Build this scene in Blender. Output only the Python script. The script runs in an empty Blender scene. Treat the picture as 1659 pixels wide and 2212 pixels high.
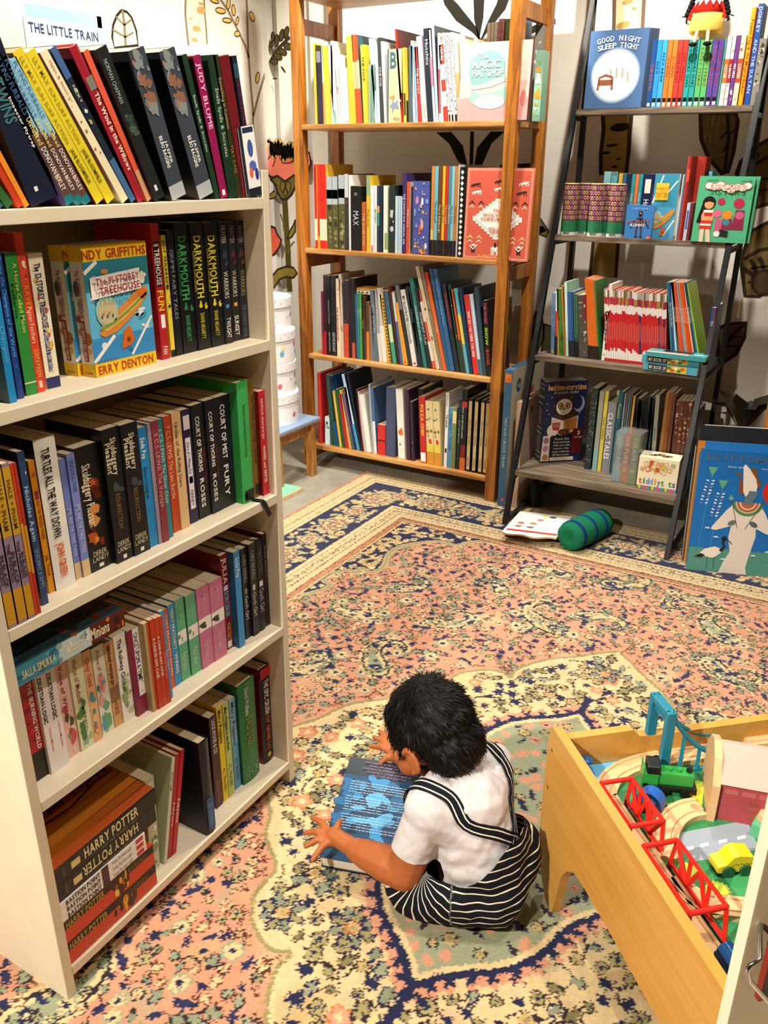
import bpy, bmesh, math, random
import numpy as np
from mathutils import Matrix, Vector, noise
from mathutils.bvhtree import BVHTree
SC = bpy.context.scene
COL = SC.collection
# ------------------------------------------------------------------ camera
FPX, PITCH, ROLL, YAW = 1822.0, math.radians(22.45), math.radians(-.315), math.radians(30.3)
PW, PH, CAMH = 1659, 2212, 1.38
_fw = np.array([-math.sin(YAW)*math.cos(PITCH), math.cos(YAW)*math.cos(PITCH), -math.sin(PITCH)])
_rt = np.array([math.cos(YAW), math.sin(YAW), 0.]); _dn = np.cross(_fw, _rt)
CM = np.array([_rt*math.cos(ROLL)+_dn*math.sin(ROLL), -_rt*math.sin(ROLL)+_dn*math.cos(ROLL), _fw])
cam = bpy.data.objects.new('camera', bpy.data.cameras.new('camera')); COL.objects.link(cam)
cam.data.sensor_fit = 'VERTICAL'; cam.data.sensor_height = 24; cam.data.lens = FPX/PH*24
cam.data.clip_start = .02; cam.data.clip_end = 50
_m = Matrix.Identity(4)
for i in range(3):
    _m[i][0] = CM[0][i]; _m[i][1] = -CM[1][i]; _m[i][2] = -CM[2][i]
_m[2][3] = CAMH; cam.matrix_world = _m
SC.camera = cam
# ------------------------------------------------------------------ light
SC.view_settings.view_transform = 'Standard'; SC.view_settings.look = 'None'
SC.view_settings.gamma = 1; SC.view_settings.exposure = -0.12; SC.view_settings.use_curve_mapping = False
w = bpy.data.worlds.new('world'); SC.world = w; w.use_nodes = True
w.node_tree.nodes['Background'].inputs[0].default_value = (1, .95, .9, 1)
w.node_tree.nodes['Background'].inputs[1].default_value = .16
def spot(loc, target, power, size=100, blend=.6, radius=.04, color=(1, .95, .87)):
    l = bpy.data.lights.new('ceiling_spot_light', 'SPOT'); l.energy = power; l.spot_size = math.radians(size); l.spot_blend = blend
    l.shadow_soft_size = radius; l.color = color
    o = bpy.data.objects.new('ceiling_spot_light', l); COL.objects.link(o); o.location = loc
    o.rotation_euler = (Vector(target)-Vector(loc)).to_track_quat('-Z', 'Y').to_euler(); return o
WARM = (1, .90, .75)
SPOTS = [
    ((-1.80, 2.93, 2.74), (-1.85, 3.25, .8), 235, 120, (1, .94, .84)),
    ((-.72, 2.62, 2.74), (-.80, 3.10, .6), 170, 112, (1, .94, .84)),
    ((-.45, .85, 2.74), (-.85, 1.0, .2), 118, 92, WARM),
    ((-2.05, 1.75, 2.74), (-2.85, 2.3, 1.5), 180, 84, (1, .96, .9)),
    ((.35, 1.15, 2.74), (-.9, 1.0, .6), 120, 84, WARM),
    ((-1.0, -1.2, 2.5), (-1.0, .6, .45), 680, 66, WARM),
]
for a in SPOTS: spot(a[0], a[1], a[2], a[3], color=a[4])
# ------------------------------------------------------------------ pixel helpers: where a sight line meets a plane of the room
def at(px, py, ax, v):
    d = CM.T @ np.array([(px-PW/2)/FPX, (py-PH/2)/FPX, 1.]); o = np.array([0, 0, CAMH])
    return Vector(o + d*((v-o[ax])/d[ax]))
def at_plane(px, py, n, c):
    d = CM.T @ np.array([(px-PW/2)/FPX, (py-PH/2)/FPX, 1.]); o = np.array([0, 0, CAMH]); n = np.array(n)
    return Vector(o + d*((c-o@n)/(d@n)))
def pj(p):
    c = CM @ (np.array(p, float)-np.array([0, 0, CAMH])); return c[0]/c[2]*FPX+PW/2, c[1]/c[2]*FPX+PH/2
# ------------------------------------------------------------------ materials
def lin(h):
    h = h.lstrip('#'); c = [int(h[i:i+2], 16)/255 for i in (0, 2, 4)]
    return [(x/12.92 if x <= .04045 else ((x+.055)/1.055)**2.4) for x in c]+[1.]
MATS = {}
def mat(h, rough=.5, spec=.4, metal=0., name=None, mottle=0., coat=0., mscale=60):
    k = (h, rough, spec, metal, mottle, coat)
    if k in MATS: return MATS[k]
    m = bpy.data.materials.new(name or 'paint_'+h.strip('#')); m.use_nodes = True; nt = m.node_tree
    b = nt.nodes['Principled BSDF']; b.inputs['Roughness'].default_value = rough; b.inputs['Metallic'].default_value = metal
    b.inputs['Specular IOR Level'].default_value = spec; b.inputs['Coat Weight'].default_value = coat
    c = lin(h)
    if mottle:
        tc = nt.nodes.new('ShaderNodeTexCoord'); n = nt.nodes.new('ShaderNodeTexNoise'); n.inputs['Scale'].default_value = mscale; n.inputs['Detail'].default_value = 4
        r = nt.nodes.new('ShaderNodeValToRGB'); r.color_ramp.elements[0].position = .3; r.color_ramp.elements[1].position = .7
        r.color_ramp.elements[0].color = [x*(1-mottle) for x in c[:3]]+[1]; r.color_ramp.elements[1].color = [min(1, x*(1+mottle*.6)) for x in c[:3]]+[1]
        nt.links.new(tc.outputs['Object'], n.inputs['Vector']); nt.links.new(n.outputs['Fac'], r.inputs[0]); nt.links.new(r.outputs[0], b.inputs['Base Color'])
    else: b.inputs['Base Color'].default_value = c
    MATS[k] = m; return m
def wood(name, c1, c2, c3, scale=(3, 3, 40), rough=.45, axis='Object', dist=2.0, fine=.35):
    m = bpy.data.materials.new(name); m.use_nodes = True; nt = m.node_tree; b = nt.nodes['Principled BSDF']; b.inputs['Roughness'].default_value = rough
    tc = nt.nodes.new('ShaderNodeTexCoord'); mp = nt.nodes.new('ShaderNodeMapping'); mp.inputs['Scale'].default_value = scale
    n1 = nt.nodes.new('ShaderNodeTexNoise'); n1.inputs['Scale'].default_value = 1.0; n1.inputs['Detail'].default_value = 6; n1.inputs['Distortion'].default_value = dist
    r = nt.nodes.new('ShaderNodeValToRGB'); cr = r.color_ramp
    cr.elements[0].position = .3; cr.elements[0].color = lin(c1); cr.elements[1].position = .68; cr.elements[1].color = lin(c3)
    e = cr.elements.new(.5); e.color = lin(c2)
    nt.links.new(tc.outputs[axis], mp.inputs[0]); nt.links.new(mp.outputs[0], n1.inputs['Vector']); nt.links.new(n1.outputs['Fac'], r.inputs[0])
    n2 = nt.nodes.new('ShaderNodeTexNoise'); n2.inputs['Scale'].default_value = 6; n2.inputs['Detail'].default_value = 8
    nt.links.new(mp.outputs[0], n2.inputs['Vector'])
    mx = nt.nodes.new('ShaderNodeMix'); mx.data_type = 'RGBA'; mx.blend_type = 'MULTIPLY'; mx.inputs[0].default_value = fine
    r2 = nt.nodes.new('ShaderNodeValToRGB'); r2.color_ramp.elements[0].position = .35; r2.color_ramp.elements[0].color = (.45, .4, .35, 1); r2.color_ramp.elements[1].position = .6
    nt.links.new(n2.outputs['Fac'], r2.inputs[0]); nt.links.new(r.outputs[0], mx.inputs[6]); nt.links.new(r2.outputs[0], mx.inputs[7]); nt.links.new(mx.outputs[2], b.inputs['Base Color'])
    bp = nt.nodes.new('ShaderNodeBump'); bp.inputs['Strength'].default_value = .12; bp.inputs['Distance'].default_value = .001
    nt.links.new(n2.outputs['Fac'], bp.inputs['Height']); nt.links.new(bp.outputs[0], b.inputs['Normal'])
    return m
def M(x): return x if not isinstance(x, str) else mat(x)
# ------------------------------------------------------------------ glyphs (the built-in font, turned into polygons once per character)
GL = {}
def glyph(ch, bold=False):
    k = (ch, bold)
    if k in GL: return GL[k]
    cu = bpy.data.curves.new('g', 'FONT'); cu.body = ch; cu.size = 1; cu.resolution_u = 2; cu.offset = .022 if bold else 0.004
    o = bpy.data.objects.new('g', cu); COL.objects.link(o); bpy.context.view_layer.update()
    me = bpy.data.meshes.new_from_object(o.evaluated_get(bpy.context.evaluated_depsgraph_get()))
    vs = [(v.co.x, v.co.y) for v in me.vertices]; fs = [tuple(p.vertices) for p in me.polygons]
    bpy.data.objects.remove(o); bpy.data.curves.remove(cu); bpy.data.meshes.remove(me)
    if vs:
        x0 = min(v[0] for v in vs); x1 = max(v[0] for v in vs); adv = x1-x0+.09; vs = [(x-x0, y) for x, y in vs]
    else: adv = .3
    GL[k] = (vs, fs, adv); return GL[k]
def warm_glyphs():
    for b in (False, True):
        for ch in 'ABCDEFGHIJKLMNOPQRSTUVWXYZabcdefghijklmnopqrstuvwxyz0123456789.,!&-\'+?:': glyph(ch, b)
warm_glyphs()
# ------------------------------------------------------------------ mesh builder
class MB:
    def __init__(s, mtx=None): s.v = []; s.f = []; s.mi = []; s.m = []; s.M = mtx or Matrix.Identity(4); s.sm = []
    def mid(s, m):
        m = M(m)
        if m not in s.m: s.m.append(m)
        return s.m.index(m)
    def add(s, vs, fs, m, smooth=False):
        b = len(s.v); s.v += [s.M @ Vector(v) for v in vs]; k = s.mid(m)
        for f in fs: s.f.append([b+i for i in f]); s.mi.append(k); s.sm.append(smooth)
        return s
    def box(s, a, b, m, bev=0.):
        x0, y0, z0 = a; x1, y1, z1 = b
        if bev <= 0:
            vs = [(x0, y0, z0), (x1, y0, z0), (x1, y1, z0), (x0, y1, z0), (x0, y0, z1), (x1, y0, z1), (x1, y1, z1), (x0, y1, z1)]
            return s.add(vs, [(3, 2, 1, 0), (4, 5, 6, 7), (0, 1, 5, 4), (1, 2, 6, 5), (2, 3, 7, 6), (3, 0, 4, 7)], m)
        bm = bmesh.new(); bmesh.ops.create_cube(bm, size=1)
        for v in bm.verts: v.co = Vector(((x0+x1)/2+v.co.x*(x1-x0), (y0+y1)/2+v.co.y*(y1-y0), (z0+z1)/2+v.co.z*(z1-z0)))
        bmesh.ops.bevel(bm, geom=bm.edges[:], offset=bev, segments=2, profile=.7, affect='EDGES')
        bm.verts.index_update(); vs = [v.co.copy() for v in bm.verts]; fs = [[v.index for v in f.verts] for f in bm.faces]; bm.free()
        return s.add(vs, fs, m)
    def prism(s, pts, d, m, O=(0, 0, 0), U=(1, 0, 0), V=(0, 0, 1), sides=None, smooth=False):
        """outline pts in the U,V plane pushed out by the vector d"""
        O, U, V, d = Vector(O), Vector(U), Vector(V), Vector(d); n = len(pts)
        a = [O+U*p[0]+V*p[1] for p in pts]; b = [p+d for p in a]
        s.add(a, [list(range(n))], m); s.add(b, [list(range(n))[::-1]], m)
        s.add(a+b, [(i, i+n, (i+1) % n+n, (i+1) % n) for i in range(n)], sides or m, smooth)
        return s
    def flat(s, pts, m, O, U, V, lay=1, off=.0003):
        O, U, V = Vector(O), Vector(U), Vector(V); n = U.cross(V).normalized()*off*lay
        return s.add([O+n+U*p[0]+V*p[1] for p in pts], [list(range(len(pts)))], m)
    def rect(s, u0, v0, u1, v1, m, O, U, V, lay=1, off=.0003): return s.flat([(u0, v0), (u1, v0), (u1, v1), (u0, v1)], m, O, U, V, lay, off)
    def disc(s, u, v, ru, rv, m, O, U, V, lay=1, n=20, a0=0, a1=360, rot=0, off=.0003):
        full = abs(a1-a0) >= 360; r = math.radians(rot)
        P = [] if full else [(u, v)]
        for i in range(n if full else n+1):
            t = math.radians(a0+(a1-a0)*i/n); x = math.cos(t)*ru; y = math.sin(t)*rv
            P.append((u+x*math.cos(r)-y*math.sin(r), v+x*math.sin(r)+y*math.cos(r)))
        return s.flat(P, m, O, U, V, lay, off)
    def line(s, pts, wd, m, O, U, V, lay=1, off=.0003):
        L, R = [], []
        for i, p in enumerate(pts):
            a = Vector(pts[max(i-1, 0)]); b = Vector(pts[min(i+1, len(pts)-1)]); t = (b-a); t = t.normalized() if t.length else Vector((1, 0)); nn = Vector((-t.y, t.x))
            ww = wd[i] if isinstance(wd, (list, tuple)) else wd
            L.append(Vector(p)+nn*ww/2); R.append(Vector(p)-nn*ww/2)
        O, U, V = Vector(O), Vector(U), Vector(V); N = U.cross(V).normalized()*off*lay; n = len(pts)
        vs = [O+N+U*p.x+V*p.y for p in R+L]
        return s.add(vs, [(i, i+1, n+i+1, n+i) for i in range(n-1)], m)
    def text(s, t, m, O, U, V, w, h, lay=2, bold=False, align='c', keep=1.35, off=.0003):
        """lettering in the box w x h whose lower left corner is O"""
        O, U, V = Vector(O), Vector(U), Vector(V); N = U.cross(V).normalized()*off*lay
        tw = sum(glyph(c, bold)[2] for c in t)-.09
        if tw <= 0: return s
        cap = .73; sy = h/cap; sx = min(w/tw, sy*keep); sy = min(sy, sx*2.6)
        x = 0 if align == 'l' else ((w-tw*sx) if align == 'r' else (w-tw*sx)/2); y0 = (h-cap*sy)/2
        for c in t:
            vs, fs, adv = glyph(c, bold)
            if vs: s.add([O+N+U*(x+p[0]*sx)+V*(y0+p[1]*sy) for p in vs], fs, m)
            x += adv*sx
        return s
    def tube(s, pts, r, m, n=8, caps=True, smooth=True):
        pts = [Vector(p) for p in pts]; rr = r if isinstance(r, (list, tuple)) else [r]*len(pts); vs = []; up = Vector((0, 0, 1))
        t0 = (pts[1]-pts[0]).normalized(); a = t0.cross(up); a = (a if a.length > .1 else t0.cross(Vector((1, 0, 0)))).normalized()
        for i, p in enumerate(pts):
            t = (pts[min(i+1, len(pts)-1)]-pts[max(i-1, 0)]).normalized(); a = (a-t*a.dot(t)).normalized(); b = t.cross(a)
            for k in range(n): q = 2*math.pi*k/n; vs.append(p+(a*math.cos(q)+b*math.sin(q))*rr[i])
        fs = [(i*n+k, i*n+(k+1) % n, (i+1)*n+(k+1) % n, (i+1)*n+k) for i in range(len(pts)-1) for k in range(n)]
        s.add(vs, fs, m, smooth)
        if caps: s.add(vs[:n], [list(range(n))[::-1]], m); s.add(vs[-n:], [list(range(n))], m)
        return s
    def lathe(s, prof, m, c=(0, 0, 0), n=24, ax=None, smooth=True):
        A = Matrix.Translation(c) @ (ax.to_4x4() if ax else Matrix.Identity(4)); vs = []
        for r, z in prof:
            for k in range(n): q = 2*math.pi*k/n; vs.append(A @ Vector((r*math.cos(q), r*math.sin(q), z)))
        fs = [(i*n+k, i*n+(k+1) % n, (i+1)*n+(k+1) % n, (i+1)*n+k) for i in range(len(prof)-1) for k in range(n)]
        return s.add(vs, fs, m, smooth)
    def cyl(s, a, b, r, m, n=16): return s.tube([a, b], r, m, n)
    def ball(s, c, r, m, n=14, sc=(1, 1, 1)):
        pr = [(math.sin(math.pi*i/n), -math.cos(math.pi*i/n)) for i in range(n+1)]; vs = []; k2 = n*2
        for a, z in pr:
            for k in range(k2): q = 2*math.pi*k/k2; vs.append((c[0]+r*sc[0]*a*math.cos(q), c[1]+r*sc[1]*a*math.sin(q), c[2]+r*sc[2]*z))
        fs = [(i*k2+k, i*k2+(k+1) % k2, (i+1)*k2+(k+1) % k2, (i+1)*k2+k) for i in range(n) for k in range(k2)]
        return s.add(vs, fs, m, True)
    def build(s, name, parent=None, **kw):
        me = bpy.data.meshes.new(name); me.from_pydata([tuple(v) for v in s.v], [], s.f)
        for m in s.m: me.materials.append(m)
        me.polygons.foreach_set('material_index', s.mi); me.polygons.foreach_set('use_smooth', s.sm); me.update()
        o = bpy.data.objects.new(name, me); COL.objects.link(o)
        if parent: o.parent = parent
        for k, v in kw.items(): o[k] = v
        return o
USED = {}
def thing(name, label, cat, loc=(0, 0, 0), group=None, mtx=None):
    o = bpy.data.objects.new(name, None); COL.objects.link(o); o.empty_display_size = .05
    if mtx is not None: o.matrix_world = mtx
    else: o.location = loc
    o['label'] = label; o['category'] = cat
    if group: o['group'] = group
    n = len(label.split())
    if n > 16 or n < 4: print('LABELLEN', n, label)
    if label in USED: print('DUPLABEL', label)
    USED[label] = 1
    return o
def tag(o, label, cat, group=None):
    o['label'] = label; o['category'] = cat
    if group: o['group'] = group
    if label in USED: print('DUPLABEL', label)
    USED[label] = 1; return o
def struct(o): o['kind'] = 'structure'; return o
def T(x, y, z): return Matrix.Translation((x, y, z))
def RZ(d): return Matrix.Rotation(math.radians(d), 4, 'Z')
def RX(d): return Matrix.Rotation(math.radians(d), 4, 'X')
def RY(d): return Matrix.Rotation(math.radians(d), 4, 'Y')
ORD = ['zeroth', 'first', 'second', 'third', 'fourth', 'fifth', 'sixth', 'seventh', 'eighth', 'ninth', 'tenth', 'eleventh', 'twelfth', 'thirteenth', 'fourteenth',
       'fifteenth', 'sixteenth', 'seventeenth', 'eighteenth', 'nineteenth']
_t = {20: 'twent', 30: 'thirt', 40: 'fort', 50: 'fift', 60: 'sixt', 70: 'sevent'}
def ordinal(n):
    if n < 20: return ORD[n]
    a, b = n//10*10, n % 10
    return _t[a]+'ieth' if b == 0 else _t[a]+'y-'+ORD[b]
def colname(h):
    import colorsys
    r, g, b = [int(h.strip('#')[i:i+2], 16)/255 for i in (0, 2, 4)]; H, S, V = colorsys.rgb_to_hsv(r, g, b); H *= 360
    if V < .2: return 'black'
    if S < .14: return 'white' if V > .8 else ('light grey' if V > .6 else ('grey' if V > .35 else 'charcoal'))
    if V < .36 and 190 < H < 260: return 'navy'
    if S < .38 and V > .75 and 20 < H < 70: return 'cream'
    if H < 14 or H > 345: return 'pink' if S < .5 and V > .7 else ('maroon' if V < .55 else 'red')
    if H < 40: return 'brown' if V < .62 else ('orange' if S > .55 else 'tan')
    if H < 66: return 'olive' if V < .6 else 'yellow'
    if H < 160: return 'dark green' if V < .42 else ('pale green' if S < .4 else 'green')
    if H < 195: return 'dark teal' if V < .45 else 'teal'
    if H < 250: return ('light blue' if V > .7 and S < .6 else ('slate blue' if S < .45 else 'blue'))
    if H < 300: return 'purple'
    return 'magenta' if V > .5 else 'plum'
# ------------------------------------------------------------------ the rug: knots coloured one by one on a fine grid
def srgb(h): return np.array(lin(h)[:3])
def make_rug():
    X0, X1, Y0, Y1, P = -2.02, .56, .22, 3.30, .0032
    nx = int((X1-X0)/P); ny = int((Y1-Y0)/P); rng = np.random.RandomState(4); R = random.Random(11)
    gx = X0+(np.arange(nx)+.5)*P; gy = Y0+(np.arange(ny)+.5)*P; XX, YY = np.meshgrid(gx, gy)
    SAL, SAL2, CRM, CRM2, NAVY, SAGE, OLV, RUST, DK, RED = [srgb(c) for c in ('#bd866a', '#a96f50', '#c4ad82', '#b09565', '#1e2140', '#878c72', '#8a8056', '#a66a40', '#2a2226', '#7c4434')]
    A = np.zeros((ny, nx, 3)); cx, cy = -.5, 1.45
    def blur(a, k):
        for ax in (0, 1):
            c = np.cumsum(np.concatenate([np.repeat(a.take([0], ax), k, ax), a, np.repeat(a.take([-1], ax), k, ax)], ax), ax)
            a = (c.take(range(2*k, c.shape[ax]), ax)-c.take(range(0, c.shape[ax]-2*k), ax))/(2*k)
        return a
    def soft(k, seed):
        r = np.random.RandomState(seed).rand(ny, nx); r = blur(blur(r, k), k); return (r-r.min())/(r.max()-r.min())
    N1 = soft(28, 1); N2 = soft(9, 2); N3 = soft(4, 3)
    def inpoly(poly):
        m = np.zeros((ny, nx), bool); n = len(poly)
        for i in range(n):
            (xa, ya), (xb, yb) = poly[i], poly[(i+1) % n]
            if ya == yb: continue
            c = ((ya > YY) != (yb > YY)) & (XX < (xb-xa)*(YY-ya)/(yb-ya)+xa); m ^= c
        return m
    def smooth(pts, k=3):
        for _ in range(k):
            q = []
            for i in range(len(pts)-1):
                a, b = pts[i], pts[i+1]; q += [(a[0]*.75+b[0]*.25, a[1]*.75+b[1]*.25), (a[0]*.25+b[0]*.75, a[1]*.25+b[1]*.75)]
            pts = [pts[0]]+q+[pts[-1]]
        return pts
    def dist(pts, box=None):
        """distance from every knot to a polyline, within a window"""
        d = np.full((ny, nx), 9.)
        for (xa, ya), (xb, yb) in zip(pts[:-1], pts[1:]):
            i0 = max(0, int((min(xa, xb)-.06-X0)/P)); i1 = min(nx, int((max(xa, xb)+.06-X0)/P)+1); j0 = max(0, int((min(ya, yb)-.06-Y0)/P)); j1 = min(ny, int((max(ya, yb)+.06-Y0)/P)+1)
            if i0 >= i1 or j0 >= j1: continue
            x = XX[j0:j1, i0:i1]; y = YY[j0:j1, i0:i1]; dx, dy = xb-xa, yb-ya; L = dx*dx+dy*dy+1e-12
            t = np.clip(((x-xa)*dx+(y-ya)*dy)/L, 0, 1); dd = np.hypot(x-xa-t*dx, y-ya-t*dy); d[j0:j1, i0:i1] = np.minimum(d[j0:j1, i0:i1], dd)
        return d
    def put(mask, col, j=None, a=1.):
        A[mask] = A[mask]*(1-a)+col*a
    def win(x, y, r):
        i0 = max(0, int((x-r-X0)/P)); i1 = min(nx, int((x+r-X0)/P)+1); j0 = max(0, int((y-r-Y0)/P)); j1 = min(ny, int((y+r-Y0)/P)+1)
        if i0 >= i1-1 or j0 >= j1-1: return None
        sl = (slice(j0, j1), slice(i0, i1)); jit = rng.randn(j1-j0, i1-i0)*.0011
        return sl, XX[sl]-x+jit, YY[sl]-y+jit.T[:1, :1]*0+rng.randn(j1-j0, i1-i0)*.0011
    def setp(sl, m, c): v = A[sl]; v[m] = c
    def flower(x, y, r, n, fill, line, core, rot=0, sq=1.):
        w_ = win(x, y, r*1.3)
        if not w_: return
        sl, dx, dy = w_; c, s = math.cos(rot), math.sin(rot); u = dx*c+dy*s; v = (-dx*s+dy*c)/sq; rr = np.hypot(u, v); th = np.arctan2(v, u)
        e = r*(.72+.28*np.abs(np.cos(th*n/2))); setp(sl, rr < e, line); setp(sl, rr < e-max(.0036, r*.2), fill)
        if core is not None: setp(sl, rr < r*.3, core)
    def leaf(x, y, l, wd, fill, line, rot):
        w_ = win(x, y, l*1.2)
        if not w_: return
        sl, dx, dy = w_; c, s = math.cos(rot), math.sin(rot); u = (dx*c+dy*s)/l; v = (-dx*s+dy*c)/wd
        e = (1-u*u)*(1+.25*np.sin(u*9)); m = (np.abs(u) < 1) & (np.abs(v) < e); setp(sl, m, line)
        if fill is not None: setp(sl, (np.abs(u) < .8) & (np.abs(v) < e-.36), fill)
    def star(x, y, r, col, rot):
        for k in range(3): leaf(x, y, r, r*.3, None, col, rot+k*math.pi/3*1.1)
    def vine(x, y, l, rot, bend, col, wd=.0016):
        pts = []; a = rot
        for i in range(14): pts.append((x, y)); x += math.cos(a)*l/14; y += math.sin(a)*l/14; a += bend/14
        d = None
        for (xa, ya), (xb, yb) in zip(pts[:-1], pts[1:]):
            w_ = win((xa+xb)/2, (ya+yb)/2, l/14)
            if not w_: continue
            sl, dx, dy = w_; tx, ty = xb-xa, yb-ya; L = math.hypot(tx, ty); u = (dx*tx+dy*ty)/L; v = (-dx*ty+dy*tx)/L
            setp(sl, (np.abs(v) < wd+.0004*np.sin(u*900)) & (np.abs(u) < L*.62), col)
        return pts
    def paisley(x, y, s, rot, flip, halo, inner):
        pts = []; px_, py_ = 0., 0.; a = 0.
        for i in range(34):
            t = i/33; pts.append((px_, py_, .33*(1-t)**1.25*(1 if t > .12 else .75+2*t)+.035)); a = 4.6*t**2.2*flip; px_ += math.cos(a)*.052; py_ += math.sin(a)*.052
        c_, s_ = math.cos(rot), math.sin(rot); cxx = pts[8][0]
        for rad, col in ((.11, halo), (.035, DK), (-.035, CRM), (-.13, inner)):
            for (u, v, q) in pts:
                if q+rad <= .012: continue
                u2 = u-cxx; qx = x+(u2*c_-v*s_)*s*1.5; qy = y+(u2*s_+v*c_)*s*1.5; w_ = win(qx, qy, (q+rad)*s)
                if not w_: continue
                sl, dx, dy = w_; setp(sl, np.hypot(dx, dy) < (q+rad)*s, col)
        flower(x-(cxx-.1)*c_*s*1.5, y-(cxx-.1)*s_*s*1.5, .1*s+.007, 5, NAVY, NAVY, CRM)
    # --- fields
    N4 = soft(5, 7); N5 = soft(14, 8); N6 = soft(7, 9)
    def mottle(base, cols):
        B = np.zeros((ny, nx, 3))+base
        for n_, th, c, k in cols: m_ = np.clip((n_-th)*9, 0, 1)[..., None]*k; B = B*(1-m_)+c*m_
        return B
    A[:] = mottle(SAL, ((N5, .56, SAL2, .8), (N2, .57, CRM, .55), (N6, .60, OLV*1.5, .5), (1-N2, .60, RUST*1.25, .5), (N4, .62, SAGE*1.2, .5)))
    # lighter worn patches
    m = (N1*.6+N2*.4); k = np.clip((m-.52)*5, 0, 1)[..., None]; A[:] = A*(1-k*.3)+CRM*k*.3
    q1 = [(0, .84), (.05, .80), (.10, .745), (.16, .70), (.205, .645), (.235, .58), (.225, .53), (.26, .555), (.31, .54), (.355, .50), (.38, .455), (.372, .41), (.385, .375), (.43, .345), (.468, .31), (.48, .27), (.51, .24), (.55, .205), (.58, .155), (.595, .09), (.63, .04), (.65, 0)]
    q2 = [(0, .475), (.03, .435), (.075, .40), (.12, .37), (.155, .33), (.18, .28), (.19, .23), (.21, .19), (.235, .16), (.265, .12), (.29, .06), (.33, 0)]
    def full(q):
        q = smooth(q, 2); a = [(x, y) for x, y in q]; b = [(x, -y) for x, y in q[::-1]]; c = [(-x, -y) for x, y in q]; d = [(-x, y) for x, y in q[::-1]]
        return [(cx+x, cy+y) for x, y in a+b+c+d]
    o1, o2 = full(q1), full(q2); M1, M2 = inpoly(o1), inpoly(o2); D1, D2 = dist(o1+[o1[0]]), dist(o2+[o2[0]])
    A[M1] = mottle(CRM, ((N5, .56, CRM2*.92, .9), (N2, .58, OLV*1.35, .45), (1-N6, .60, SAL*1.05, .55), (N4, .60, SAGE*1.25, .45)))[M1]
    A[M2] = mottle(SAGE, ((N5, .55, SAGE*1.25, .9), (N2, .56, CRM2, .5), (1-N6, .58, SAL, .7), (N4, .6, OLV*.8, .6)))[M2]
    E = np.minimum(XX+2.02, 3.30-YY)     # distance in from the rug's outer edge
    FR = E > .46
    # --- scatter
    def scatter(mask, n, dmin, fn, seed, pad=0):
        rr = random.Random(seed); pts = []; cell = {}
        tries = 0
        while len(pts) < n and tries < n*30:
            tries += 1; x = rr.uniform(X0, X1); y = rr.uniform(Y0, Y1); i = min(nx-1, int((x-X0)/P)); j = min(ny-1, int((y-Y0)/P))
            if not mask[j, i]: continue
            ci, cj = int(x/dmin), int(y/dmin); ok = True
            for a in (-1, 0, 1):
                for b in (-1, 0, 1):
                    for (px_, py_) in cell.get((ci+a, cj+b), ()):
                        if (px_-x)**2+(py_-y)**2 < dmin*dmin: ok = False
            if not ok: continue
            cell.setdefault((ci, cj), []).append((x, y)); pts.append((x, y)); fn(x, y, rr)
        return pts
    far1 = D1 > .028; far2 = D2 > .03
    F_out = (~M1) & FR & far1 & (E > .49)
    scatter(F_out, 520, .045, lambda x, y, r: vine(x, y, r.uniform(.06, .13), r.uniform(0, 6.3), r.uniform(-4, 4), RED*.5 if r.random() < .6 else DK, .0018), 21)
    def f_field(x, y, r):
        k = r.random(); a = r.uniform(0, 6.3); s = r.uniform(.010, .0185)
        if k < .26: leaf(x, y, s*1.25, s*.85, SAGE*r.uniform(.8, 1.1), DK, a)
        elif k < .42: star(x, y, s*1.0, NAVY*1.1, a)
        elif k < .56: flower(x, y, s, r.choice((5, 6)), CRM, DK, SAL2, a)
        elif k < .70: flower(x, y, s*1.05, 5, OLV*r.uniform(1, 1.5), DK, NAVY, a)
        elif k < .84: leaf(x, y, s*1.4, s*.5, NAVY*1.6, NAVY, a)
        elif k < .93: leaf(x, y, s*1.2, s*.7, CRM, RED*.6, a)
        else: flower(x, y, s*1.4, 6, CRM*1.03, SAGE, NAVY, a)
    for (px_, py_, s, rot, fl, ha, inn) in ((-1.25, 2.32, .085, .4, 1, SAGE, CRM), (-1.32, 2.07, .1, 3.6, -1, SAGE*1.15, CRM), (-1.02, 2.17, .09, .2, 1, CRM, SAGE*1.2), (-1.13, 1.87, .11, 2.4, -1, CRM, SAGE), (-.78, 2.34, .12, 2.9, -1, CRM, SAGE*1.1),
                                            (-.60, 2.74, .1, .2, 1, SAGE, CRM), (-.37, 2.76, .1, 3.0, 1, CRM, SAGE), (-.28, 2.58, .11, 2.5, -1, CRM, SAGE*1.2), (-.21, 2.33, .1, 5.4, 1, CRM, SAGE), (-.12, 2.02, .14, 5.6, -1, CRM, SAGE*1.15), (-.88, 2.72, .1, 2.9, 1, CRM, CRM),
                                            (-1.27, 1.71, .1, .5, 1, SAGE, CRM), (-1.35, 1.3, .1, 2, 1, CRM, SAGE), (-1.02, .62, .12, 1, 1, CRM, SAGE), (-1.3, .9, .1, 4, 1, CRM, SAGE), (.2, 1.8, .1, 2, 1, CRM, SAGE), (.3, 2.4, .11, 1, 1, CRM, SAGE), (-.62, 2.48, .09, .6, -1, SAGE*1.2, CRM), (-.98, 2.5, .08, 2.1, 1, SAGE*1.2, CRM)):
        paisley(px_, py_, s, rot, fl, ha, inn)
    scatter(F_out, 3800, .0262, f_field, 5)
    F_med = M1 & (~M2) & (D1 > .034) & (D2 > .05)
    scatter(F_med, 260, .05, lambda x, y, r: vine(x, y, r.uniform(.07, .14), r.uniform(0, 6.3), r.uniform(-4, 4), DK, .002), 8)
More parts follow.
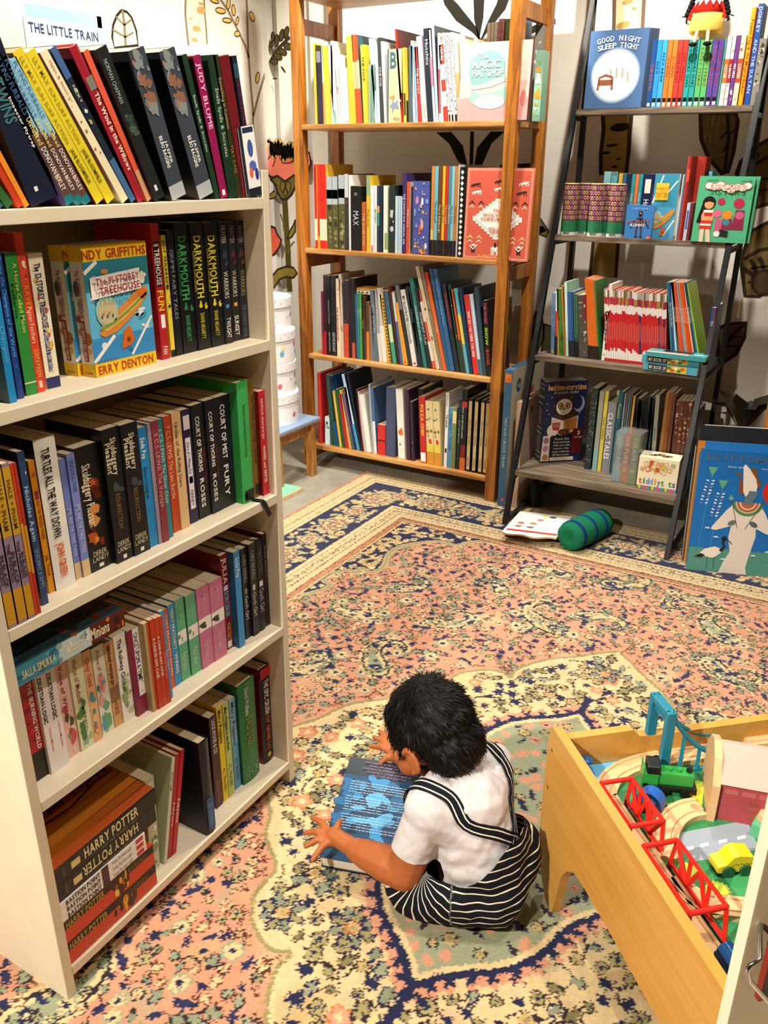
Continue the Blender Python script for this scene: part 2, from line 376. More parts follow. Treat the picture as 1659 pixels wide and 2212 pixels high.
    def f_med(x, y, r):
        k = r.random(); a = r.uniform(0, 6.3); s = r.uniform(.012, .022)
        if k < .2: star(x, y, s*1.1, NAVY, a)
        elif k < .42: leaf(x, y, s*1.35, s*.8, OLV*r.uniform(.6, 1.2), DK, a)
        elif k < .6: flower(x, y, s*1.1, 5, CRM2, DK, OLV, a)
        elif k < .8: leaf(x, y, s*1.3, s*.75, SAGE*r.uniform(.7, 1.1), NAVY, a)
        elif k < .93: flower(x, y, s*1.1, 6, OLV*1.15, DK, NAVY, a)
        else: flower(x, y, s*1.3, 5, SAL, RUST, CRM, a)
    scatter(F_med, 1500, .0315, f_med, 6)
    def f_in(x, y, r):
        k = r.random(); a = r.uniform(0, 6.3); s = r.uniform(.011, .018)
        if k < .4: leaf(x, y, s*1.2, s*.8, SAL, SAL, a)
        elif k < .65: leaf(x, y, s*1.4, s*.45, DK, NAVY, a)
        elif k < .85: flower(x, y, s, 5, CRM2, DK, OLV, a)
        else: flower(x, y, s*1.1, 5, SAL, SAL2, NAVY, a)
    scatter(M2 & (D2 > .022), 620, .026, f_in, 7)
    # eight-petalled rosette in the medallion's lower and upper arm
    for ex, ey in ((-.70, .70), (-.30, .70), (-.66, 1.02), (-.30, 2.08), (-.72, 2.02), (-.5, 2.15), (-.9, 1.5), (-.8, .98)):
        for k in range(8):
            a = k*math.pi/4; leaf(ex+.034*math.cos(a), ey+.034*math.sin(a), .02, .012, SAGE*.8 if k % 2 else OLV, NAVY, a)
        flower(ex, ey, .016, 6, CRM2, RUST, OLV)
    # --- medallion outlines
    A[(D1 < .013) & M1] = CRM*1.02; A[(D1 < .0046)] = OLV*.95
    band = (D2 < .010+.010*N4) & ~M2; A[(D2 < .035) & ~M2 & (N6 > .45)] = SAL; A[band] = NAVY; A[(D2 < .012) & M2] = CRM; A[(D2 < .006) & M2] = CRM*1.02
    L = 0
    for pts, sgn, step, sz in ((o1, 1, .026, .017), (o2, 1, .034, .022)):
        acc = 0
        for (xa, ya), (xb, yb) in zip(pts, pts[1:]+pts[:1]):
            acc += math.hypot(xb-xa, yb-ya)
            if acc > step:
                acc = 0; nx_, ny_ = (yb-ya), -(xb-xa); l = math.hypot(nx_, ny_)+1e-9; nx_ /= -l; ny_ /= -l
                mx_, my_ = (xa+xb)/2, (ya+yb)/2
                if (mx_+nx_*.01-cx)**2+(my_+ny_*.01-cy)**2 < (mx_-cx)**2+(my_-cy)**2: nx_, ny_ = -nx_, -ny_
                a = math.atan2(ny_, nx_)
                if pts is o1:
                    vine(mx_+nx_*.018, my_+ny_*.018, .03, a+R.uniform(-.9, .9), R.choice((-4, 4)), RED*.45, .0024)
                else:
                    leaf(mx_+nx_*.024, my_+ny_*.024, sz, .009, None, NAVY, a+R.uniform(-.5, .5)); leaf(mx_+nx_*.036, my_+ny_*.036, .009, .007, SAL, SAL, a)
    for sg in (1, -1):
        leaf(cx, cy+sg*.51, .045, .012, None, NAVY, math.pi/2); leaf(cx, cy+sg*.545, .014, .02, NAVY, NAVY, 0); leaf(cx+.03, cy+sg*.50, .02, .008, None, NAVY, .6*sg)
    # --- corner spandrels (navy with cream scrolls)
    sp = smooth([(-1.60, 1.98), (-1.54, 2.10), (-1.50, 2.17), (-1.50, 2.21), (-1.555, 2.22), (-1.545, 2.30), (-1.505, 2.345), (-1.475, 2.32), (-1.49, 2.385), (-1.42, 2.35), (-1.415, 2.44), (-1.46, 2.53), (-1.455, 2.62), (-1.40, 2.69), (-1.33, 2.75), (-1.27, 2.72), (-1.23, 2.81), (-1.13, 2.85), (-1.02, 2.87), (-.9, 2.95), (-.79, 2.99), (-.6, 3.0)], 2)
    for side in (0, 1):
        pl = sp if side == 0 else [(2*cx-x, y-.03) for x, y in sp]; ex = -1.7 if side == 0 else .72
        S = inpoly(pl+[(pl[-1][0], 3.1), (ex, 3.1), (ex, 1.9)]) & (E > .43); D = dist(pl)
        A[S] = NAVY if side == 0 else CRM2*.8
        if side == 0:
            rr = random.Random(3)
            def f_sp(x, y, r):
                a = r.uniform(0, 6.3); leaf(x, y, .022, .011, CRM, CRM, a)
                if r.random() < .5: vine(x, y, .09, a, r.choice((-4.5, 4.5)), CRM2*1.05, .0045)
                if r.random() < .25: flower(x, y, .014, 5, SAGE, CRM, SAL)
            scatter(S & (D > .02), 400, .027, f_sp, 31)
            flower(-1.385, 2.89, .078, 8, SAL*1.02, RED*.7, SAL); flower(-1.385, 2.89, .062, 8, SAL*1.02, RED*.8, SAL)
            for k in range(7): leaf(-1.385+.022*math.cos(k*.9), 2.89+.022*math.sin(k*.9), .014, .006, SAGE, NAVY, k*.9)
            for (px_, py_, q) in ((-1.52, 2.62, 0), (-1.47, 2.43, 1), (-1.2, 2.93, 2)):
                for t in range(40): a = t*.17+q; rr_ = .045-.00095*t; leaf(px_+rr_*math.cos(a), py_+rr_*math.sin(a), .009, .006, CRM2, CRM2, a)
        else:
            scatter(S & (D > .02), 80, .05, f_field, 33)
        A[(D < .012) & FR] = CRM2*1.05; A[(D < .0045) & FR] = SAGE*.9; A[(D > .012) & (D < .017) & S] = NAVY*1.2
    # --- borders, told by the distance from the edge
    def strip(a, b): return (E >= a) & (E < b)
    corner = (3.30-YY) < (XX+2.02); AL = np.where(corner, XX+2.02, YY)        # run along the border
    A[strip(-1, .016)] = SAL2*1.15
    A[strip(.016, .115)] = CRM*.93; A[strip(.115, .335)] = NAVY; A[strip(.335, .43)] = CRM*.92; A[strip(.43, .462)] = SAL2*.95
    for e, wd, c, dash in ((.018, .0022, DK, 0), (.04, .0022, OLV, 1), (.1, .0024, DK, 1), (.116, .003, CRM, 0), (.333, .0028, CRM, 0), (.35, .0024, DK, 1), (.40, .002, DK, 1), (.43, .0026, DK, 0), (.46, .0026, CRM, 0), (.466, .0022, DK, 0)):
        mm = (np.abs(E-e) < wd)
        if dash: mm &= (np.sin(AL*360) > -.3)
        A[mm] = c
    def along(e, step, fn, ph=0):
        y = Y0+ph
        while y < 3.30-e: fn(-2.02+e, y, math.pi/2); y += step
        x = -2.02+e+step*.5
        while x < X1: fn(x, 3.30-e, 0); x += step
    along(.07, .036, lambda x, y, a: (flower(x, y, .011, 5, CRM2, OLV*.9, SAGE, a), leaf(x+.018*math.cos(a), y+.018*math.sin(a), .008, .005, None, OLV, a+.6)))
    along(.375, .038, lambda x, y, a: (flower(x, y, .012, 5, CRM, DK, SAL, a), leaf(x+.019*math.cos(a), y+.019*math.sin(a), .008, .005, SAGE, OLV, a-.6)))
    along(.446, .022, lambda x, y, a: leaf(x, y, .008, .006, CRM2, RED*.7, a+.7))
    cnt = [0]
    def pal(x, y, a):
        cnt[0] += 1; s = 1. if cnt[0] % 2 else .72; c_, s_ = math.cos(a), math.sin(a)
        for k in range(48):
            t = R.uniform(-.11, .11); n_ = R.uniform(-.085, .085); leaf(x+t*c_-n_*s_, y+t*s_+n_*c_, R.uniform(.012, .024), R.uniform(.006, .011), R.choice((CRM, CRM2, SAGE*1.15)), CRM2, R.uniform(0, 6.3))
        flower(x, y, .082*s, 8, CRM, SAGE*1.1, CRM, a, .8); flower(x, y, .066*s, 8, CRM*1.02, RED*1.0, CRM, a, .8); flower(x, y, .04*s, 6, SAL, RED*.8, CRM, a, .7); flower(x, y, .022*s, 6, SAGE, DK, CRM, a, .7)
    along(.225, .17, pal, .06)
    # scattered pinks over the cream, wear and knot grain
    g = rng.rand(ny, nx)[..., None]; A *= (.90+.2*g); A *= (.93+.14*N3[..., None]); A = np.clip(A, .004, .9)
    # --- jagged knots: displace the lookup by about a knot
    jx = np.clip(np.arange(nx)[None]+rng.randint(-1, 2, (ny, nx))*(rng.rand(ny, nx) < .45), 0, nx-1); jy = np.clip(np.arange(ny)[:, None]+rng.randint(-1, 2, (ny, nx))*(rng.rand(ny, nx) < .45), 0, ny-1)
    A = A[jy, jx]
    # --- mesh
    vx = X0+np.arange(nx)*P; vy = Y0+np.arange(ny)*P; VX, VY = np.meshgrid(vx, vy); VZ = -.0004+.0008*rng.rand(ny, nx)+.0012*(N2-.5)
    VZ[0] = VZ[-1] = -.009; VZ[:, 0] = VZ[:, -1] = -.009
    co = np.stack([VX, VY, VZ], -1).reshape(-1, 3).astype(np.float32); idx = np.arange(ny*nx).reshape(ny, nx)
    q = np.stack([idx[:-1, :-1], idx[:-1, 1:], idx[1:, 1:], idx[1:, :-1]], -1).reshape(-1, 4)
    me = bpy.data.meshes.new('rug'); me.vertices.add(len(co)); me.vertices.foreach_set('co', co.ravel()); me.loops.add(q.size); me.loops.foreach_set('vertex_index', q.ravel().astype(np.int32))
    me.polygons.add(len(q)); me.polygons.foreach_set('loop_start', np.arange(0, q.size, 4, dtype=np.int32)); me.update(calc_edges=True)
    ca = me.color_attributes.new('knots', 'FLOAT_COLOR', 'POINT'); ca.data.foreach_set('color', np.concatenate([A.reshape(-1, 3), np.ones((ny*nx, 1))], 1).astype(np.float32).ravel())
    m = bpy.data.materials.new('wool_rug'); m.use_nodes = True; nt = m.node_tree; b = nt.nodes['Principled BSDF']; b.inputs['Roughness'].default_value = .95; b.inputs['Specular IOR Level'].default_value = .1
    b.inputs['Sheen Weight'].default_value = .15
    at_ = nt.nodes.new('ShaderNodeAttribute'); at_.attribute_name = 'knots'; nt.links.new(at_.outputs['Color'], b.inputs['Base Color'])
    tc = nt.nodes.new('ShaderNodeTexCoord'); n = nt.nodes.new('ShaderNodeTexNoise'); n.inputs['Scale'].default_value = 420; bp = nt.nodes.new('ShaderNodeBump'); bp.inputs['Strength'].default_value = .5; bp.inputs['Distance'].default_value = .002
    nt.links.new(tc.outputs['Object'], n.inputs['Vector']); nt.links.new(n.outputs['Fac'], bp.inputs['Height']); nt.links.new(bp.outputs[0], b.inputs['Normal'])
    me.materials.append(m); o = bpy.data.objects.new('rug', me); COL.objects.link(o)
    tag(o, 'faded salmon and cream Persian rug with navy border and floral medallion', 'rug')
make_rug()
# ------------------------------------------------------------------ room shell
WALLC = mat('#dcd7cb', .8, .2, mottle=.03, mscale=8)
def concrete():
    m = bpy.data.materials.new('concrete'); m.use_nodes = True; nt = m.node_tree; b = nt.nodes['Principled BSDF']; b.inputs['Roughness'].default_value = .55
    tc = nt.nodes.new('ShaderNodeTexCoord'); n = nt.nodes.new('ShaderNodeTexNoise'); n.inputs['Scale'].default_value = 7; n.inputs['Detail'].default_value = 9; n.inputs['Roughness'].default_value = .7
    r = nt.nodes.new('ShaderNodeValToRGB'); r.color_ramp.elements[0].position = .3; r.color_ramp.elements[0].color = lin('#7b7668'); r.color_ramp.elements[1].position = .7; r.color_ramp.elements[1].color = lin('#a39d8e')
    nt.links.new(tc.outputs['Object'], n.inputs['Vector']); nt.links.new(n.outputs['Fac'], r.inputs[0]); nt.links.new(r.outputs[0], b.inputs['Base Color']); return m
CONC = concrete()
struct(MB().box((-3.4, -2.2, -.06), (2.4, 4.2, -.008), CONC).build('floor'))
struct(MB().box((-3.4, -2.2, 2.8), (2.4, 4.2, 2.86), mat('#7d786f', .9)).build('ceiling'))
WY = 3.68; WX = -2.80
mb = MB(); mb.box((-2.35, WY, -.06), (2.4, WY+.1, 2.8), WALLC)
for a, b, y in ((-2.82, -2.775, WY-.05), (-2.775, -2.715, WY), (-2.715, -2.60, WY-.05), (-2.60, -2.53, WY), (-2.53, -2.44, WY-.05), (-2.44, -2.35, WY)):
    mb.box((a, y, -.06), (b, WY+.1, 2.8), WALLC)      # folded panels left of the pine bookcase
wall_back = struct(mb.build('wall_back'))
wall_left = struct(MB().box((WX-.1, -2.2, -.06), (WX, WY+.1, 2.8), WALLC).build('wall_left'))
DIM = mat('#6a5f52', .9)
struct(MB().box((2.3, -2.2, -.06), (2.4, WY, 2.8), DIM).build('wall_right'))
struct(MB().box((-3.4, -2.2, -.06), (2.4, -2.1, 2.8), DIM).build('wall_front'))
# tall cream pier in front of the left wall, at the photo's upper left
struct(MB().box((-2.72, 1.35, -.008), (-2.56, 2.17, 2.8), mat('#d9d4c8', .7)).build('trim_1'))
# ceiling spotlights' housings stand where the lamps are
for i, a in enumerate(SPOTS):
    x, y, z = a[0]; t = thing('ceiling_spotlight', 'small white ceiling spotlight, %s of the six overhead' % ordinal(i+1), 'ceiling light', (x, y, z+.06), 'ceiling spotlights')
    MB().lathe([(.035, 0), (.055, 0), (.055, -.05), (.05, -.05), (.045, -.02), (.035, -.02)], mat('#eeeeee', .4)).cyl((0, 0, -.001), (0, 0, 2.8-z-.06), .012, mat('#eeeeee', .4)).build('housing', t)
# ---- murals, painted on the walls as thin skins of paint
def mural(wall, ax, val, U, shapes, name='mural'):
    """shapes: (kind, colour, pixel points) laid on the wall plane"""
    mb = MB(); V = (0, 0, 1); O = (0, 0, 0)
    def uv(p): q = at(p[0], p[1], ax, val); return (q.x, q.z) if ax == 1 else (q.y, q.z)
    OO = (0, val, 0) if ax == 1 else (val, 0, 0)
    for sh in shapes:
        k, c, pts, lay = sh[:4]; P = [uv(p) for p in pts]; c_ = mat(c, .85, .1)
        if k == 'p': mb.flat(P, c_, OO, U, V, lay, .0004)
        elif k == 'o': mb.flat(P, c_, OO, U, V, lay, .0004); mb.line(P+[P[0]], sh[4] if len(sh) > 4 else .006, mat('#33291c', .85, .1), OO, U, V, lay+1, .0004)
        elif k == 'l': mb.line(P, sh[4], c_, OO, U, V, lay, .0004)
    o = mb.build(name, wall); return o
def ell(cx, cy, a, b, rot=0, n=18, pinch=0):
    r = math.radians(rot); P = []
    for i in range(n):
        t = 2*math.pi*i/n; x = a*math.cos(t); y = b*math.sin(t)*(1-pinch*math.cos(t)); P.append((cx+x*math.cos(r)-y*math.sin(r), cy+x*math.sin(r)+y*math.cos(r)))
    return P
BR, DKB, TAN, GOLD, PINK, OLIV = '#8a7458', '#3a3020', '#efdfae', '#c9a24a', '#e57d64', '#6d5f2c'
# left wall (faces +x): U must run so that U x V points into the room: y -> use U=(0,1,0), V=z gives +x
sh = [('p', '#f3e6b8', [(401, -10), (442, -10), (446, 50), (448, 95), (407, 98), (403, 50)], 1), ('l', BR, [(401, -10), (400, 30), (403, 60), (407, 98)], 2, .012), ('l', BR, [(440, -10), (442, 30), (445, 60), (447, 95)], 2, .01)]
for e in ((434, 8, 6, 3), (434, 22, 10, 8), (424, 62, 9, 6), (420, 86, 7, 4), (412, 40, 3, 2)): sh.append(('p', '#bf9a5e', ell(e[0], e[1], e[2], e[3], 20), 3))
# leaf outline behind the bookcase top
sh += [('o', '#bfe0b8', [(262, 22), (252, 34), (244, 55), (242, 80), (247, 104), (298, 98), (294, 66), (284, 38), (274, 26)], 1, .010), ('l', BR, [(264, 22), (268, 50), (271, 98)], 3, .012),
       ('l', BR, [(248, 34), (268, 54), (284, 42)], 3, .007), ('l', BR, [(243, 64), (270, 80), (288, 70)], 3, .007)]
# branches
sh += [('l', BR, [(532, -10), (534, 40), (536, 110), (541, 180), (546, 235), (547, 300)], 2, .014), ('l', BR, [(470, -10), (492, 22), (512, 62), (530, 100), (537, 125)], 2, .013),
       ('l', BR, [(547, 250), (560, 200), (572, 160), (583, 135)], 2, .014), ('l', BR, [(578, 140), (580, 110), (579, 95)], 2, .009)]
for e in ((463, 2, 10, 4, 20), (476, 23, 11, 6, 15), (493, 8, 4, 12, 5), (504, 22, 4, 12, -5), (490, 44, 10, 5, 10), (512, 45, 3, 9, 10), (512, 73, 6, 6, 0), (544, 36, 5, 11, -20), (556, 168, 4, 12, 8)): sh.append(('o', '#d9b65c', ell(*e), 3, .004))
mural(wall_left, 0, WX, (0, 1, 0), sh)
# back wall (faces -y): U=(1,0,0), V=z gives -y
sh = [('l', DKB, [(583, 135), (592, 118), (602, 104), (614, 92), (626, 80)], 2, .016)]
for e in ((590, 80, 4, 11, 0), (586, 97, 4, 7, 0), (598, 88, 5, 13, 5), (609, 76, 5, 13, 10), (619, 70, 5, 13, 12), (601, 122, 10, 6, 35), (593, 133, 8, 6, 20), (611, 112, 10, 6, 35), (622, 100, 9, 7, 30)): sh.append(('o', '#4c4423', ell(*e), 3, .005))
sh += [('p', DKB, ell(594, 170, 5, 2), 2), ('p', DKB, ell(612, 150, 9, 2, 55), 2)]
# the pink flower over the folds
sh += [('o', PINK, [(561, 318), (566, 306), (580, 305), (598, 318), (618, 322), (640, 332), (668, 330), (672, 352), (664, 378), (640, 385), (616, 392), (600, 384), (584, 382), (570, 366), (566, 342)], 1, .012)]
for i in range(12): sh.append(('o', GOLD, ell(584+i*5.0, 318+6*math.sin(i*1.3)+i*1.3, 6.5, 19, -8+i*2), 2, .0014))
sh += [('l', '#8a3a30', [(586, 335), (572, 352), (568, 362)], 4, .009), ('l', '#8a3a30', [(596, 340), (590, 360)], 4, .008), ('l', '#8a3a30', [(604, 340), (612, 352), (626, 352), (640, 340)], 4, .009)]
sh += [('o', OLIV, [(584, 386), (600, 380), (616, 392), (636, 378), (640, 400), (630, 420), (620, 430), (608, 430), (600, 416), (596, 400)], 3, .012), ('l', '#57491f', [(615, 428), (618, 480), (622, 540), (624, 600), (626, 630)], 2, .034)]
for e in ((611, 403, 5, 12, 0), (623, 404, 5, 12, 0), (617, 415, 4, 9, 0)): sh.append(('o', '#7c6c33', ell(*e), 4, .005))
sh += [('o', '#8b7a33', [(621, 516), (626, 500), (634, 486), (638, 474), (638, 500), (630, 512)], 3, .008), ('l', OLIV, [(614, 500), (612, 478), (606, 462)], 3, .010), ('l', OLIV, [(622, 548), (628, 530), (636, 522)], 3, .008),
       ('o', '#8b7a33', [(586, 600), (600, 582), (618, 576), (634, 578), (642, 590), (634, 600), (618, 598), (604, 604), (592, 622)], 3, .010), ('o', '#8b7a33', [(578, 426), (592, 412), (600, 420), (592, 428), (580, 430)], 3, .006),
       ('o', '#d85c42', [(582, 488), (594, 492), (600, 508), (608, 518), (604, 534), (594, 548), (582, 556)], 3, .012)]
mural(wall_back, 1, WY-.0505, (1, 0, 0), sh, 'mural')
sh = []
# dark lily leaves behind the pine bookcase
for P in ([(950, -30), (990, 10), (1030, 60), (1040, 90), (1020, 70), (985, 45), (960, 10)], [(1022, -30), (1048, -30), (1044, 40), (1034, 90), (1024, 40)], [(1110, -30), (1092, 20), (1060, 60), (1036, 92), (1052, 50), (1072, 10), (1085, -30)],
          [(942, 286), (975, 285), (1000, 315), (1010, 360), (990, 350), (970, 310)], [(1016, 284), (1024, 284), (1022, 360), (1014, 360)], [(1090, 284), (1060, 284), (1030, 320), (1024, 362), (1040, 360), (1062, 310)]):
    sh.append(('p', '#26241d', P, 1))
sh += [('p', '#26241d', [(1130, 66), (1160, 52), (1200, 40), (1200, 52), (1165, 66), (1132, 80)], 1), ('p', '#26241d', [(1080, 356), (1150, 352), (1150, 362), (1080, 364)], 1)]
# birch trunk behind the ladder shelf
tr = [(1322, -20), (1392, -20), (1388, 60), (1386, 120)]
sh += [('p', '#f0dfae', [(1326, -20), (1390, -20), (1388, 60), (1384, 120), (1384, 170), (1322, 170), (1326, 60)], 1), ('l', '#7a6252', [(1328, -20), (1326, 60), (1322, 170)], 2, .014), ('l', '#7a6252', [(1392, -20), (1388, 60), (1384, 170)], 2, .014),
       ('p', '#a18547', [(1304, 244), (1364, 244), (1362, 300), (1354, 378), (1296, 378), (1302, 320)], 1), ('l', DKB, [(1302, 244), (1304, 280), (1298, 330), (1298, 378)], 2, .016), ('l', DKB, [(1364, 244), (1360, 290), (1358, 330), (1352, 378)], 2, .016),
       ('p', '#a18547', [(1282, 520), (1336, 520), (1330, 600), (1274, 600)], 1), ('l', DKB, [(1282, 520), (1274, 600)], 2, .014), ('l', DKB, [(1336, 520), (1330, 600)], 2, .014)]
for e in ((1356, 4, 12, 5), (1346, 54, 16, 7), (1370, 18, 5, 3)): sh.append(('p', '#bd9758', ell(*e, -20), 3))
for e in ((1340, 275, 22, 9), (1322, 314, 14, 3), (1310, 330, 9, 3), (1336, 344, 6, 2), (1328, 360, 7, 3)): sh.append(('p', '#2b2416', ell(*e, -8), 3))
# big brown leaves
def bl(P, mid, veins, lay=2):
    r = [('o', '#6a5732', P, lay, .014), ('l', '#2b2416', mid, lay+2, .012)]
    for v in veins: r.append(('l', '#2b2416', v, lay+2, .007))
    return r
sh += bl([(1513, 244), (1514, 300), (1530, 340), (1560, 376), (1572, 372), (1584, 330), (1594, 262), (1590, 244)], [(1572, 244), (1574, 300), (1565, 372)], [[(1574, 280), (1556, 300)], [(1572, 310), (1560, 330)], [(1576, 290), (1590, 278)]])
sh += bl([(1590, 378), (1600, 350), (1628, 320), (1680, 290), (1700, 300), (1700, 400), (1660, 440), (1622, 452)], [(1600, 378), (1640, 350), (1690, 320)], [[(1630, 360), (1640, 330)], [(1620, 385), (1690, 388)], [(1640, 412), (1690, 405)]])
sh += bl([(1600, 560), (1622, 500), (1660, 480), (1700, 480), (1700, 600), (1640, 640), (1610, 640)], [(1606, 560), (1640, 540), (1700, 530)], [[(1620, 580), (1690, 570)], [(1615, 610), (1660, 600)]])
sh += bl([(1548, 712), (1570, 700), (1612, 697), (1608, 730), (1590, 765), (1560, 785), (1545, 770)], [(1612, 698), (1580, 725), (1556, 770)], [[(1576, 728), (1604, 728)], [(1566, 748), (1596, 748)]])
sh += [('o', '#4a3a26', ell(1652, 610, 28, 26), 5, .01), ('l', '#2b2416', [(1630, 596), (1612, 584), (1600, 578)], 4, .016), ('l', '#2b2416', [(1634, 590), (1628, 572), (1620, 560)], 4, .016), ('l', '#2b2416', [(1650, 584), (1646, 566), (1640, 556)], 4, .016)]
sh += [('o', '#5c6440', [(1150, 690), (1158, 672), (1172, 690), (1176, 730), (1160, 760), (1150, 730)], 3, .008), ('o', '#5c6440', [(1176, 700), (1196, 706), (1192, 750), (1170, 760)], 3, .008), ('p', '#d8c07a', [(1150, 490), (1172, 488), (1182, 498), (1164, 506)], 2), ('o', '#6f6a44', [(1166, 470), (1186, 500), (1180, 512), (1164, 505)], 2, .006)]
mural(wall_back, 1, WY, (1, 0, 0), sh, 'mural')
# ------------------------------------------------------------------ cream bookcase (left)
CREAM = mat('#ddd0b8', .45, .4, mottle=.04, mscale=12)
BX = -1.013; BY0, BY1 = .629, 1.312; BD = .275; BZ = [.062, .429, .745, 1.064, 1.322]
t = thing('bookcase', 'low cream painted bookcase with five full shelves on the rug', 'bookcase', (BX, (BY0+BY1)/2, 0))
q = Matrix.Translation((-BX, -(BY0+BY1)/2, 0))
for y0 in (BY0, BY1-.019): MB(q).box((BX-BD, y0, 0), (BX, y0+.019, 1.368), CREAM, .0015).build('upright', t)
for z in BZ: MB(q).box((BX-BD+.006, BY0+.0195, z-.019), (BX, BY1-.0195, z), CREAM, .0012).build('shelf', t)
MB(q).box((BX-BD, BY0+.0195, .043), (BX-BD+.006, BY1-.0195, 1.322), mat('#c9b28e', .6)).build('back_panel', t)
# ------------------------------------------------------------------ pine bookcase
PINE = wood('pine', '#7e4714', '#ad6a22', '#c98230', (26, 26, 2.2), .38, dist=1.4)
PINEH = wood('pine_shelf', '#a06a2c', '#c28a48', '#d8a668', (2.2, 20, 26), .42, dist=1.2)
PX0, PX1, PY0, PY1 = -2.352, -1.322, 3.232, 3.565; PZ = [.107, .549, 1.026, 1.532]
t = thing('pine_bookcase', 'tall open pine bookcase with slatted posts against the back wall', 'bookcase', ((PX0+PX1)/2, (PY0+PY1)/2, 0))
q = Matrix.Translation((-(PX0+PX1)/2, -(PY0+PY1)/2, 0))
for x in (PX0, PX1-.052):
    for y in (PY0, PY1-.045):
        m_ = MB(q).box((x, y, -.004), (x+.046, y+.022, 2.35), PINE, .002).box((x+.004, y+.026, -.004), (x+.044, y+.046, 2.35), PINE, .002).box((x+.012, y+.02, .0), (x+.036, y+.03, 2.3), PINE)
        if x > -2:
            for k in range(26): m_.cyl((x+.046, y+.012, .1+k*.085), (x+.0466, y+.012, .1+k*.085), .0022, '#2a1a0c', 8)
        m_.build('post', t)
    for z in (.07, .985, 1.92): MB(q).box((x+.010, PY0+.045, z-.045), (x+.034, PY1-.044, z+.012), PINE, .002).build('side_rail', t)
for z in PZ+[2.02]:
    a_ = PX0+.03 if z != .107 else PX0+.03
    MB(q).box((a_, PY0+.001, z-.021), (PX1-.053, PY1-.012, z), PINEH, .005).box((PX1-.06, PY0+.05, z-.02), (PX1-.02, PY1-.05, z-.0005), PINEH).build('shelf', t)
# ------------------------------------------------------------------ ladder shelf
BLK = mat('#14161a', .45, .4); GREYW = wood('grey_wood', '#4a3d30', '#6d5e4c', '#8d7d68', (1.6, 14, 14), .6, dist=3.)
LZ = [.220, .672, 1.124, 1.576]; LX0, LX1 = -1.181, -.543
def ly(z): return 3.02+.286*z
t = thing('ladder_shelf', 'black metal leaning ladder shelf with four grey wood boards', 'shelf', (-.86, 3.3, 0)); q = Matrix.Translation((.86, -3.3, 0))
for x in (-1.1995, -.541):
    m_ = MB(q); a = Vector((x, ly(0), -.002)); b = Vector((x, ly(2.2), 2.2)); d = Vector((0, .026, 0)); xx = Vector((.018, 0, 0))
    vs = [a, a+xx, a+xx+d, a+d, b, b+xx, b+xx+d, b+d]; m_.add(vs, [(3, 2, 1, 0), (4, 5, 6, 7), (0, 1, 5, 4), (1, 2, 6, 5), (2, 3, 7, 6), (3, 0, 4, 7)], BLK); m_.build('leaning_leg', t)
    MB(q).box((x, 3.585, -.002), (x+.018, 3.61, 2.2), BLK).build('rear_leg', t)
    for i, z in enumerate(LZ): MB(q).box((x+.001, ly(z)+.02, z-.038), (x+.017, 3.59, z-.022), BLK).build('side_rung', t)
    MB(q).box((x+.001, ly(0)+.02, .01), (x+.017, 3.59, .022), BLK).build('side_rung', t)
for z in LZ: MB(q).box((LX0, ly(z), z-.020), (LX1, 3.583, z), GREYW, .001).build('shelf', t)
# ------------------------------------------------------------------ stool, hat boxes, mint board
STW = wood('stool_wood', '#8a5524', '#ab7134', '#c48d4e', (30, 30, 3), .4, dist=1.6)
t = thing('stool', 'small child\'s stool with a blue top and oak legs left of the pine bookcase', 'stool', (-2.37, 3.015, -.008)); sx0, sx1, sy0, sy1 = -2.545, -2.195, 2.82, 3.16
q = Matrix.Translation((2.37, -3.015, .008))
MB(q).box((sx0, sy0, .262), (sx1, sy1, .278), mat('#8398b4', .35), .004).box((sx0+.002, sy0+.002, .256), (sx1-.002, sy1-.002, .262), STW).build('seat', t)
for x in (sx0+.015, sx1-.05):
    for y in (sy0+.02, sy1-.055): MB(q).box((x, y, -.008), (x+.036, y+.036, .256), STW, .002).build('leg', t)
MB(q).box((sx1-.045, sy0+.056, .205), (sx1-.027, sy1-.055, .256), STW).build('apron', t); MB(q).box((sx0+.03, sy0+.03, .205), (sx1-.05, sy0+.048, .256), STW).build('apron', t)
CARD = mat('#f0eef0', .55)
hx, hy = -2.385, 2.995; z = .279
rr = random.Random(2)
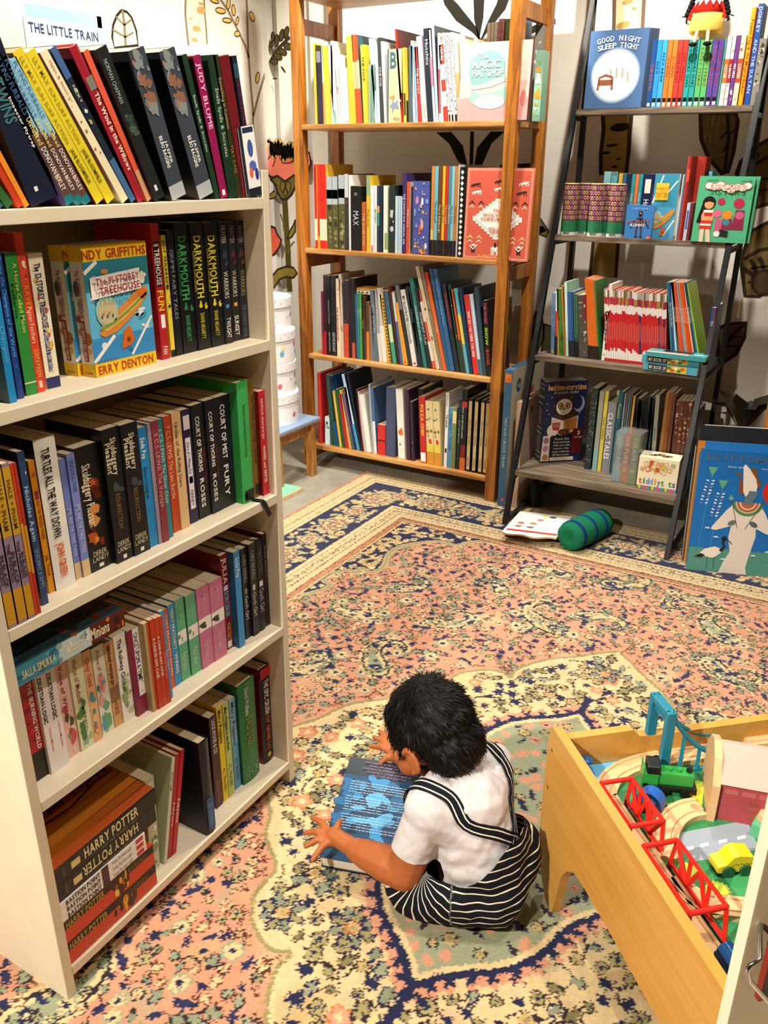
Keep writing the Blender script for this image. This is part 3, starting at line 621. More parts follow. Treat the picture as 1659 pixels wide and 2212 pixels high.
for i in range(4):
    r = (.150, .148, .143, .135)[i]; h = (.142, .142, .142, .142)[i]
    t = thing('hat_box', 'round white speckled hat box, %s in the stack on the blue stool' % ('bottom one', 'second from bottom', 'third from bottom', 'topmost')[i], 'box', (hx+.004*(-1)**i, hy+.003*(i % 2), z), 'round white hat boxes stacked on the stool')
    mb = MB().lathe([(0, 0), (r-.004, 0), (r-.004, h-.01), (0, h-.01)], CARD, n=48, smooth=False)
    for k in range(16):
        a = rr.uniform(-2.2, .7); zz = rr.uniform(.02, h-.06); R_ = r-.0035; U = Vector((-math.sin(a), math.cos(a), 0)); O = Vector((R_*math.cos(a), R_*math.sin(a), zz)); c = rr.choice(('#63b7d6', '#e7cfd8', '#f0e3a8', '#d8707c', '#9aa4b4', '#c9c9cf')); s_ = rr.choice((.009, .012, .004, .003))
        mb.disc(0, 0, s_, s_, c, O, U, (0, 0, 1), 1, 10)
    mb.build('body', t)
    ld = MB().lathe([(0, h-.002), (r-.002, h-.002), (r, h-.005), (r, h-.042), (r-.003, h-.042), (r-.003, h-.012)], CARD, n=48, smooth=False)
    for k in range(34):
        a = k/34*6.283+rr.uniform(-.05, .05); zz = h-rr.uniform(.012, .036); R_ = r+.0002; U = Vector((-math.sin(a), math.cos(a), 0)); O = Vector((R_*math.cos(a), R_*math.sin(a), zz)); ld.disc(0, 0, .0016, .0034, rr.choice(('#6d7080', '#9a8f8f', '#4a4a55')), O, U, (0, 0, 1), 1, 6, rot=rr.uniform(0, 90))
    ld.build('lid', t); z += h-.0015
t = thing('play_board', 'low mint green board with pale wooden edge on the concrete floor', 'board', (-2.3, 2.86, -.008), mtx=T(-2.135, 2.765, -.008) @ RZ(0))
MB().box((-.3, -.0, .0), (.0, .15, .022), wood('ply', '#c9a878', '#dcc198', '#e8d2ac', (3, 20, 20), .5), .003).build('base', t); MB().box((-.295, .008, .0222), (-.007, .145, .0245), '#7fd0a4').build('top', t)
# ------------------------------------------------------------------ books
PAGE = mat('#d8c7a6', .8, .1); PAGEW = mat('#efe9dc', .8, .1)
def pagemat():
    m = bpy.data.materials.new('page_edges'); m.use_nodes = True; nt = m.node_tree; b = nt.nodes['Principled BSDF']; b.inputs['Roughness'].default_value = .85
    tc = nt.nodes.new('ShaderNodeTexCoord'); mp = nt.nodes.new('ShaderNodeMapping'); mp.inputs['Scale'].default_value = (1400, 4, 4); n = nt.nodes.new('ShaderNodeTexNoise'); n.inputs['Scale'].default_value = 1; n.inputs['Detail'].default_value = 2
    r = nt.nodes.new('ShaderNodeValToRGB'); r.color_ramp.elements[0].position = .35; r.color_ramp.elements[0].color = lin('#b9a27c'); r.color_ramp.elements[1].position = .6; r.color_ramp.elements[1].color = lin('#e0d2b4')
    nt.links.new(tc.outputs['Object'], mp.inputs[0]); nt.links.new(mp.outputs[0], n.inputs['Vector']); nt.links.new(n.outputs['Fac'], r.inputs[0]); nt.links.new(r.outputs[0], b.inputs['Base Color']); return m
PAGES = pagemat()
def cov(c): return mat(c, .38, .45) if isinstance(c, str) else c
SU, SV = (1, 0, 0), (0, 0, 1)
def book(mtx, t, h, d, col, label, group=None, hard=False, bands=(), titles=(), side=None, art=None, name='book', cat='book', spineart=None, front=None):
    """a closed book standing upright: spine at y=0 facing -y, thickness along x, height along z"""
    o = thing(name, label, cat, group=group, mtx=mtx); c = .0024 if hard else .0006; c = min(c, t*.22); e = .003 if hard else .0006
    mb = MB(); C = cov(col); S = cov(side) if side else C
    if hard and t > .014:
        n = 6; arc = [(t*i/n, -.0035*math.sin(math.pi*i/n)) for i in range(n+1)]
        out = arc+[(t, d), (t-c, d), (t-c, c), (c, c), (c, d), (0, d)]
    else: out = [(0, 0), (t, 0), (t, d), (t-c, d), (t-c, c), (c, c), (c, d), (0, d)]; arc = None
    mb.prism(out[::-1], (0, 0, h), C, O=(0, 0, 0), U=(1, 0, 0), V=(0, 1, 0))
    if side: mb.flat([(.0, 0), (d, 0), (d, h), (0, h)], S, (0, d, 0), (0, -1, 0), SV, 1, .0002); mb.flat([(0, 0), (d, 0), (d, h), (0, h)], S, (t, 0, 0), (0, 1, 0), SV, 1, .0002)
    yo = -.0037 if (hard and t > .014) else 0
    for b in bands:
        f0, f1, bc = b[:3]; a0, a1 = (b[3], b[4]) if len(b) > 3 else (.04 if yo else 0, .96 if yo else 1)
        mb.rect(a0*t, f0*h, a1*t, f1*h, cov(bc), (0, yo, 0), SU, SV, 1)
    if spineart: spineart(mb, t, h, yo)
    co = mb.build('cover', o)
    MB().box((c, c, e), (t-c, d-e-.001, h-e), PAGES if t > .004 else PAGEW).build('pages', o)
    if titles:
        for q_, ti in enumerate(titles):
            tb = MB()
            s, tc, f0, f1 = ti[:4]; a0, a1 = (ti[4], ti[5]) if len(ti) > 4 else (.22, .78); bold = len(ti) > 6 and ti[6]
            if s[0] == '^': tb.text(s[1:], cov(tc), (a0*t, yo, f0*h), (1, 0, 0), (0, 0, 1), (a1-a0)*t, (f1-f0)*h, 3, bold)
            elif s[0] == '~': tb.text(s[1:], cov(tc), (a1*t, yo, f0*h), (0, 0, 1), (-1, 0, 0), (f1-f0)*h, (a1-a0)*t, 3, bold)
            else: tb.text(s, cov(tc), (a0*t, yo, f1*h), (0, 0, -1), (1, 0, 0), (f1-f0)*h, (a1-a0)*t, 3, bold)
            tb.build('lettering' if q_ else 'title', co)
    if art: art(o, t, h, d)
    return o
def solve_axis(px, ax, fixed, z):
    """coordinate along the shelf where the line (plane ax = fixed, height z) is crossed at image column px"""
    py = 900.
    for _ in range(6):
        p = at(px, py, ax, fixed); q = Vector(p); q.z = z; py = pj(q)[1]
    p = at(px, py, ax, fixed); return p.y if ax == 0 else p.x
def row(rows, z, where, ax, plane, zoom=(0, 0, 1), depth=.2, group=None, hardset=(), minx=None, maxx=None, start=1):
    """rows: (x0, x1, top_x or None, top_y, colour, {options}) in pixels of the spine's foot and head"""
    ox, oy, s = zoom; prev = -9; k = start-1
    for r in rows:
        x0, x1, tx, ty, col = r[:5]; op = r[5] if len(r) > 5 else {}; k += 1
        F = plane+(op.get('in', 0)*(1 if ax == 1 else -1)); F = F
        a = solve_axis(ox+x0/s, ax, F, z); b = solve_axis(ox+x1/s, ax, F, z)
        if 'h' in op: h, lean = op['h'], math.radians(op.get('lean', 0))
        else:
            if tx is None:
                q = Vector((a, F, z)) if ax == 1 else Vector((F, a, z)); base = pj(q); lo, hi = 0., .6
                for _ in range(30):
                    m_ = (lo+hi)/2; q.z = z+m_
                    if pj(q)[1] > oy+ty/s: lo = m_
                    else: hi = m_
                h, lean = lo, 0.
            else:
                p = at(ox+tx/s, oy+ty/s, ax, F); du = (p.x if ax == 1 else p.y)-a; dz = p.z-z; h = math.hypot(du, dz); lean = math.atan2(du, dz)
        if 'cap' in op: h = min(h, op['cap'])
        t = max(.0025, (b-a)*math.cos(lean)-.0004)
        a = max(a, prev); 
        foot = t/math.cos(lean)
        if lean > .001: a0 = a+ (t*math.cos(lean)); 
        A = T(a, F, z+.0003) if ax == 1 else T(F, a, z+.0003) @ RZ(90)
        if lean > .001: # pivot on the right lower corner
            A = A @ T(foot, 0, 0) @ RY(math.degrees(lean)) @ T(-t, 0, 0)
        elif lean < -.001: A = A @ RY(math.degrees(lean))
        prev = a+foot+.0002
        d = op.get('d', depth); kind = 'slim' if t < .011 else ('thick' if t > .032 else '')
        adj = op.get('adj', ''); noun = 'hardback' if op.get('hard') else op.get('noun', 'book')
        lab = op.get('label') or ' '.join(('%s %s %s%s, %s from left on %s' % (kind, colname(col), adj+' ' if adj else '', noun, ordinal(k), where)).split())
        o = book(A, t, h, d, col, lab, group, hard=op.get('hard', False), bands=op.get('b', ()), titles=op.get('t', ()), side=op.get('side'), art=op.get('art'), spineart=op.get('sa'))
    return k
def bl_row(rows, z, where, **kw):
    """cream bookcase: rows of (foot left px, py, foot right px, top py, colour, options); the foot's own pixel gives how far back the spine stands"""
    prev = -9; k = 0
    for r in rows:
        x0, y0, x1, ty, col = r[:5]; op = r[5] if len(r) > 5 else {}; k += 1
        p = at(x0, y0, 2, z); F = min(p.x, BX-.004); F = max(F, BX-.05); F -= op.get('in', 0)
        a = solve_axis(x0, 0, F, z); b = solve_axis(x1, 0, F, z); lean = math.radians(op.get('lean', 0))
        q = Vector((F, a, z)); lo, hi = 0., .4
        for _ in range(30):
            m_ = (lo+hi)/2; q.z = z+m_; q.y = a+m_*math.tan(lean)
            if pj(q)[1] > ty: lo = m_
            else: hi = m_
        h = op.get('h', lo/math.cos(lean)); t = max(.003, (b-a)*math.cos(lean)-.0004); a = max(a, prev); foot = t/math.cos(lean)
        t = min(t, BY1-.0195-a-.0005) if lean == 0 else t
        A = T(F, a, z+.0003) @ RZ(90)
        if lean > 0: A = A @ T(foot, 0, 0) @ RY(op['lean']) @ T(-t, 0, 0)
        elif lean < 0: A = A @ RY(op['lean'])
        prev = a+foot+.0002; kind = 'slim' if t < .013 else ('thick' if t > .035 else ''); adj = op.get('adj', ''); noun = 'hardback' if op.get('hard') else 'paperback'
        lab = op.get('label') or ' '.join(('%s %s %s %s, %s from left on %s' % (kind, colname(col), adj, noun, ordinal(k), where)).split())
        book(A, t, h, min(op.get('d', .135), BD-.02-(BX-F)), col, lab, op.get('g'), hard=op.get('hard', False), bands=op.get('b', ()), titles=op.get('t', ()), side=op.get('side'), spineart=op.get('sa'))
W_, K_, YL, G1 = '#f2eee6', '#101318', '#f0c41c', '#2e9a4a'
def dots(col, n, f0, f1, r=.0012, seed=1):
    def fn(mb, t, h, yo):
        R_ = random.Random(seed)
        for i in range(n): mb.disc(R_.uniform(.12, .88)*t, R_.uniform(f0, f1)*h, r, r, cov(col if isinstance(col, str) else R_.choice(col)), (0, yo, 0), SU, SV, 2, 8)
    return fn
def blobs(cols, n, f0, f1, a=.3, seed=1, sx=1.):
    """loose painted patches: the illustration that runs over a spine"""
    def fn(mb, t, h, yo):
        R_ = random.Random(seed)
        for i in range(n):
            w2 = R_.uniform(.3, 1)*a*t; u = R_.uniform(0, 1)*(t-2*w2)+w2; v = R_.uniform(f0, f1)*h; hy_ = w2*R_.uniform(.5, 1.8)*sx; n_ = 9; ph = R_.uniform(0, 6.3); mb.flat([(min(t, max(0, u+w2*k_*math.cos(a_))), v+hy_*k_*math.sin(a_)) for a_, k_ in ((ph+6.283*q/n_, R_.uniform(.45, 1.15)) for q in range(n_))], cov(R_.choice(cols)), (0, yo, 0), SU, SV, 2+i*.1)
    return fn
# --- cream bookcase, second shelf from the top (z = 1.064)
S = 'the cream bookcase\'s second shelf'
bl_row([
 (22, 872, 38, 640, '#1d86c6', {'t': [('DAHL', '#8fd6ef', .7, .98), ('Champion', '#63b4e0', .2, .6)], 'side': '#124862', 'h': .205}),
 (40, 863, 53.5, 600, '#1c3f86', {'t': [('Danny the Champion of the World', '#5cb1e4', .3, .97)], 'sa': blobs(['#b9845a', '#2f63a8'], 5, .08, .3), 'h': .203}),
 (58, 856, 82.5, 534, '#2f8a3c', {'t': [('A Horse Called Moon', '#d8e04a', .45, .93, .5, .85), ('Katherine', '#17361c', .45, .9, .1, .42)], 'b': [(.085, .095, '#e6dcc0')], 'side': '#14181a', 'h': .20}),
 (82.5, 849, 99.5, 503, '#d9472b', {'t': [('RAVE', '#f3a33a', .56, .68), ('Pigeon Feathers', '#f8d6b0', .32, .55), ('SONYA MASON', '#f2b75c', .1, .28)], 'sa': blobs(['#f4d7c2', '#c03426'], 6, .7, .9), 'b': [(.03, .075, '#f4cfb0', .3, .7)]}),
 (103, 841.5, 132, 549, '#f0e6c8', {'t': [('The 52-STOREY TREEHOUSE', '#3a3560', .46, .93, .3, .75, True), ('ANDY GRIFFITHS & TERRY DENTON', W_, .13, .43, .3, .62)], 'b': [(0, .085, '#2c2a63'), (.13, .45, '#2c2a63', .3, .62)], 'sa': blobs(['#e0b84c', '#7db0d0', '#c8543a', '#e8d6a0'], 12, .1, .95, .22, 3), 'cap': .2}),
], BZ[3], S)
def sandwich(mb, O, U, V, w, h, k=1.):
    """the flying sandwich with its glass dome, plain stand-in art"""
    O = Vector(O); c = lambda x: cov(x)
    body = [(.12, .33), (.2, .3), (.4, .33), (.6, .40), (.8, .49), (.93, .57), (.96, .63), (.9, .65), (.75, .62), (.55, .54), (.35, .47), (.18, .41)]
    mb.flat([(u*w, v*h) for u, v in body], c('#d88a3e'), O, U, V, 4); mb.flat([(u*w, v*h) for u, v in [(.14, .37), (.35, .42), (.6, .5), (.85, .59), (.94, .6), (.92, .565), (.75, .5), (.5, .41), (.25, .345)]], c('#e6b25e'), O, U, V, 5)
    mb.line([(u*w, v*h) for u, v in [(.14, .365), (.35, .40), (.6, .475), (.85, .565), (.95, .6)]], .02*h, c('#7f9a3e'), O, U, V, 6)
    mb.disc(.27*w, .50*h, .17*w, .12*h, c('#9cc7b4'), O, U, V, 5); mb.disc(.27*w, .49*h, .14*w, .095*h, c('#c7b98c'), O, U, V, 6)
    for i in range(7): mb.disc((.18+.028*i)*w, (.46+.02*(i % 3))*h, .012*w, .016*h, c(('#3b3f52', '#a5703e', '#d8a070')[i % 3]), O, U, V, 7, 9)
    mb.flat([(u*w, v*h) for u, v in [(.5, .33), (.44, .18), (.58, .2), (.66, .24), (.6, .36)]], c('#d66a22'), O, U, V, 5); mb.disc(.56*w, .25*h, .03*w, .02*h, c('#7a3a22'), O, U, V, 6)
def tree_face(label, O, ang, w, h, th, back=False, text=('NDY GRIFFITHS', 'The 91-STOREY', 'TREEHOUSE', 'ERRY DENTON')):
    """face-out copy: spine at the left, cover towards the room. local x along the cover, y inward, z up"""
    o = thing('book', label, 'book', mtx=T(*O) @ RZ(ang)); mb = MB(); c = .0006; C = cov('#5fb4d8')
    mb.box((0, 0, 0), (w, c, h), C).box((0, th-c, 0), (w, th, h), C).box((0, c, 0), (c, th-c, h), cov('#f3efe2'))
    FO, FU, FV = (0, 0, 0), (1, 0, 0), (0, 0, 1)
    mb.rect(0, .885*h, w, h, cov('#f0c41c'), FO, FU, FV, 1); mb.rect(0, 0, w, .105*h, cov('#f0c41c'), FO, FU, FV, 1)
    mb.rect(0, .66*h, w, .885*h, cov('#2d7f92'), FO, FU, FV, 1); mb.rect(0, .105*h, w, .3*h, cov('#3b8ecb'), FO, FU, FV, 1)
    R_ = random.Random(3)
    for i in range(16): mb.disc(R_.uniform(.1, .9)*w, R_.uniform(.14, .84)*h, R_.uniform(.03, .09)*w, R_.uniform(.01, .03)*h, cov(R_.choice(('#f1f1ea', '#3d97c4', '#2a6f9c', '#dfeaf0'))), FO, FU, FV, 2, 14, rot=R_.uniform(-30, 30))
    for a, b, e in (((.0, .80), (.2, .92), .03), ((.05, .6), (.95, .74), .03), ((.6, .12), (.98, .40), .022), ((.0, .12), (.35, .3), .03)): mb.line([(a[0]*w, a[1]*h), (b[0]*w, min(b[1], .88)*h)], e*h, cov('#f4f2ea'), FO, FU, FV, 2.4)
    sandwich(mb, FO, FU, FV, w, h); mb.disc(.3*w, .80*h, .06*w, .02*h, cov('#c08a4a'), FO, FU, FV, 4)
    mb.flat([(.06*w, .60*h), (.84*w, .635*h), (.84*w, .80*h), (.06*w, .765*h)], cov('#efe9e2'), FO, FU, FV, 8)
    mb.disc(.86*w, .60*h, .07*w, .05*h, cov('#d66a22'), FO, FU, FV, 6); mb.disc(.88*w, .72*h, .04*w, .05*h, cov('#e9e6c2'), FO, FU, FV, 5)
    # spine
    SO, SUx = (0, th, 0), (0, -1, 0)
    mb.rect(0, .885*h, th, h, cov('#f0c41c'), SO, SUx, FV, 1); mb.rect(0, 0, th, .1*h, cov('#f0c41c'), SO, SUx, FV, 1); mb.rect(.3*th, .12*h, .62*th, .44*h, cov('#a3202c'), SO, SUx, FV, 3)
    mb.disc(.35*th, .35*h, .3*th, .03*h, cov('#d88a3e'), SO, SUx, FV, 2); mb.disc(.7*th, .3*h, .28*th, .05*h, cov('#b9772e'), SO, SUx, FV, 2); mb.disc(.3*th, .68*h, .2*th, .06*h, cov('#4b5a60'), SO, SUx, FV, 2); mb.disc(.5*th, .2*h, .4*th, .03*h, cov('#e2c27c'), SO, SUx, FV, 2); mb.disc(.2*th, .45*h, .15*th, .03*h, cov('#b8442c'), SO, SUx, FV, 2)
    co = mb.build('cover', o); MB().box((c, c, .0006), (w-.001, th-c, h-.0006), PAGES).build('pages', o)
    tb = MB(); RDT = cov('#b23a2a')
    tb.text(text[0], RDT, (.0*w, 0, .90*h), FU, FV, .98*w, .072*h, 3, True); tb.text(text[1], cov('#8e2436'), (.1*w, 0, .705*h), (1, 0, .04), FV, .68*w, .055*h, 30, True); tb.text(text[2], cov('#8e2436'), (.14*w, 0, .635*h), (1, 0, .04), FV, .64*w, .055*h, 30, True)
    tb.text(text[3], RDT, (.04*w, 0, .018*h), FU, FV, .9*w, .07*h, 3, True); tb.text('ILLUSTRATED BY', cov('#6c6a60'), (.02*w, 0, .108*h), FU, FV, .34*w, .022*h, 3)
    tb.text('The 91-STOREY TREEHOUSE', cov('#b2384a'), (0, .68*th, .82*h), (0, 0, -1), (0, -1, 0), .36*h, .34*th, 3, True); tb.text('ANDY GRIFFITHS & TERRY DENTON', W_, (0, .64*th, .43*h), (0, 0, -1), (0, -1, 0), .30*h, .2*th, 4, True); tb.text('PAN', cov('#b23a2a'), (0, .75*th, .02*h), (0, -1, 0), FV, .5*th, .02*h, 3, True)
    tb.build('title', co); return o
_a = at(209, 817, 2, BZ[3]); _b = at(349, 778, 2, BZ[3]); _ax = min(_a.x, BX-.004); wv = 0.132
tree_face('yellow and blue comic treehouse book facing out, front copy on the second cream shelf', (_ax, _a.y, BZ[3]+.0003), 90, wv, .199, .030)
_c = at(175.4, 827, 2, BZ[3])
tree_face('second treehouse book copy facing out, spine showing just left of the front copy', (_ax-.0315, _a.y-.0085, BZ[3]+.0003), 90, wv, .199, .030)
k0 = _a.y+wv
rows = [
 (351, 778, 368, 483.5, '#b71f27', {'t': [('8 TREEHOUSE', W_, .56, .86, .2, .8, True), ('FUN', YL, .37, .52, .15, .85, True), ('PAN', W_, .04, .1, .2, .8)], 'b': [(.55, .87, '#121212', .15, .85), (.24, .34, '#f2f2f2', .3, .8)], 'd': .13}),
 (371, 772, 380, 509, '#e8cf3a', {'t': [('JUST TRICKING!', K_, .62, .96)], 'sa': blobs(['#f1efe0', '#30332a', '#f0d030'], 7, .2, .6, .4), 'b': [(0, .06, K_)]}),
 (382, 771, 396, 498, '#14161a', {'t': [('GRIMM FAIRY TALES', '#8d9296', .3, .85, .25, .75)], 'in': .004, 'side': '#0d0f12'}),
 (398, 764, 428, 482, '#0f1215', {'t': [('DARKMOUTH', '#3fa85c', .42, .9, .2, .72, True), ('WORLDS EXPLODE', '#2c7a48', .46, .8, .05, .18), ('SHANE HEGARTY', '#4aa565', .09, .3, .3, .62)], 'sa': blobs(['#2f7a4a'], 4, .33, .38, .2)}),
 (430, 758, 457.5, 482, '#0f1215', {'t': [('DARKMOUTH', '#e4d23a', .42, .9, .2, .72, True), ('CHAOS DESCENDS', '#b9a72e', .46, .8, .05, .18), ('SHANE HEGARTY', '#d5c43a', .09, .3, .3, .62)], 'sa': blobs(['#d8c636'], 4, .33, .38, .2), 'label': 'thick black paperback with yellow bat lettering, left of its twin on second cream shelf'}),
 (459, 751, 487, 482, '#0f1215', {'t': [('DARKMOUTH', '#e4d23a', .42, .9, .2, .72, True), ('CHAOS DESCENDS', '#b9a72e', .46, .8, .05, .18), ('SHANE HEGARTY', '#d5c43a', .09, .3, .3, .62)], 'sa': blobs(['#d8c636'], 4, .33, .38, .2), 'label': 'thick black paperback with yellow bat lettering, right of its twin on second cream shelf'}),
 (488.5, 744, 505, 478, '#15181f', {'t': [('HUNTER', '#b8b0a0', .82, .96), ('WARRIORS', '#d5cfc0', .38, .6), ('TWILIGHT', W_, .05, .22)], 'sa': blobs(['#3e6f9c', '#26405c'], 5, .64, .78, .4), 'b': [(.3, .33, '#3f8fd0', .3, .7)]}),
 (506, 738, 522, 478, '#17171c', {'t': [('HUNTER', '#a98880', .82, .96), ('WARRIORS', '#cfc6c0', .38, .6), ('SUNSET', W_, .05, .22)], 'sa': blobs(['#7a3a34', '#4c2830'], 5, .64, .78, .4), 'b': [(.3, .33, '#e0b030', .3, .7)]}),
 (523, 734, 540, 478, '#191a1f', {'t': [('HUNTER', '#8d8478', .82, .96), ('WARRIORS', '#8d8256', .38, .6), ('THE DARKEST HOUR', '#5d6a7c', .02, .3)], 'sa': blobs(['#8d4c30', '#5c3020'], 5, .64, .78, .4)})]
bl_row(rows, BZ[3], 'the second cream shelf\'s right end')
# --- third shelf (z = .745)
S = 'the cream bookcase\'s third shelf'
PB = [('THE PRINCESS', '#2f2630', .28, .52, .1, .5, True), ('IN BLACK', '#241c28', .24, .48, .5, .9, True), ('HALE + PHAM', '#5a3a14', .6, .9)]
pbo = lambda l: {'t': PB, 'b': [(.02, .23, '#c8921c'), (.56, .98, '#c79a24')], 'side': '#171a20', 'label': l, 'in': 0.0}
bl_row([
 (19, 1362, 38, 1010, '#8d7a96', pbo('gold and purple paperback, leftmost of three alike on the third cream shelf')),
 (41, 1353, 60, 1008, '#8d7a96', pbo('gold and purple paperback, middle of three alike on the third cream shelf')),
 (62, 1342, 77, 1004, '#8d7a96', pbo('gold and purple paperback, rightmost of three alike on the third cream shelf')),
 (77.5, 1330, 84, 1003, '#c03a24', {'b': [(.3, .62, '#c9902a')]}), (84.5, 1326, 90, 1001, '#b5321f', {'b': [(.28, .6, '#c9902a')]}),
 (92, 1309, 106, 978, '#24406a', {'t': [('Nicholas Again', '#9fc2dd', .42, .8, .15, .75, True), ('GOSCINNY & SEMPE', '#7fa3c4', .12, .38)], 'sa': blobs(['#dfe6ea'], 2, .84, .88, .3)}),
 (107, 1283, 120, 997, '#d98a1e', {'t': [('AND THE WICKED WISHES', '#7a3410', .42, .72), ('J.B. Toad', '#5c2c10', .14, .3)], 'sa': blobs(['#7a2020', '#c0502a'], 3, .83, .93, .35), 'b': [(.72, .78, '#8a2340', .2, .8)]}),
 (121.5, 1278, 164, 953, '#efece4', {'hard': True, 't': [('TURTLES ALL THE WAY DOWN', '#111111', .36, .94, .22, .6, True), ('JOHN GREEN', '#e26a1e', .09, .32, .28, .62, True)], 'side': '#20252a', 'label': 'thick white hardback with black and orange lettering on the third cream shelf'}),
 (165, 1253, 178, 994, '#6f7fc4', {'t': [('EMIL AND THE THREE TWINS', '#c7cdf0', .2, .6)], 'b': [(0, .14, '#d9b98a')]}),
 (179, 1249, 195, 984, '#7a88cc', {'t': [('EMIL AND THE THREE TWINS', '#cfd4f4', .2, .6), ('ERICH KASTNER', '#5a66a8', .7, .95)], 'b': [(0, .14, '#dcbc8e')]}),
 (197, 1239.6, 245, 971, '#0f1013', {'t': [('Skulduggery Pleasant', '#e8ddc0', .36, .86, .2, .55, True), ('DEREK', '#d8cba8', .13, .17, .1, .9), ('^DEREK', '#d8cba8', .12, .165, .2, .8), ('^LANDY', '#d8cba8', .075, .115, .15, .85)][0:1]+[('^DEREK', '#d8cba8', .12, .165, .2, .8), ('^LANDY', '#d8cba8', .075, .115, .15, .85)], 'sa': blobs(['#7a2410', '#b8501c', '#4a160c', '#d88a3c'], 16, .16, .8, .26, 5), 'b': [(.02, .05, '#e8e4d8', .4, .6)], 'label': 'thick black paperback with fiery red spine art on the third cream shelf'}),
 (246, 1223, 281.6, 934, '#111215', {'t': [('Skulduggery', '#dccfae', .66, .93, .42, .74, True), ('Pleasant', '#dccfae', .68, .9, .1, .4, True), ('RESURRECTION', '#8a6a3c', .26, .52, .35, .62), ('^DEREK', '#d8cba8', .125, .165, .15, .85), ('^LANDY', '#d8cba8', .08, .12, .1, .9)], 'sa': blobs(['#9aa0a4', '#3c4448'], 4, .54, .6, .25, 2), 'b': [(.02, .05, '#e8e4d8', .4, .6)], 'label': 'thick black paperback with skull lettering, left of two alike on third cream shelf'}),
 (282.5, 1207, 317, 924, '#111215', {'t': [('Skulduggery', '#dccfae', .66, .93, .42, .74, True), ('Pleasant', '#dccfae', .68, .9, .1, .4, True), ('RESURRECTION', '#8a6a3c', .26, .52, .35, .62), ('^DEREK', '#d8cba8', .125, .165, .15, .85), ('^LANDY', '#d8cba8', .08, .12, .1, .9)], 'sa': blobs(['#9aa0a4', '#3c4448'], 4, .54, .6, .25, 2), 'b': [(.02, .05, '#e8e4d8', .4, .6)], 'label': 'thick black paperback with skull lettering, right of two alike on third cream shelf'}),
 (319, 1187, 338, 929, '#1f86c4', {'t': [('Soda Pop', W_, .75, .92, .25, .7, True), ('Barbro Lindgren', '#123c60', .42, .68, .25, .65)]}),
 (338.6, 1179, 346, 918, '#9b8a96'), (347, 1176, 361, 914, '#8a3140', {'t': [('5 C.S. LEWIS The Voyage', '#d9a8a0', .3, .9)]}), (362, 1165, 375, 908, '#2d7f84', {'t': [('6 C.S. LEWIS The Silver Chair', '#bfe0dc', .3, .92)]}),
 (376, 1152, 391, 902, '#c2451f', {'t': [('7 C.S. LEWIS The Last Battle', '#f0c9a4', .3, .92)]}), (392, 1146, 410, 895, '#e2b884', {'t': [('Urchin of the Riding Stars', '#5c3f22', .38, .92, .2, .6)]}),
 (412, 1133, 430, 888, '#231a44', {'t': [('Diary of a Wimpy Kid', '#30264c', .45, .72, .3, .65), ('KINNEY', '#5c3a7c', .16, .3, .3, .65)], 'b': [(.13, .76, '#efe6ee', .2, .78), (.83, .95, '#e9e0ea', .15, .85), (.36, .42, '#d84a3a', .3, .7)]}),
 (432, 1123, 457.5, 878, '#14151c', {'t': [('COURT OF THORNS', W_, .42, .9, .25, .58, True), ('ROSES', W_, .1, .36, .25, .58, True), ('SARAH J. MAAS', '#8e2626', .3, .62, .68, .84)], 'label': 'black and white lettered thorn paperback, left of two alike on third cream shelf'}),
 (458.5, 1112, 481, 868, '#14151c', {'t': [('COURT OF THORNS', W_, .42, .9, .25, .58, True), ('ROSES', W_, .1, .36, .25, .58, True), ('SARAH J. MAAS', '#8e2626', .3, .62, .68, .84)], 'label': 'black and white lettered thorn paperback, right of two alike on third cream shelf'}),
 (482, 1100, 511, 860, '#15161d', {'t': [('COURT OF MIST', W_, .45, .93, .25, .58, True), ('FURY', W_, .1, .4, .25, .58, True), ('SARAH J. MAAS', '#27356c', .3, .62, .68, .84)]}),
 (523, 1091, 546, 830, '#3fb45c', {'hard': True, 'd': .19, 't': [('Return to the Hundred Acre Wood', '#17502a', .4, .82, .3, .56)], 'b': [(.02, .11, '#121817', .1, .9), (.035, .085, '#a8c4b0', .15, .32)], 'side': '#3aa855', 'label': 'bright green hardback with black spine patch on the third cream shelf'}),
 (548.5, 1076, 561, 822, '#7c5c26', {'d': .19, 'hard': True, 't': [('The House at Pooh Corner', '#4c3614', .3, .9)], 'b': [(.03, .12, '#14161a', .2, .9)]}),
 (566, 1073.5, 579.5, 848, '#c3202a', {'t': [('michael morpurgo', '#f2c8c0', .55, .93, .3, .7, True), ('HANSEL and GRETEL', W_, .12, .48, .3, .7, True)], 'side': '#7a1216', 'd': .12}),
], BZ[2], S)
# ribbon marker of the green hardback
_r = at(547, 1084, 2, BZ[2]); ro = MB(); pts = [(_r.x-.03, _r.y, BZ[2]+.0012), (BX+.0005, _r.y+.008, BZ[2]+.0012), (BX+.0035, _r.y+.012, BZ[2]-.006), (BX+.003, _r.y+.02, BZ[2]-.022), (BX+.003, _r.y+.027, BZ[2]-.036)]
for a, b in zip(pts[:-1], pts[1:]):
    a, b = Vector(a), Vector(b); d = Vector((0, .0055, .002)); n = Vector((.0006, 0, .0006)); ro.add([a-d, a+d, b+d, b-d, a-d+n, a+d+n, b+d+n, b-d+n], [(0, 1, 2, 3), (7, 6, 5, 4), (0, 4, 5, 1), (2, 6, 7, 3), (1, 5, 6, 2), (0, 3, 7, 4)], mat('#121519', .5))
tag(ro.build('bookmark_ribbon'), 'black ribbon hanging over the edge of the third cream shelf', 'ribbon')
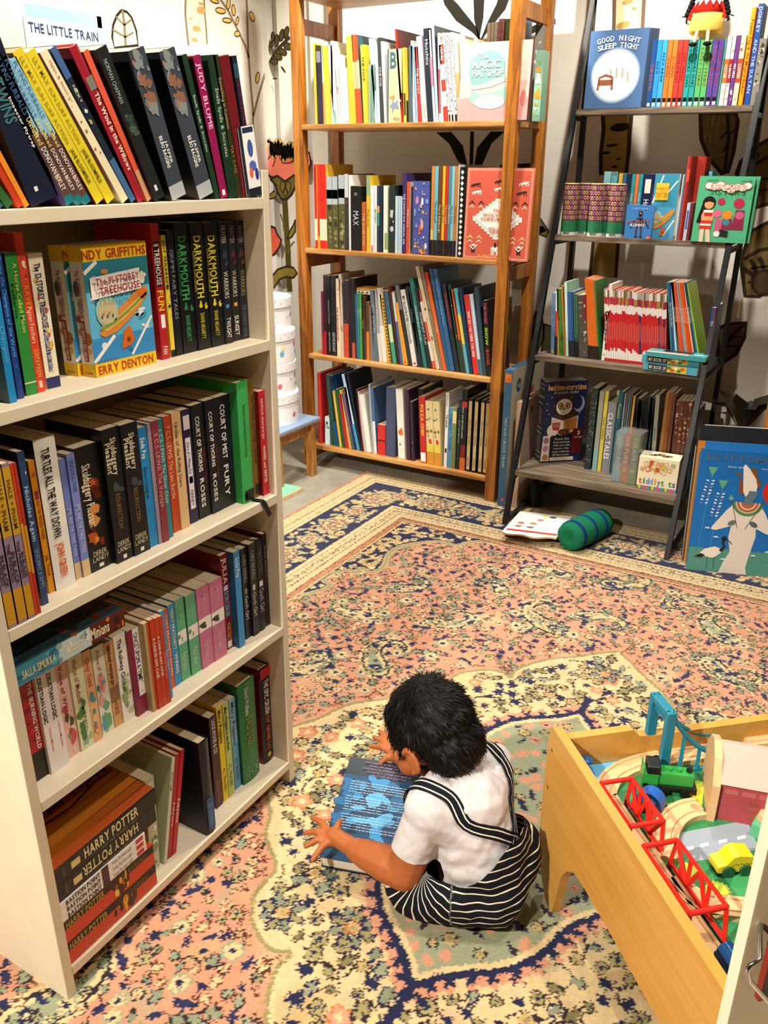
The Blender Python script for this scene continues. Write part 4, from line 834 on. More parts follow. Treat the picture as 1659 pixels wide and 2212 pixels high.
# --- fourth shelf (z = .429)
S = 'the cream bookcase\'s fourth shelf'
vm = lambda a: {'sa': blobs(a, 12, .08, .62, .4, len(a)*7+1, 1.3)}
def opt(t_, cols, seed, **k): return dict({'t': t_, 'sa': blobs(cols, 12, .04, .6, .38, seed, 1.4)}, **k)
bl_row([
 (80, 1689, 106.5, 1474, '#b01c26', {'t': [('THE BURNING WORLD', W_, .3, .94, .5, .82, True)], 'b': [(0, .28, '#15120f')], 'sa': blobs(['#7c1018', '#d0303a'], 6, .35, .9, .3, 4)}),
 (107.5, 1677, 127, 1460, '#ece6e4', {'t': [('ZEUSTIAN LOGIC', '#141414', .5, .95, .15, .55, True), ('Sabrina Malcolm', '#d05070', .2, .46, .5, .72)], 'label': 'white paperback with inky black title, left one of two on the fourth cream shelf'}),
 (128, 1662, 148, 1448, '#ece6e4', {'t': [('ZEUSTIAN LOGIC', '#141414', .5, .95, .15, .55, True), ('Sabrina Malcolm', '#d05070', .2, .46, .5, .72)], 'label': 'white paperback with inky black title, right one of two on the fourth cream shelf'}),
 (149, 1640, 174, 1436, '#e8bcb0', opt([('Voice of Winter', '#7a2030', .4, .95, .25, .6)], ['#cf5060', '#8a9a5c', '#3f5a2e', '#e8d8c0'], 3)),
 (175, 1626, 203, 1425, '#dfe2b8', opt([('Horse of Madame', '#b04a3c', .5, .95, .25, .6), ('MORPURGO', '#4e6b2c', .2, .45, .4, .7)], ['#9cb86a', '#4e7a3a', '#d8e0a0', '#86b2ac'], 4)),
 (205, 1606, 221.5, 1412, '#e6b080', opt([('Only Gold', '#c04a3c', .62, .92)], ['#e0a040', '#c46a3c', '#4a9098', '#e8c880'], 5)),
 (223, 1589, 248, 1404, '#e2e4cc', opt([('Prince of Wonder', '#c84a50', .5, .95, .3, .62)], ['#6ea86a', '#3c7a5c', '#e6a8a0', '#5aa0b4'], 6)),
 (249, 1573, 265, 1392, '#d8a468', {'t': [('michael morpurgo', '#3a2410', .5, .95, .25, .75, True), ('HORSE', '#7a5428', .14, .3)], 'b': [(.3, .48, '#8a6440')]}),
 (266, 1565, 290, 1380, '#efeae2', opt([('The Railway Children', '#2c2a2c', .35, .95, .25, .6, True), ('E Nesbit', '#3c4c30', .15, .32, .3, .62)], ['#b8c890', '#90a868', '#d8dcc0'], 8)),
 (291.5, 1554, 313, 1370, '#8a1c3c', {'t': [('ONCE UPON A TIME', '#2b2b30', .4, .95, .45, .85)], 'b': [(.22, 1, '#ece8e4', .4, 1)], 'sa': dots('#5a3c8c', 30, .05, .9, .0013)}),
 (323, 1545, 333.5, 1355, '#b8a06c', {'b': [(0, 1, '#c44a2c', .55, 1)]}),
 (334, 1540, 344, 1348, '#c23a1e', {'t': [('A CASE IN ANY CASE', W_, .35, .8, .2, .75, True)], 'in': .0}), (344.5, 1533, 353, 1344, '#c4401f', {'t': [('A CASE IN ANY CASE', W_, .35, .8, .2, .75, True)]}),
 (353.5, 1527, 361.5, 1340, '#b8381c', {'t': [('A Case in Any Case', '#e8b090', .3, .6)]}), (362, 1515, 371, 1325, '#3f8fc8', {'t': [('DIGGERS', '#bfe0f0', .3, .6)]}),
 (371.5, 1489, 379, 1318, '#e0562a', {'t': [('TERRY PRATCHETT DIGGERS', '#f6d6b0', .15, .95, .2, .75, True)]}), (379.5, 1483, 393, 1310, '#2f93c8', {'t': [('TERRY PRATCHETT', '#f0e9a0', .45, .95, .3, .7, True), ('WINGS', W_, .15, .4, .3, .75, True)]}),
 (394, 1473, 412, 1300, '#5fae84', {'b': [(.46, .62, W_)], 't': [('NORTHERN LIGHTS', '#8fd0aa', .66, .92), ('Philip Pullman', '#bfe6cc', .12, .34)], 'sa': blobs(['#5a8a3c'], 3, .5, .6, .16, 4, 2), 'label': 'green paperback with white band, left one of two on the fourth cream shelf'}),
 (416, 1460, 436, 1290, '#5fae84', {'b': [(.46, .62, W_)], 't': [('NORTHERN LIGHTS', '#8fd0aa', .66, .92), ('Philip Pullman', '#bfe6cc', .12, .34)], 'sa': blobs(['#5a8a3c'], 3, .5, .6, .16, 4, 2), 'label': 'green paperback with white band, right one of two on the fourth cream shelf'}),
 (437, 1448, 462.5, 1275, '#c77094', {'b': [(.46, .62, W_)], 't': [('AMBER SPYGLASS', '#e0a0b8', .66, .92), ('Philip Pullman', '#e8b8c8', .12, .34)], 'sa': blobs(['#3a2c34'], 5, .5, .58, .3, 4, .6), 'label': 'pink paperback with white band, left one of two on the fourth cream shelf'}),
 (463.5, 1431, 489.5, 1262, '#c77094', {'b': [(.46, .62, W_)], 't': [('AMBER SPYGLASS', '#e0a0b8', .66, .92), ('Philip Pullman', '#e8b8c8', .12, .34)], 'sa': blobs(['#3a2c34'], 5, .5, .58, .3, 4, .6), 'label': 'pink paperback with white band, right one of two on the fourth cream shelf'}),
 (490.5, 1406, 504.5, 1202, '#7a1a2c', {'t': [('JULIA', '#e8d8c0', .7, .97, .2, .8, True), ('SORCERER', '#5cb0c8', .35, .62, .2, .8, True), ('MARTINEZ', '#e0a040', .1, .28)], 'b': [(.63, .68, '#d8c8e8', .2, .8), (.02, .09, '#e8e0e0', .2, .8)]}),
 (518, 1401, 530.5, 1195, '#2a8ccc', {'t': [('Soda Pop', W_, .74, .94)], 'side': '#175a88', 'd': .14}),
 (532, 1382, 544, 1188, '#15181c', {'t': [('CHRIS RIDDELL', '#9a9c9c', .62, .93), ('Goth Girl', '#c8ccd0', .22, .48)], 'b': [(.5, .56, '#8a8a86', .3, .7)]}), (545, 1378, 557.5, 1180, '#16191d', {'t': [('CHRIS RIDDELL', '#9a9c9c', .62, .93), ('Goth Girl', '#c8ccd0', .22, .48)], 'b': [(.5, .56, '#c8c8c4', .3, .7)]}),
 (558, 1366, 575, 1172, '#16191f', {'t': [('CHRIS RIDDELL', '#55585c', .62, .93), ('Goth Girl', '#a8acb0', .22, .48)], 'b': [(.5, .56, '#d8d8d4', .3, .7)], 'hard': True}),
 (577, 1353, 589.5, 1155, '#12151a', {'t': [('BLACK BEAUTY', '#7c8084', .5, .92, .25, .7)], 'side': '#7a1a1a', 'label': 'black paperback with red cover edge, rightmost on the fourth cream shelf'}),
], BZ[1], S)
# the book lying across the tops, spine outwards
def lay_book(O, ang, L, D, th, col, label, titles=(), bands=(), topcol=None, spineart=None, hard=False, group=None, name='book', tilt=0):
    """book lying flat: spine face at y=0 facing -y, length along x"""
    o = thing(name, label, 'book', mtx=T(*O) @ RZ(ang) @ RY(tilt), group=group); mb = MB(); c = min(.0024 if hard else .0007, th*.2); e = .002 if hard else .0007
    mb.box((0, 0, 0), (L, D, c), cov(topcol or col)).box((0, 0, th-c), (L, D, th), cov(topcol or col)).box((0, 0, c), (L, c, th-c), cov(col))
    for b in bands: mb.rect(b[0]*L, b[3]*th if len(b) > 3 else 0, b[1]*L, b[4]*th if len(b) > 3 else th, cov(b[2]), (0, 0, 0), SU, SV, 1)
    if spineart: spineart(mb, L, th, D)
    co = mb.build('cover', o); MB().box((e, c, c), (L-e, D-e, th-c), PAGEW if hard else PAGE).build('pages', o)
    for q_, ti in enumerate(titles):
        s, tc, f0, f1, a0, a1 = ti[:6]; tb = MB()
        if s[0] == '@': tb.text(s[1:], cov(tc), (f1*L, 0, a1*th), (-1, 0, 0), (0, 0, -1), (f1-f0)*L, (a1-a0)*th, 3, len(ti) > 6)
        else: tb.text(s, cov(tc), (f0*L, 0, a0*th), SU, SV, (f1-f0)*L, (a1-a0)*th, 3, len(ti) > 6)
        tb.build('lettering' if q_ else 'title', co)
    return o
def sa_school(mb, L, th, D):
    R_ = random.Random(5); A = ((0, 0, 0), SU, SV)
    mb.rect(0, 0, .36*L, th, cov('#2c7f98'), *A, 1); mb.rect(.36*L, 0, .66*L, th, cov('#b9cdd0'), *A, 1); mb.rect(.66*L, 0, L, th, cov('#5a1810'), *A, 1)
    for i in range(30): u = R_.uniform(.0, .98); mb.disc(u*L, R_.uniform(.1, .9)*th, R_.uniform(.01, .03)*L, R_.uniform(.06, .2)*th, cov(R_.choice(('#46a0b4', '#1c5a70', '#7cc0c8') if u < .36 else (('#e0e0d0', '#90a8a8', '#6a8890') if u < .66 else ('#a03018', '#3a0c08', '#d07020')))), *A, 1.5+i*.02, 12)
    for i in range(60):
        u, v = R_.uniform(.02, .95), R_.uniform(.02, .95); mb.disc(u*L, v*D, .03*L, .05*D, cov(R_.choice(('#152a2c', '#20464a', '#2c6068') if u < .5 else ('#4a140c', '#6a2c18', '#24130f'))), (0, 0, th), (1, 0, 0), (0, 1, 0), 1+i*.02, 10, rot=R_.uniform(0, 180))
_p0 = at(36, 1466, 0, BX-.004); _p1 = at(298, 1306, 0, BX-.004)
zt = BZ[1]+.2145

lay_book((BX-.008, BY0+.024, zt), 90, .215, .135, .034, '#2c7f98', 'teal to dark red paperback lying across the books on the fourth cream shelf', [('SALLA SIMUKKA', '#d8cc98', .04, .33, .25, .7, 1), ('School of', '#f0e6c0', .42, .6, .25, .8, 1), ('Minions', '#f0e6c0', .66, .84, .25, .85, 1)], spineart=sa_school, topcol='#1d3338')
# --- bottom shelf (z = .062): the lying pile, then uprights
S = 'the bottom cream shelf'
def sa_hp(mb, L, th, D):
    A = ((0, 0, th), (1, 0, 0), (0, 1, 0))
    for i, c in enumerate(('#a3481c', '#b8601c', '#c87820', '#d0882a', '#c07024', '#8c3c18', '#5c2414')): mb.flat([(0, D*(i/7)), (L, D*(i/7)+.004), (L, D*((i+1)/7)+.002), (0, D*((i+1)/7))], cov(c), *A, 1+i*.03)
    for i in range(8): u = .02+.12*i; mb.flat([(u*L, .70*D), ((u+.03)*L, (.78+.04*(i % 3))*D), ((u+.10)*L, (.80-.05*(i % 2))*D), ((u+.14)*L, D*.99), (u*L, D*.99)], cov('#1b120e'), *A, 3)
    mb.line([(.02*L, .60*D), (.2*L, .66*D), (.5*L, .62*D), (.8*L, .72*D), (.98*L, .70*D)], [.004, .007, .004, .006, .003], cov('#24140c'), *A, 4)
def sa_flame(mb, L, th, D):
    A = ((0, 0, 0), SU, SV); mb.rect(0, 0, L*.95, th*.62, cov('#c8401c'), *A, 1); mb.rect(0, th*.62, L, th, cov('#15100e'), *A, 1)
    R_ = random.Random(int(th*1e5))
    for i in range(12): mb.disc(R_.uniform(.5, .75)*L, R_.uniform(.2, .8)*th, R_.uniform(.01, .035)*L, R_.uniform(.1, .3)*th, cov(R_.choice(('#e8a024', '#3c1c0c', '#f0c848', '#1c120c'))), *A, 2+i*.05, 10)
x0 = BX-.006; y0 = BY0+.022; z = BZ[0]+.0005
pile = [(.050, '#c8401c', .213, 'flame', 'HARRY POTTER', '#b89a3c'), (.048, '#c8401c', .213, 'flame', 'HARRY POTTER', '#b89a3c'), (.0135, '#ece9e2', .198, 'bp', '', ''), (.0135, '#ece9e2', .198, 'bp', '', ''), (.0135, '#ece9e2', .198, 'bp2', '', ''), (.036, '#111216', .232, 'hp', '@HARRY POTTER', '#d9cc94'), (.036, '#111216', .238, 'hp1', 'HARRY POTTER', '#e8dca4')]
zz = z; i = 0
for th, col, L, kind, tx, tc in pile:
    i += 1; pos = ('bottom', 'second from bottom', 'third from bottom', 'fourth from bottom', 'fifth from bottom', 'second from top', 'top')[i-1]
    if kind == 'flame': lay_book((x0, y0, zz), 90, L, .135, th, col, 'thick orange and black paperback, %s of the pile on the bottom cream shelf' % pos, [(tx, tc, .02, .42, .64, .94, 1), ('J.K. ROWLING', '#7c6a38', .62, .9, .68, .9)], spineart=sa_flame, group='fantasy books in the lying pile')
    elif kind[:2] == 'bp': lay_book((x0, y0, zz), 90, L, .13, th, col, 'thin white paperback, %s of the pile on the bottom cream shelf' % pos, [('BASTION POINT', '#17171a', .06, .44, .12, .88, 1), ('Tania Roxborogh', '#55504c', .58, .82, .25, .75)], bands=[(.46, .54, '#4a1428'), (.88, .97, '#c42a2a', .15, .85)], group='white paperbacks in the lying pile')
    else: lay_book((x0-.002, y0, zz), 90, L, .155, th, col, 'thick black hardback with gold lettering, %s of the pile on bottom cream shelf' % pos, [(tx, tc, .24 if kind == 'hp' else .27, .80, .30, .90, 1), ('AND THE CURSED CHILD', '#8c8256', .42, .78, .04, .18)], bands=[(.07, .10, '#3a3a3c', .2, .8), (.15, .23, '#d8cc88', .3, .7)], spineart=sa_hp, hard=True)
    zz += th+.0008
bl_row([
 (327, 1893, 346, 1690, '#b9bda0', {'t': [('ROSIE JOY', '#e8ece0', .6, .95)], 'sa': blobs(['#7a8a54', '#b04a3c', '#dfe2cc', '#5c6c40'], 12, .05, .75, .4, 3), 'in': .006, 'lean': 3}),
 (354, 1868, 361, 1640, '#cdd2b8', {'t': [('ROSIE JOY', '#6c7a4c', .6, .95)], 'sa': blobs(['#7a8a54', '#b04a3c', '#dfe2cc'], 10, .05, .75, .4, 9), 'side': '#b4bc96', 'lean': 13}),
 (362, 1858, 371, 1634, '#b01e26', {'t': [('Pollyanna', '#e8c0b0', .25, .6, .2, .8, True)], 'lean': 13}), (372, 1850, 381, 1625, '#b81f28', {'t': [('Pollyanna', W_, .25, .6, .2, .8, True)], 'side': '#8a1a20', 'lean': 13}),
 (447, 1806, 466, 1560, '#10141f', {'hard': True, 'd': .155, 't': [('SKY RUNNERS', '#6fa0d0', .08, .34, .3, .75)], 'b': [(.05, .4, '#1f4a80', .15, .9)], 'side': '#0e1220', 'h': .236, 'label': 'thick navy black hardback with barcode sticker on the bottom cream shelf'}),
 (468, 1748, 482, 1553, '#3a1420', {'t': [('LOCKWOOD & CO', W_, .6, .96, .3, .8, True), ('JONATHAN STROUD', '#c04050', .05, .3)], 'd': .13}),
 (484, 1732, 494.5, 1530, '#e8c91c', {'t': [('Mary Poppins', K_, .62, .96, .2, .75, True), ('P.L. TRAVERS', K_, .1, .34)]}), (496, 1722, 508, 1524, '#b9c86a', {'t': [('Mary Poppins in the Park', K_, .5, .96, .2, .7, True), ('P.L. TRAVERS', '#3c4a20', .1, .34)]}),
 (509, 1707, 521, 1514, '#7fb4d0', {'t': [('Mary Poppins', '#2c4a60', .5, .96), ('P.L. TRAVERS', '#2c4a60', .1, .34)], 'b': [(0, .5, '#5a9ac4')]}),
 (527, 1697, 561, 1486, '#22703a', {'t': [('David Walliams', '#d8e8d0', .68, .95, .3, .55), ('BAD DAD', '#7a7c2c', .38, .66, .3, .75, True)], 'b': [], 'side': '#1c5c30', 'sa': dots('#d8e8b0', 26, .03, .16, .0012), 'hard': True, 'label': 'thick green hardback speckled near its foot on the bottom cream shelf'}),
 (570, 1652, 599, 1450, '#12141c', {'t': [('THE EPIC CRUSH', '#f0d8c8', .52, .88, .3, .72, True), ('OF GENIE LO', '#c8641c', .14, .5, .35, .65, True)], 'b': [(.9, 1, '#b01c20'), (.06, .1, '#e0b030', .35, .65)], 'side': '#7a1418', 'hard': True, 'label': 'black and red hardback, rightmost on the bottom cream shelf'}),
], BZ[0], S)
# --- top of the bookcase (z = 1.322): the leaning row
def lean_row(rows, z, where, sgn=1):
    k = 0; prev = BY0+.02
    for r in rows:
        bx0, bx1, tx, ty, col = r[:5]; op = r[5] if len(r) > 5 else {}; k += 1; F = BX-.012-op.get('in', 0)
        f = lambda x, y: (x/2.765, 60+y/2.765)
        a = solve_axis(bx0/2.765, 0, F, z); b = solve_axis(bx1/2.765, 0, F, z); p = at(*f(tx, ty), 0, F); lean = math.atan2(p.y-a, p.z-z); h = op.get('h') or math.hypot(p.y-a, p.z-z)
        t = max(.004, (b-a)*math.cos(lean)-.0004); a = max(a, prev) if not op.get('free') else a; prev = a+t/math.cos(lean)+.0003
        lab = op.get('label') or ' '.join(('%s %s leaning paperback, %s from left on %s' % ('slim' if t < .012 else '', colname(col), ordinal(k), where)).split())
        book(T(F, a, z+.0004) @ RZ(90) @ RY(math.degrees(lean)), t, h, op.get('d', .13), col, lab, hard=op.get('hard', False), bands=op.get('b', ()), titles=op.get('t', ()), side=op.get('side'), spineart=op.get('sa'))
sky = lambda: {'t': [('FLYING FURBALLS', '#3f6c94', .62, .98), ('Unmasked', '#e8cf70', .42, .6), ('DONOVAN BIXLEY', W_, .1, .4)], 'b': [(0, .06, '#17707a'), (.06, .5, '#5c4038')], 'h': .2, 'sa': blobs(['#8a5c48', '#3c2c30', '#a8b8a0'], 8, .12, .6, .4, 5)}
NG = [('NORMAN CHAPMAN', '#9aa6a2', .66, .93, .25, .6)]
def jh(lbl, **k): return dict({'t': [('BILBO BAGGINS', '#e8e8e4', .22, .44, .3, .52, True), ('JASPER', '#e8e8e4', .24, .4, .58, .74, True)], 'b': [(0, .1, '#aab0b8')], 'sa': blobs(['#8a5c48', '#a07058', '#7c8484', '#5c6468'], 18, .62, .95, .3, 6), 'side': '#0c0e11', 'label': lbl, 'd': .13}, **k)
lean_row([
 (0, 40, -330, 700, '#1c5560', {'h': .2}), (45, 105, -290, 640, '#2c5c30', {'h': .2}), (110, 148, -190, 560, '#d8602c', {'b': [(.0, .3, '#c03a20')], 'h': .2}), (150, 185, -150, 520, '#e0882c', {'b': [(.5, 1, '#b8401f')], 'h': .2}),
 (190, 372, -110, 300, '#141b30', {'t': [('THE TWINS', '#3c6c70', .5, .93, .2, .6, True)], 'b': [(.08, .11, '#d8dcd8', .3, .42)], 'h': .205}), (374, 400, -40, 260, '#3c2c5c', {'t': [('Inspector Flytrap', W_, .3, .85, .15, .85, True)], 'h': .2}),
 (402, 462, -60, 160, '#7fb2cc', sky()), (464, 508, -25, 130, '#7fb2cc', sky()), (510, 556, 12, 112, '#86b8d0', sky()),
 (578, 640, 75, 152, '#d9c42a', {'t': [('LILY MAX', '#8c8020', .8, .96, .3, .7), ('SUN SURF ACTION', '#8c8428', .42, .78, .3, .65), ('JANE BLOOMFIELD', '#4a4a1c', .14, .38, .3, .65, True)], 'side': '#5c1424', 'label': 'bright yellow leaning paperback, left one of two on top of the cream bookcase'}),
 (642, 705, 152, 158, '#d9c42a', {'t': [('LILY MAX', '#8c8020', .8, .96, .3, .7), ('SUN SURF ACTION', '#8c8428', .42, .78, .3, .65), ('JANE BLOOMFIELD', '#4a4a1c', .14, .38, .3, .65, True)], 'side': '#5c1424', 'label': 'bright yellow leaning paperback, right one of two on top of the cream bookcase'}),
 (733, 782, 238, 152, '#e2d8b4', {'t': [('Helen & Simon', '#b8505a', .72, .95, .45, .75)], 'sa': blobs(['#b83a3c', '#7c8a50', '#e8d890'], 8, .3, .8, .18, 5)}),
 (784, 822, 300, 130, '#1c2634', {'t': [('NICKY', '#d8e0b0', .6, .85, .3, .7)], 'b': [(.82, 1, '#3f5f94'), (0, .3, '#3f6494')], 'sa': blobs(['#b8b070', '#d0d8d8'], 5, .5, .8, .3, 5)}),
 (826, 878, 412, 122, '#8e1626', {'t': [('The Wind in the Willows', '#efd8c0', .22, .72, .25, .75, True)], 'b': [(.74, .82, '#7a7068', .08, .92)], 'side': '#3a0c14', 'hard': True, 'label': 'dark red hardback with pale title leaning on top of the cream bookcase'}),
 (880, 915, 495, 146, '#d8583c', {'b': [(0, .22, '#c8946c')], 'in': .01}),
 (917, 985, 553, 132, '#1b211f', {'t': NG, 'sa': blobs(['#2c4038', '#1c3024', '#46564c'], 8, .45, .6, .4, 2), 'b': [(.06, .1, '#d8dcd8', .35, .6)], 'hard': False, 'in': .004, 'side': '#0e1111', 'label': 'thick black green leaning paperback, tallest on top of the cream bookcase'}),
 (1030, 1122, 765, 142, '#38404a', jh('thick grey black dragon paperback, left twin on top of the cream bookcase')),
 (1192, 1284, 948, 147, '#38404a', jh('thick grey black dragon paperback, right twin on top of the cream bookcase', side='#0b0d10')),
 (1288, 1318, 1085, 166, '#173624', {'t': [('Snails Spells & Snozzles', '#c0d8b8', .3, .78, .3, .7)], 'side': '#12281c'}),
 (1322, 1365, 1150, 170, '#8e1350', {'t': [('JUDY BLUME', '#f0b0d0', .5, .95, .25, .8, True)], 'b': [(.02, .06, W_, .3, .7)], 'side': '#4c0f20'}),
 (1370, 1418, 1236, 166, '#153222', {'t': [('Snails Spells & Snozzles', '#b0c8a8', .3, .78, .3, .7)]}), (1420, 1450, 1272, 166, '#2c3218', {'t': [('Something in Common', '#b89a5c', .5, .85), ('MAY CASE', '#b07038', .18, .38)]}),
 (1453, 1508, 1308, 172, '#6a0f1a', {'side': '#5a0c16'}),
 (1510, 1537, 1384, 170, '#141c2c', {'t': [('THROUGH THE LOOKING GLASS', '#7c2450', .46, .84), ('LEWIS CARROLL', '#c8d0dc', .14, .42, .2, .75, True)], 'b': [(.85, .95, '#2c4858')]}),
], BZ[4], 'top of the cream bookcase')
# leaning card-cover book outside the right upright, and things on the left wall
o = thing('book', 'small white and blue illustrated book by the cream bookcase\'s top right post', 'book', mtx=T(-1.0145, 1.259, 1.3226) @ RZ(90) @ RY(-8))
MB(Matrix.Diagonal((.62, .6, .72, 1))).box((0, 0, 0), (.055, .012, .16), cov('#16202c')).rect(.0, .02, .055, .16, cov('#f2f2f0'), (0, 0, 0), SU, SV, 1).disc(.028, .11, .012, .02, cov('#3c5ca0'), (0, 0, 0), SU, SV, 2).disc(.03, .07, .016, .012, cov('#4c6cb8'), (0, 0, 0), SU, SV, 2).disc(.02, .055, .008, .012, cov('#e06a3c'), (0, 0, 0), SU, SV, 3).disc(.044, .05, .008, .014, cov('#28408c'), (0, 0, 0), SU, SV, 3).rect(.003, .145, .05, .157, cov('#1c3050'), (0, 0, 0), SU, SV, 2).build('cover', o)
MB().box((.001, .0075, .001), (.033, .0085, .113), PAGEW).build('pages', o)
_l = at(85, 12, 0, -2.53); _r = at(218, 35, 0, -2.53)
o = thing('picture_book', 'pale blue picture book facing out before the white left wall', 'book', mtx=T(-2.53, _l.y-.06, 1.50) @ RZ(90)); wv = _r.y-_l.y+.06; hv = _l.z-1.50
LT = MB().box((0, 0, 0), (wv, .012, hv), cov('#dff0f6')).rect(.0, .0, wv, hv, cov('#eef8fb'), (0, 0, 0), SU, SV, 1).rect(0, hv-.035, wv, hv, cov('#a9dcec'), (0, 0, 0), SU, SV, 2).rect(wv-.02, hv-.075, wv, hv, cov('#a9dcec'), (0, 0, 0), SU, SV, 2)
for u, v, r in ((.09, .2, .03), (.12, .22, .025), (.07, .17, .03), (.15, .19, .02), (.2, .16, .03)): LT.disc(u, v+hv-.36, r, r*1.3, cov('#a8d4e8'), (0, 0, 0), SU, SV, 2, 7)
LT.rect(.10, hv-.21, .28, hv-.19, cov('#b9dcb4'), (0, 0, 0), SU, SV, 3); LT.rect(.13, hv-.2, .16, hv-.165, cov('#e3d6c0'), (0, 0, 0), SU, SV, 3); LT.build('cover', o)
MB().text('THE LITTLE TRAIN', cov('#2c4464'), (.006, 0, hv-.078), SU, SV, wv-.03, .028, 4, True).build('title', o)
struct(MB().box((-2.80, 2.12, 1.465), (-2.50, 2.80, 1.499), mat('#ece6da', .6)).build('trim_2'))
# ------------------------------------------------------------------ pine bookcase books
PY = PY0
Z6 = (560, 0, 2.5136); Z7 = (640, 480, 3.072)
def tt(s, c=None, f0=.25, f1=.85, **k): return dict({'t': [(s, c or '#3c3c3c', f0, f1)]}, **k)
sp = lambda c, n=6, s=1: {'sa': blobs(c, n, .05, .6, .4, s, 1.6)}
row([
 (305, 317, 290, 235, '#e2c13a'), (318, 325, 304, 245, '#3a3a20'), (326, 349, 308, 280, '#2c2440', {'b': [(.85, 1, '#8a8aa0')]}), (350, 357, 335, 222, '#b8d0e4', {'b': [(0, .5, '#c88a3a')]}),
 (360, 392, 340, 250, '#f0cf3c', {'b': [(0, .55, '#eec84c')]}), (394, 404, None, 222, '#f2f0ea'), (406, 430, 370, 250, '#f4f2ee', {'b': [(0, .18, '#7cc0a0', .1, .6)]}), (432, 445, 412, 340, '#e8e0d4', tt('MAD', '#c8703c')), (447, 465, 428, 300, '#f3efe6'), (467, 490, 448, 370, '#f5f3ee', {'b': [(.03, .05, '#d8a84c', .3, .8)]}),
 (492, 526, 470, 197, '#f0d24c', {'b': [(0, .5, '#eec63c')]}), (528, 539, 500, 190, '#e2552c', {'b': [(.4, .7, '#f0c8a0')]}), (540, 551, 512, 190, '#e8602c', {'b': [(.4, .7, '#f0b890')]}), (552, 562, 522, 190, '#dc4c28', {'side': '#1c5560', 'b': [(.4, .72, '#f0c8a0')]}),
 (568, 592, 548, 245, '#ecc93c', tt('THE FOX', '#5c4a14', .5, .9)), (594, 606, None, 350, '#8fb0a0'), (608, 627, None, 352, '#7aa090'), (630, 641, 594, 210, '#bcd8e6'), (642, 657, 626, 255, '#cfe2ea'), (659, 678, 640, 206, '#3c4040', tt('ZINE FOR', '#c8c8c8')), (680, 692, 660, 226, '#e8e8e6', tt('HIGH', '#b84c3c')),
 (694, 700, None, 268, '#5c6c7c'), (702, 770, None, 268, '#f1d9a0', {'t': [('^B', '#3a6a7a', .75, .97, .1, .6, True), ('^Amy', '#c8503c', .03, .09, .4, .9)], 'sa': blobs(['#e09a4c', '#8a94b0', '#f0e0c0'], 6, .2, .45, .3, 3), 'label': 'cream picture book with big blue letter on the pine bookcase\'s top shelf'}),
 (772, 783, 736, 160, '#d8261e', {'side': '#5c1614', 'hard': True, 'label': 'tall thin red hardback standing highest on the pine bookcase\'s top shelf'}), (785, 800, 777, 260, '#e8c840', {'b': [(.1, .4, '#2c2c20', .2, .8)]}), (802, 813, 790, 262, '#c8a83c', {'b': [(0, .3, K_)]}), (815, 835, 812, 250, '#4c6470'), (837, 848, 822, 222, '#cfe0ea'), (850, 862, 838, 250, '#8fb4cc'),
 (864, 884, 842, 256, '#c8342c', tt('THE ARTIST', '#f0d8d0')), (886, 914, 852, 200, '#f2f0ee', {'b': [(.03, .2, '#d8b48c', .4, .8)]}), (916, 946, 890, 157, '#1c2834', tt('Hutchins', '#c8d0d8', .6, .9, side='#122028')), (947, 960, 915, 165, '#d8c0d0', {'b': [(.4, .7, '#c87a94')]}), (961, 975, 935, 140, '#a9cfe2', {'side': '#2c4854'}), (977, 988, 968, 180, '#e8e0dc', {'b': [(.1, .6, '#b84c54')]}), (990, 1001, 975, 245, '#c8d4dc'),
 (1003, 1026, 977, 245, '#e0402c', {'b': [(.2, .4, '#f0d8c8'), (.55, .75, '#f0dcd0')], 't': [('HORSES', W_, .8, .97)]}), (1029, 1041, 992, 180, '#f4f4f2', {'sa': dots('#2c2c30', 40, .1, .97, .0016), 'b': [(0, .08, '#101010', .2, .9)]}), (1044, 1058, 1010, 180, '#f4f4f2', {'sa': dots('#2c2c30', 40, .1, .97, .0016, 2), 'b': [(0, .08, '#101010', .2, .9)]}), (1061, 1078, 1032, 178, '#f4f4f2', {'sa': dots('#2c2c30', 40, .1, .97, .0016, 3), 'b': [(0, .08, '#101010', .2, .9)]}),
 (1081, 1100, 1056, 215, '#f0e0c0', {'b': [(.3, .6, '#e6a868')]}), (1102, 1120, 1086, 218, '#ecd9b4'), (1122, 1140, 1110, 215, '#eed8b8'), (1142, 1160, 1165, 212, '#ecd4b0')], PZ[3], 'the pine bookcase\'s top shelf', 1, PY+.028, Z6, .23)
row([(1215, 1233, None, 125, W_), (1236, 1250, None, 122, W_), (1252, 1270, None, 120, W_), (1273, 1303, None, 103, '#e6a8b8', tt('GOOD SWEETHEART', '#8a3a5c', .6, .97)), (1310, 1334, None, 103, '#7c9a64', {'b': [(0, .85, '#b88a5c', .05, .5)]}), (1340, 1382, None, 97, '#3c70a8', tt('SHEPHERD SANDY', '#b8e0f0', .6, .97, b=[(0, 1, '#1c3c6c', .7, 1)]))],
    PZ[3], 'the pine top shelf behind the hat book', 1, PY+.16, Z6, .13)
for i, (x, ty, c, c2) in enumerate(((1468, 150, '#8f8a80', '#1c1f24'), (1480, 395, '#8cb89c', '#d89a3c'))):
    a = solve_axis(560+x/2.5136, 1, PY+.25-.12*i, PZ[3]); book(T(a, PY+.25-.12*i, PZ[3]+.0003), .03, .37 if i == 0 else .24, .06, c, ('tall dark patterned book behind the right post on the pine top shelf', 'green and orange book behind the right post on the pine top shelf')[i], spineart=blobs([c2, '#e8e0d0', c], 14, .05, .98, .5, i+1))
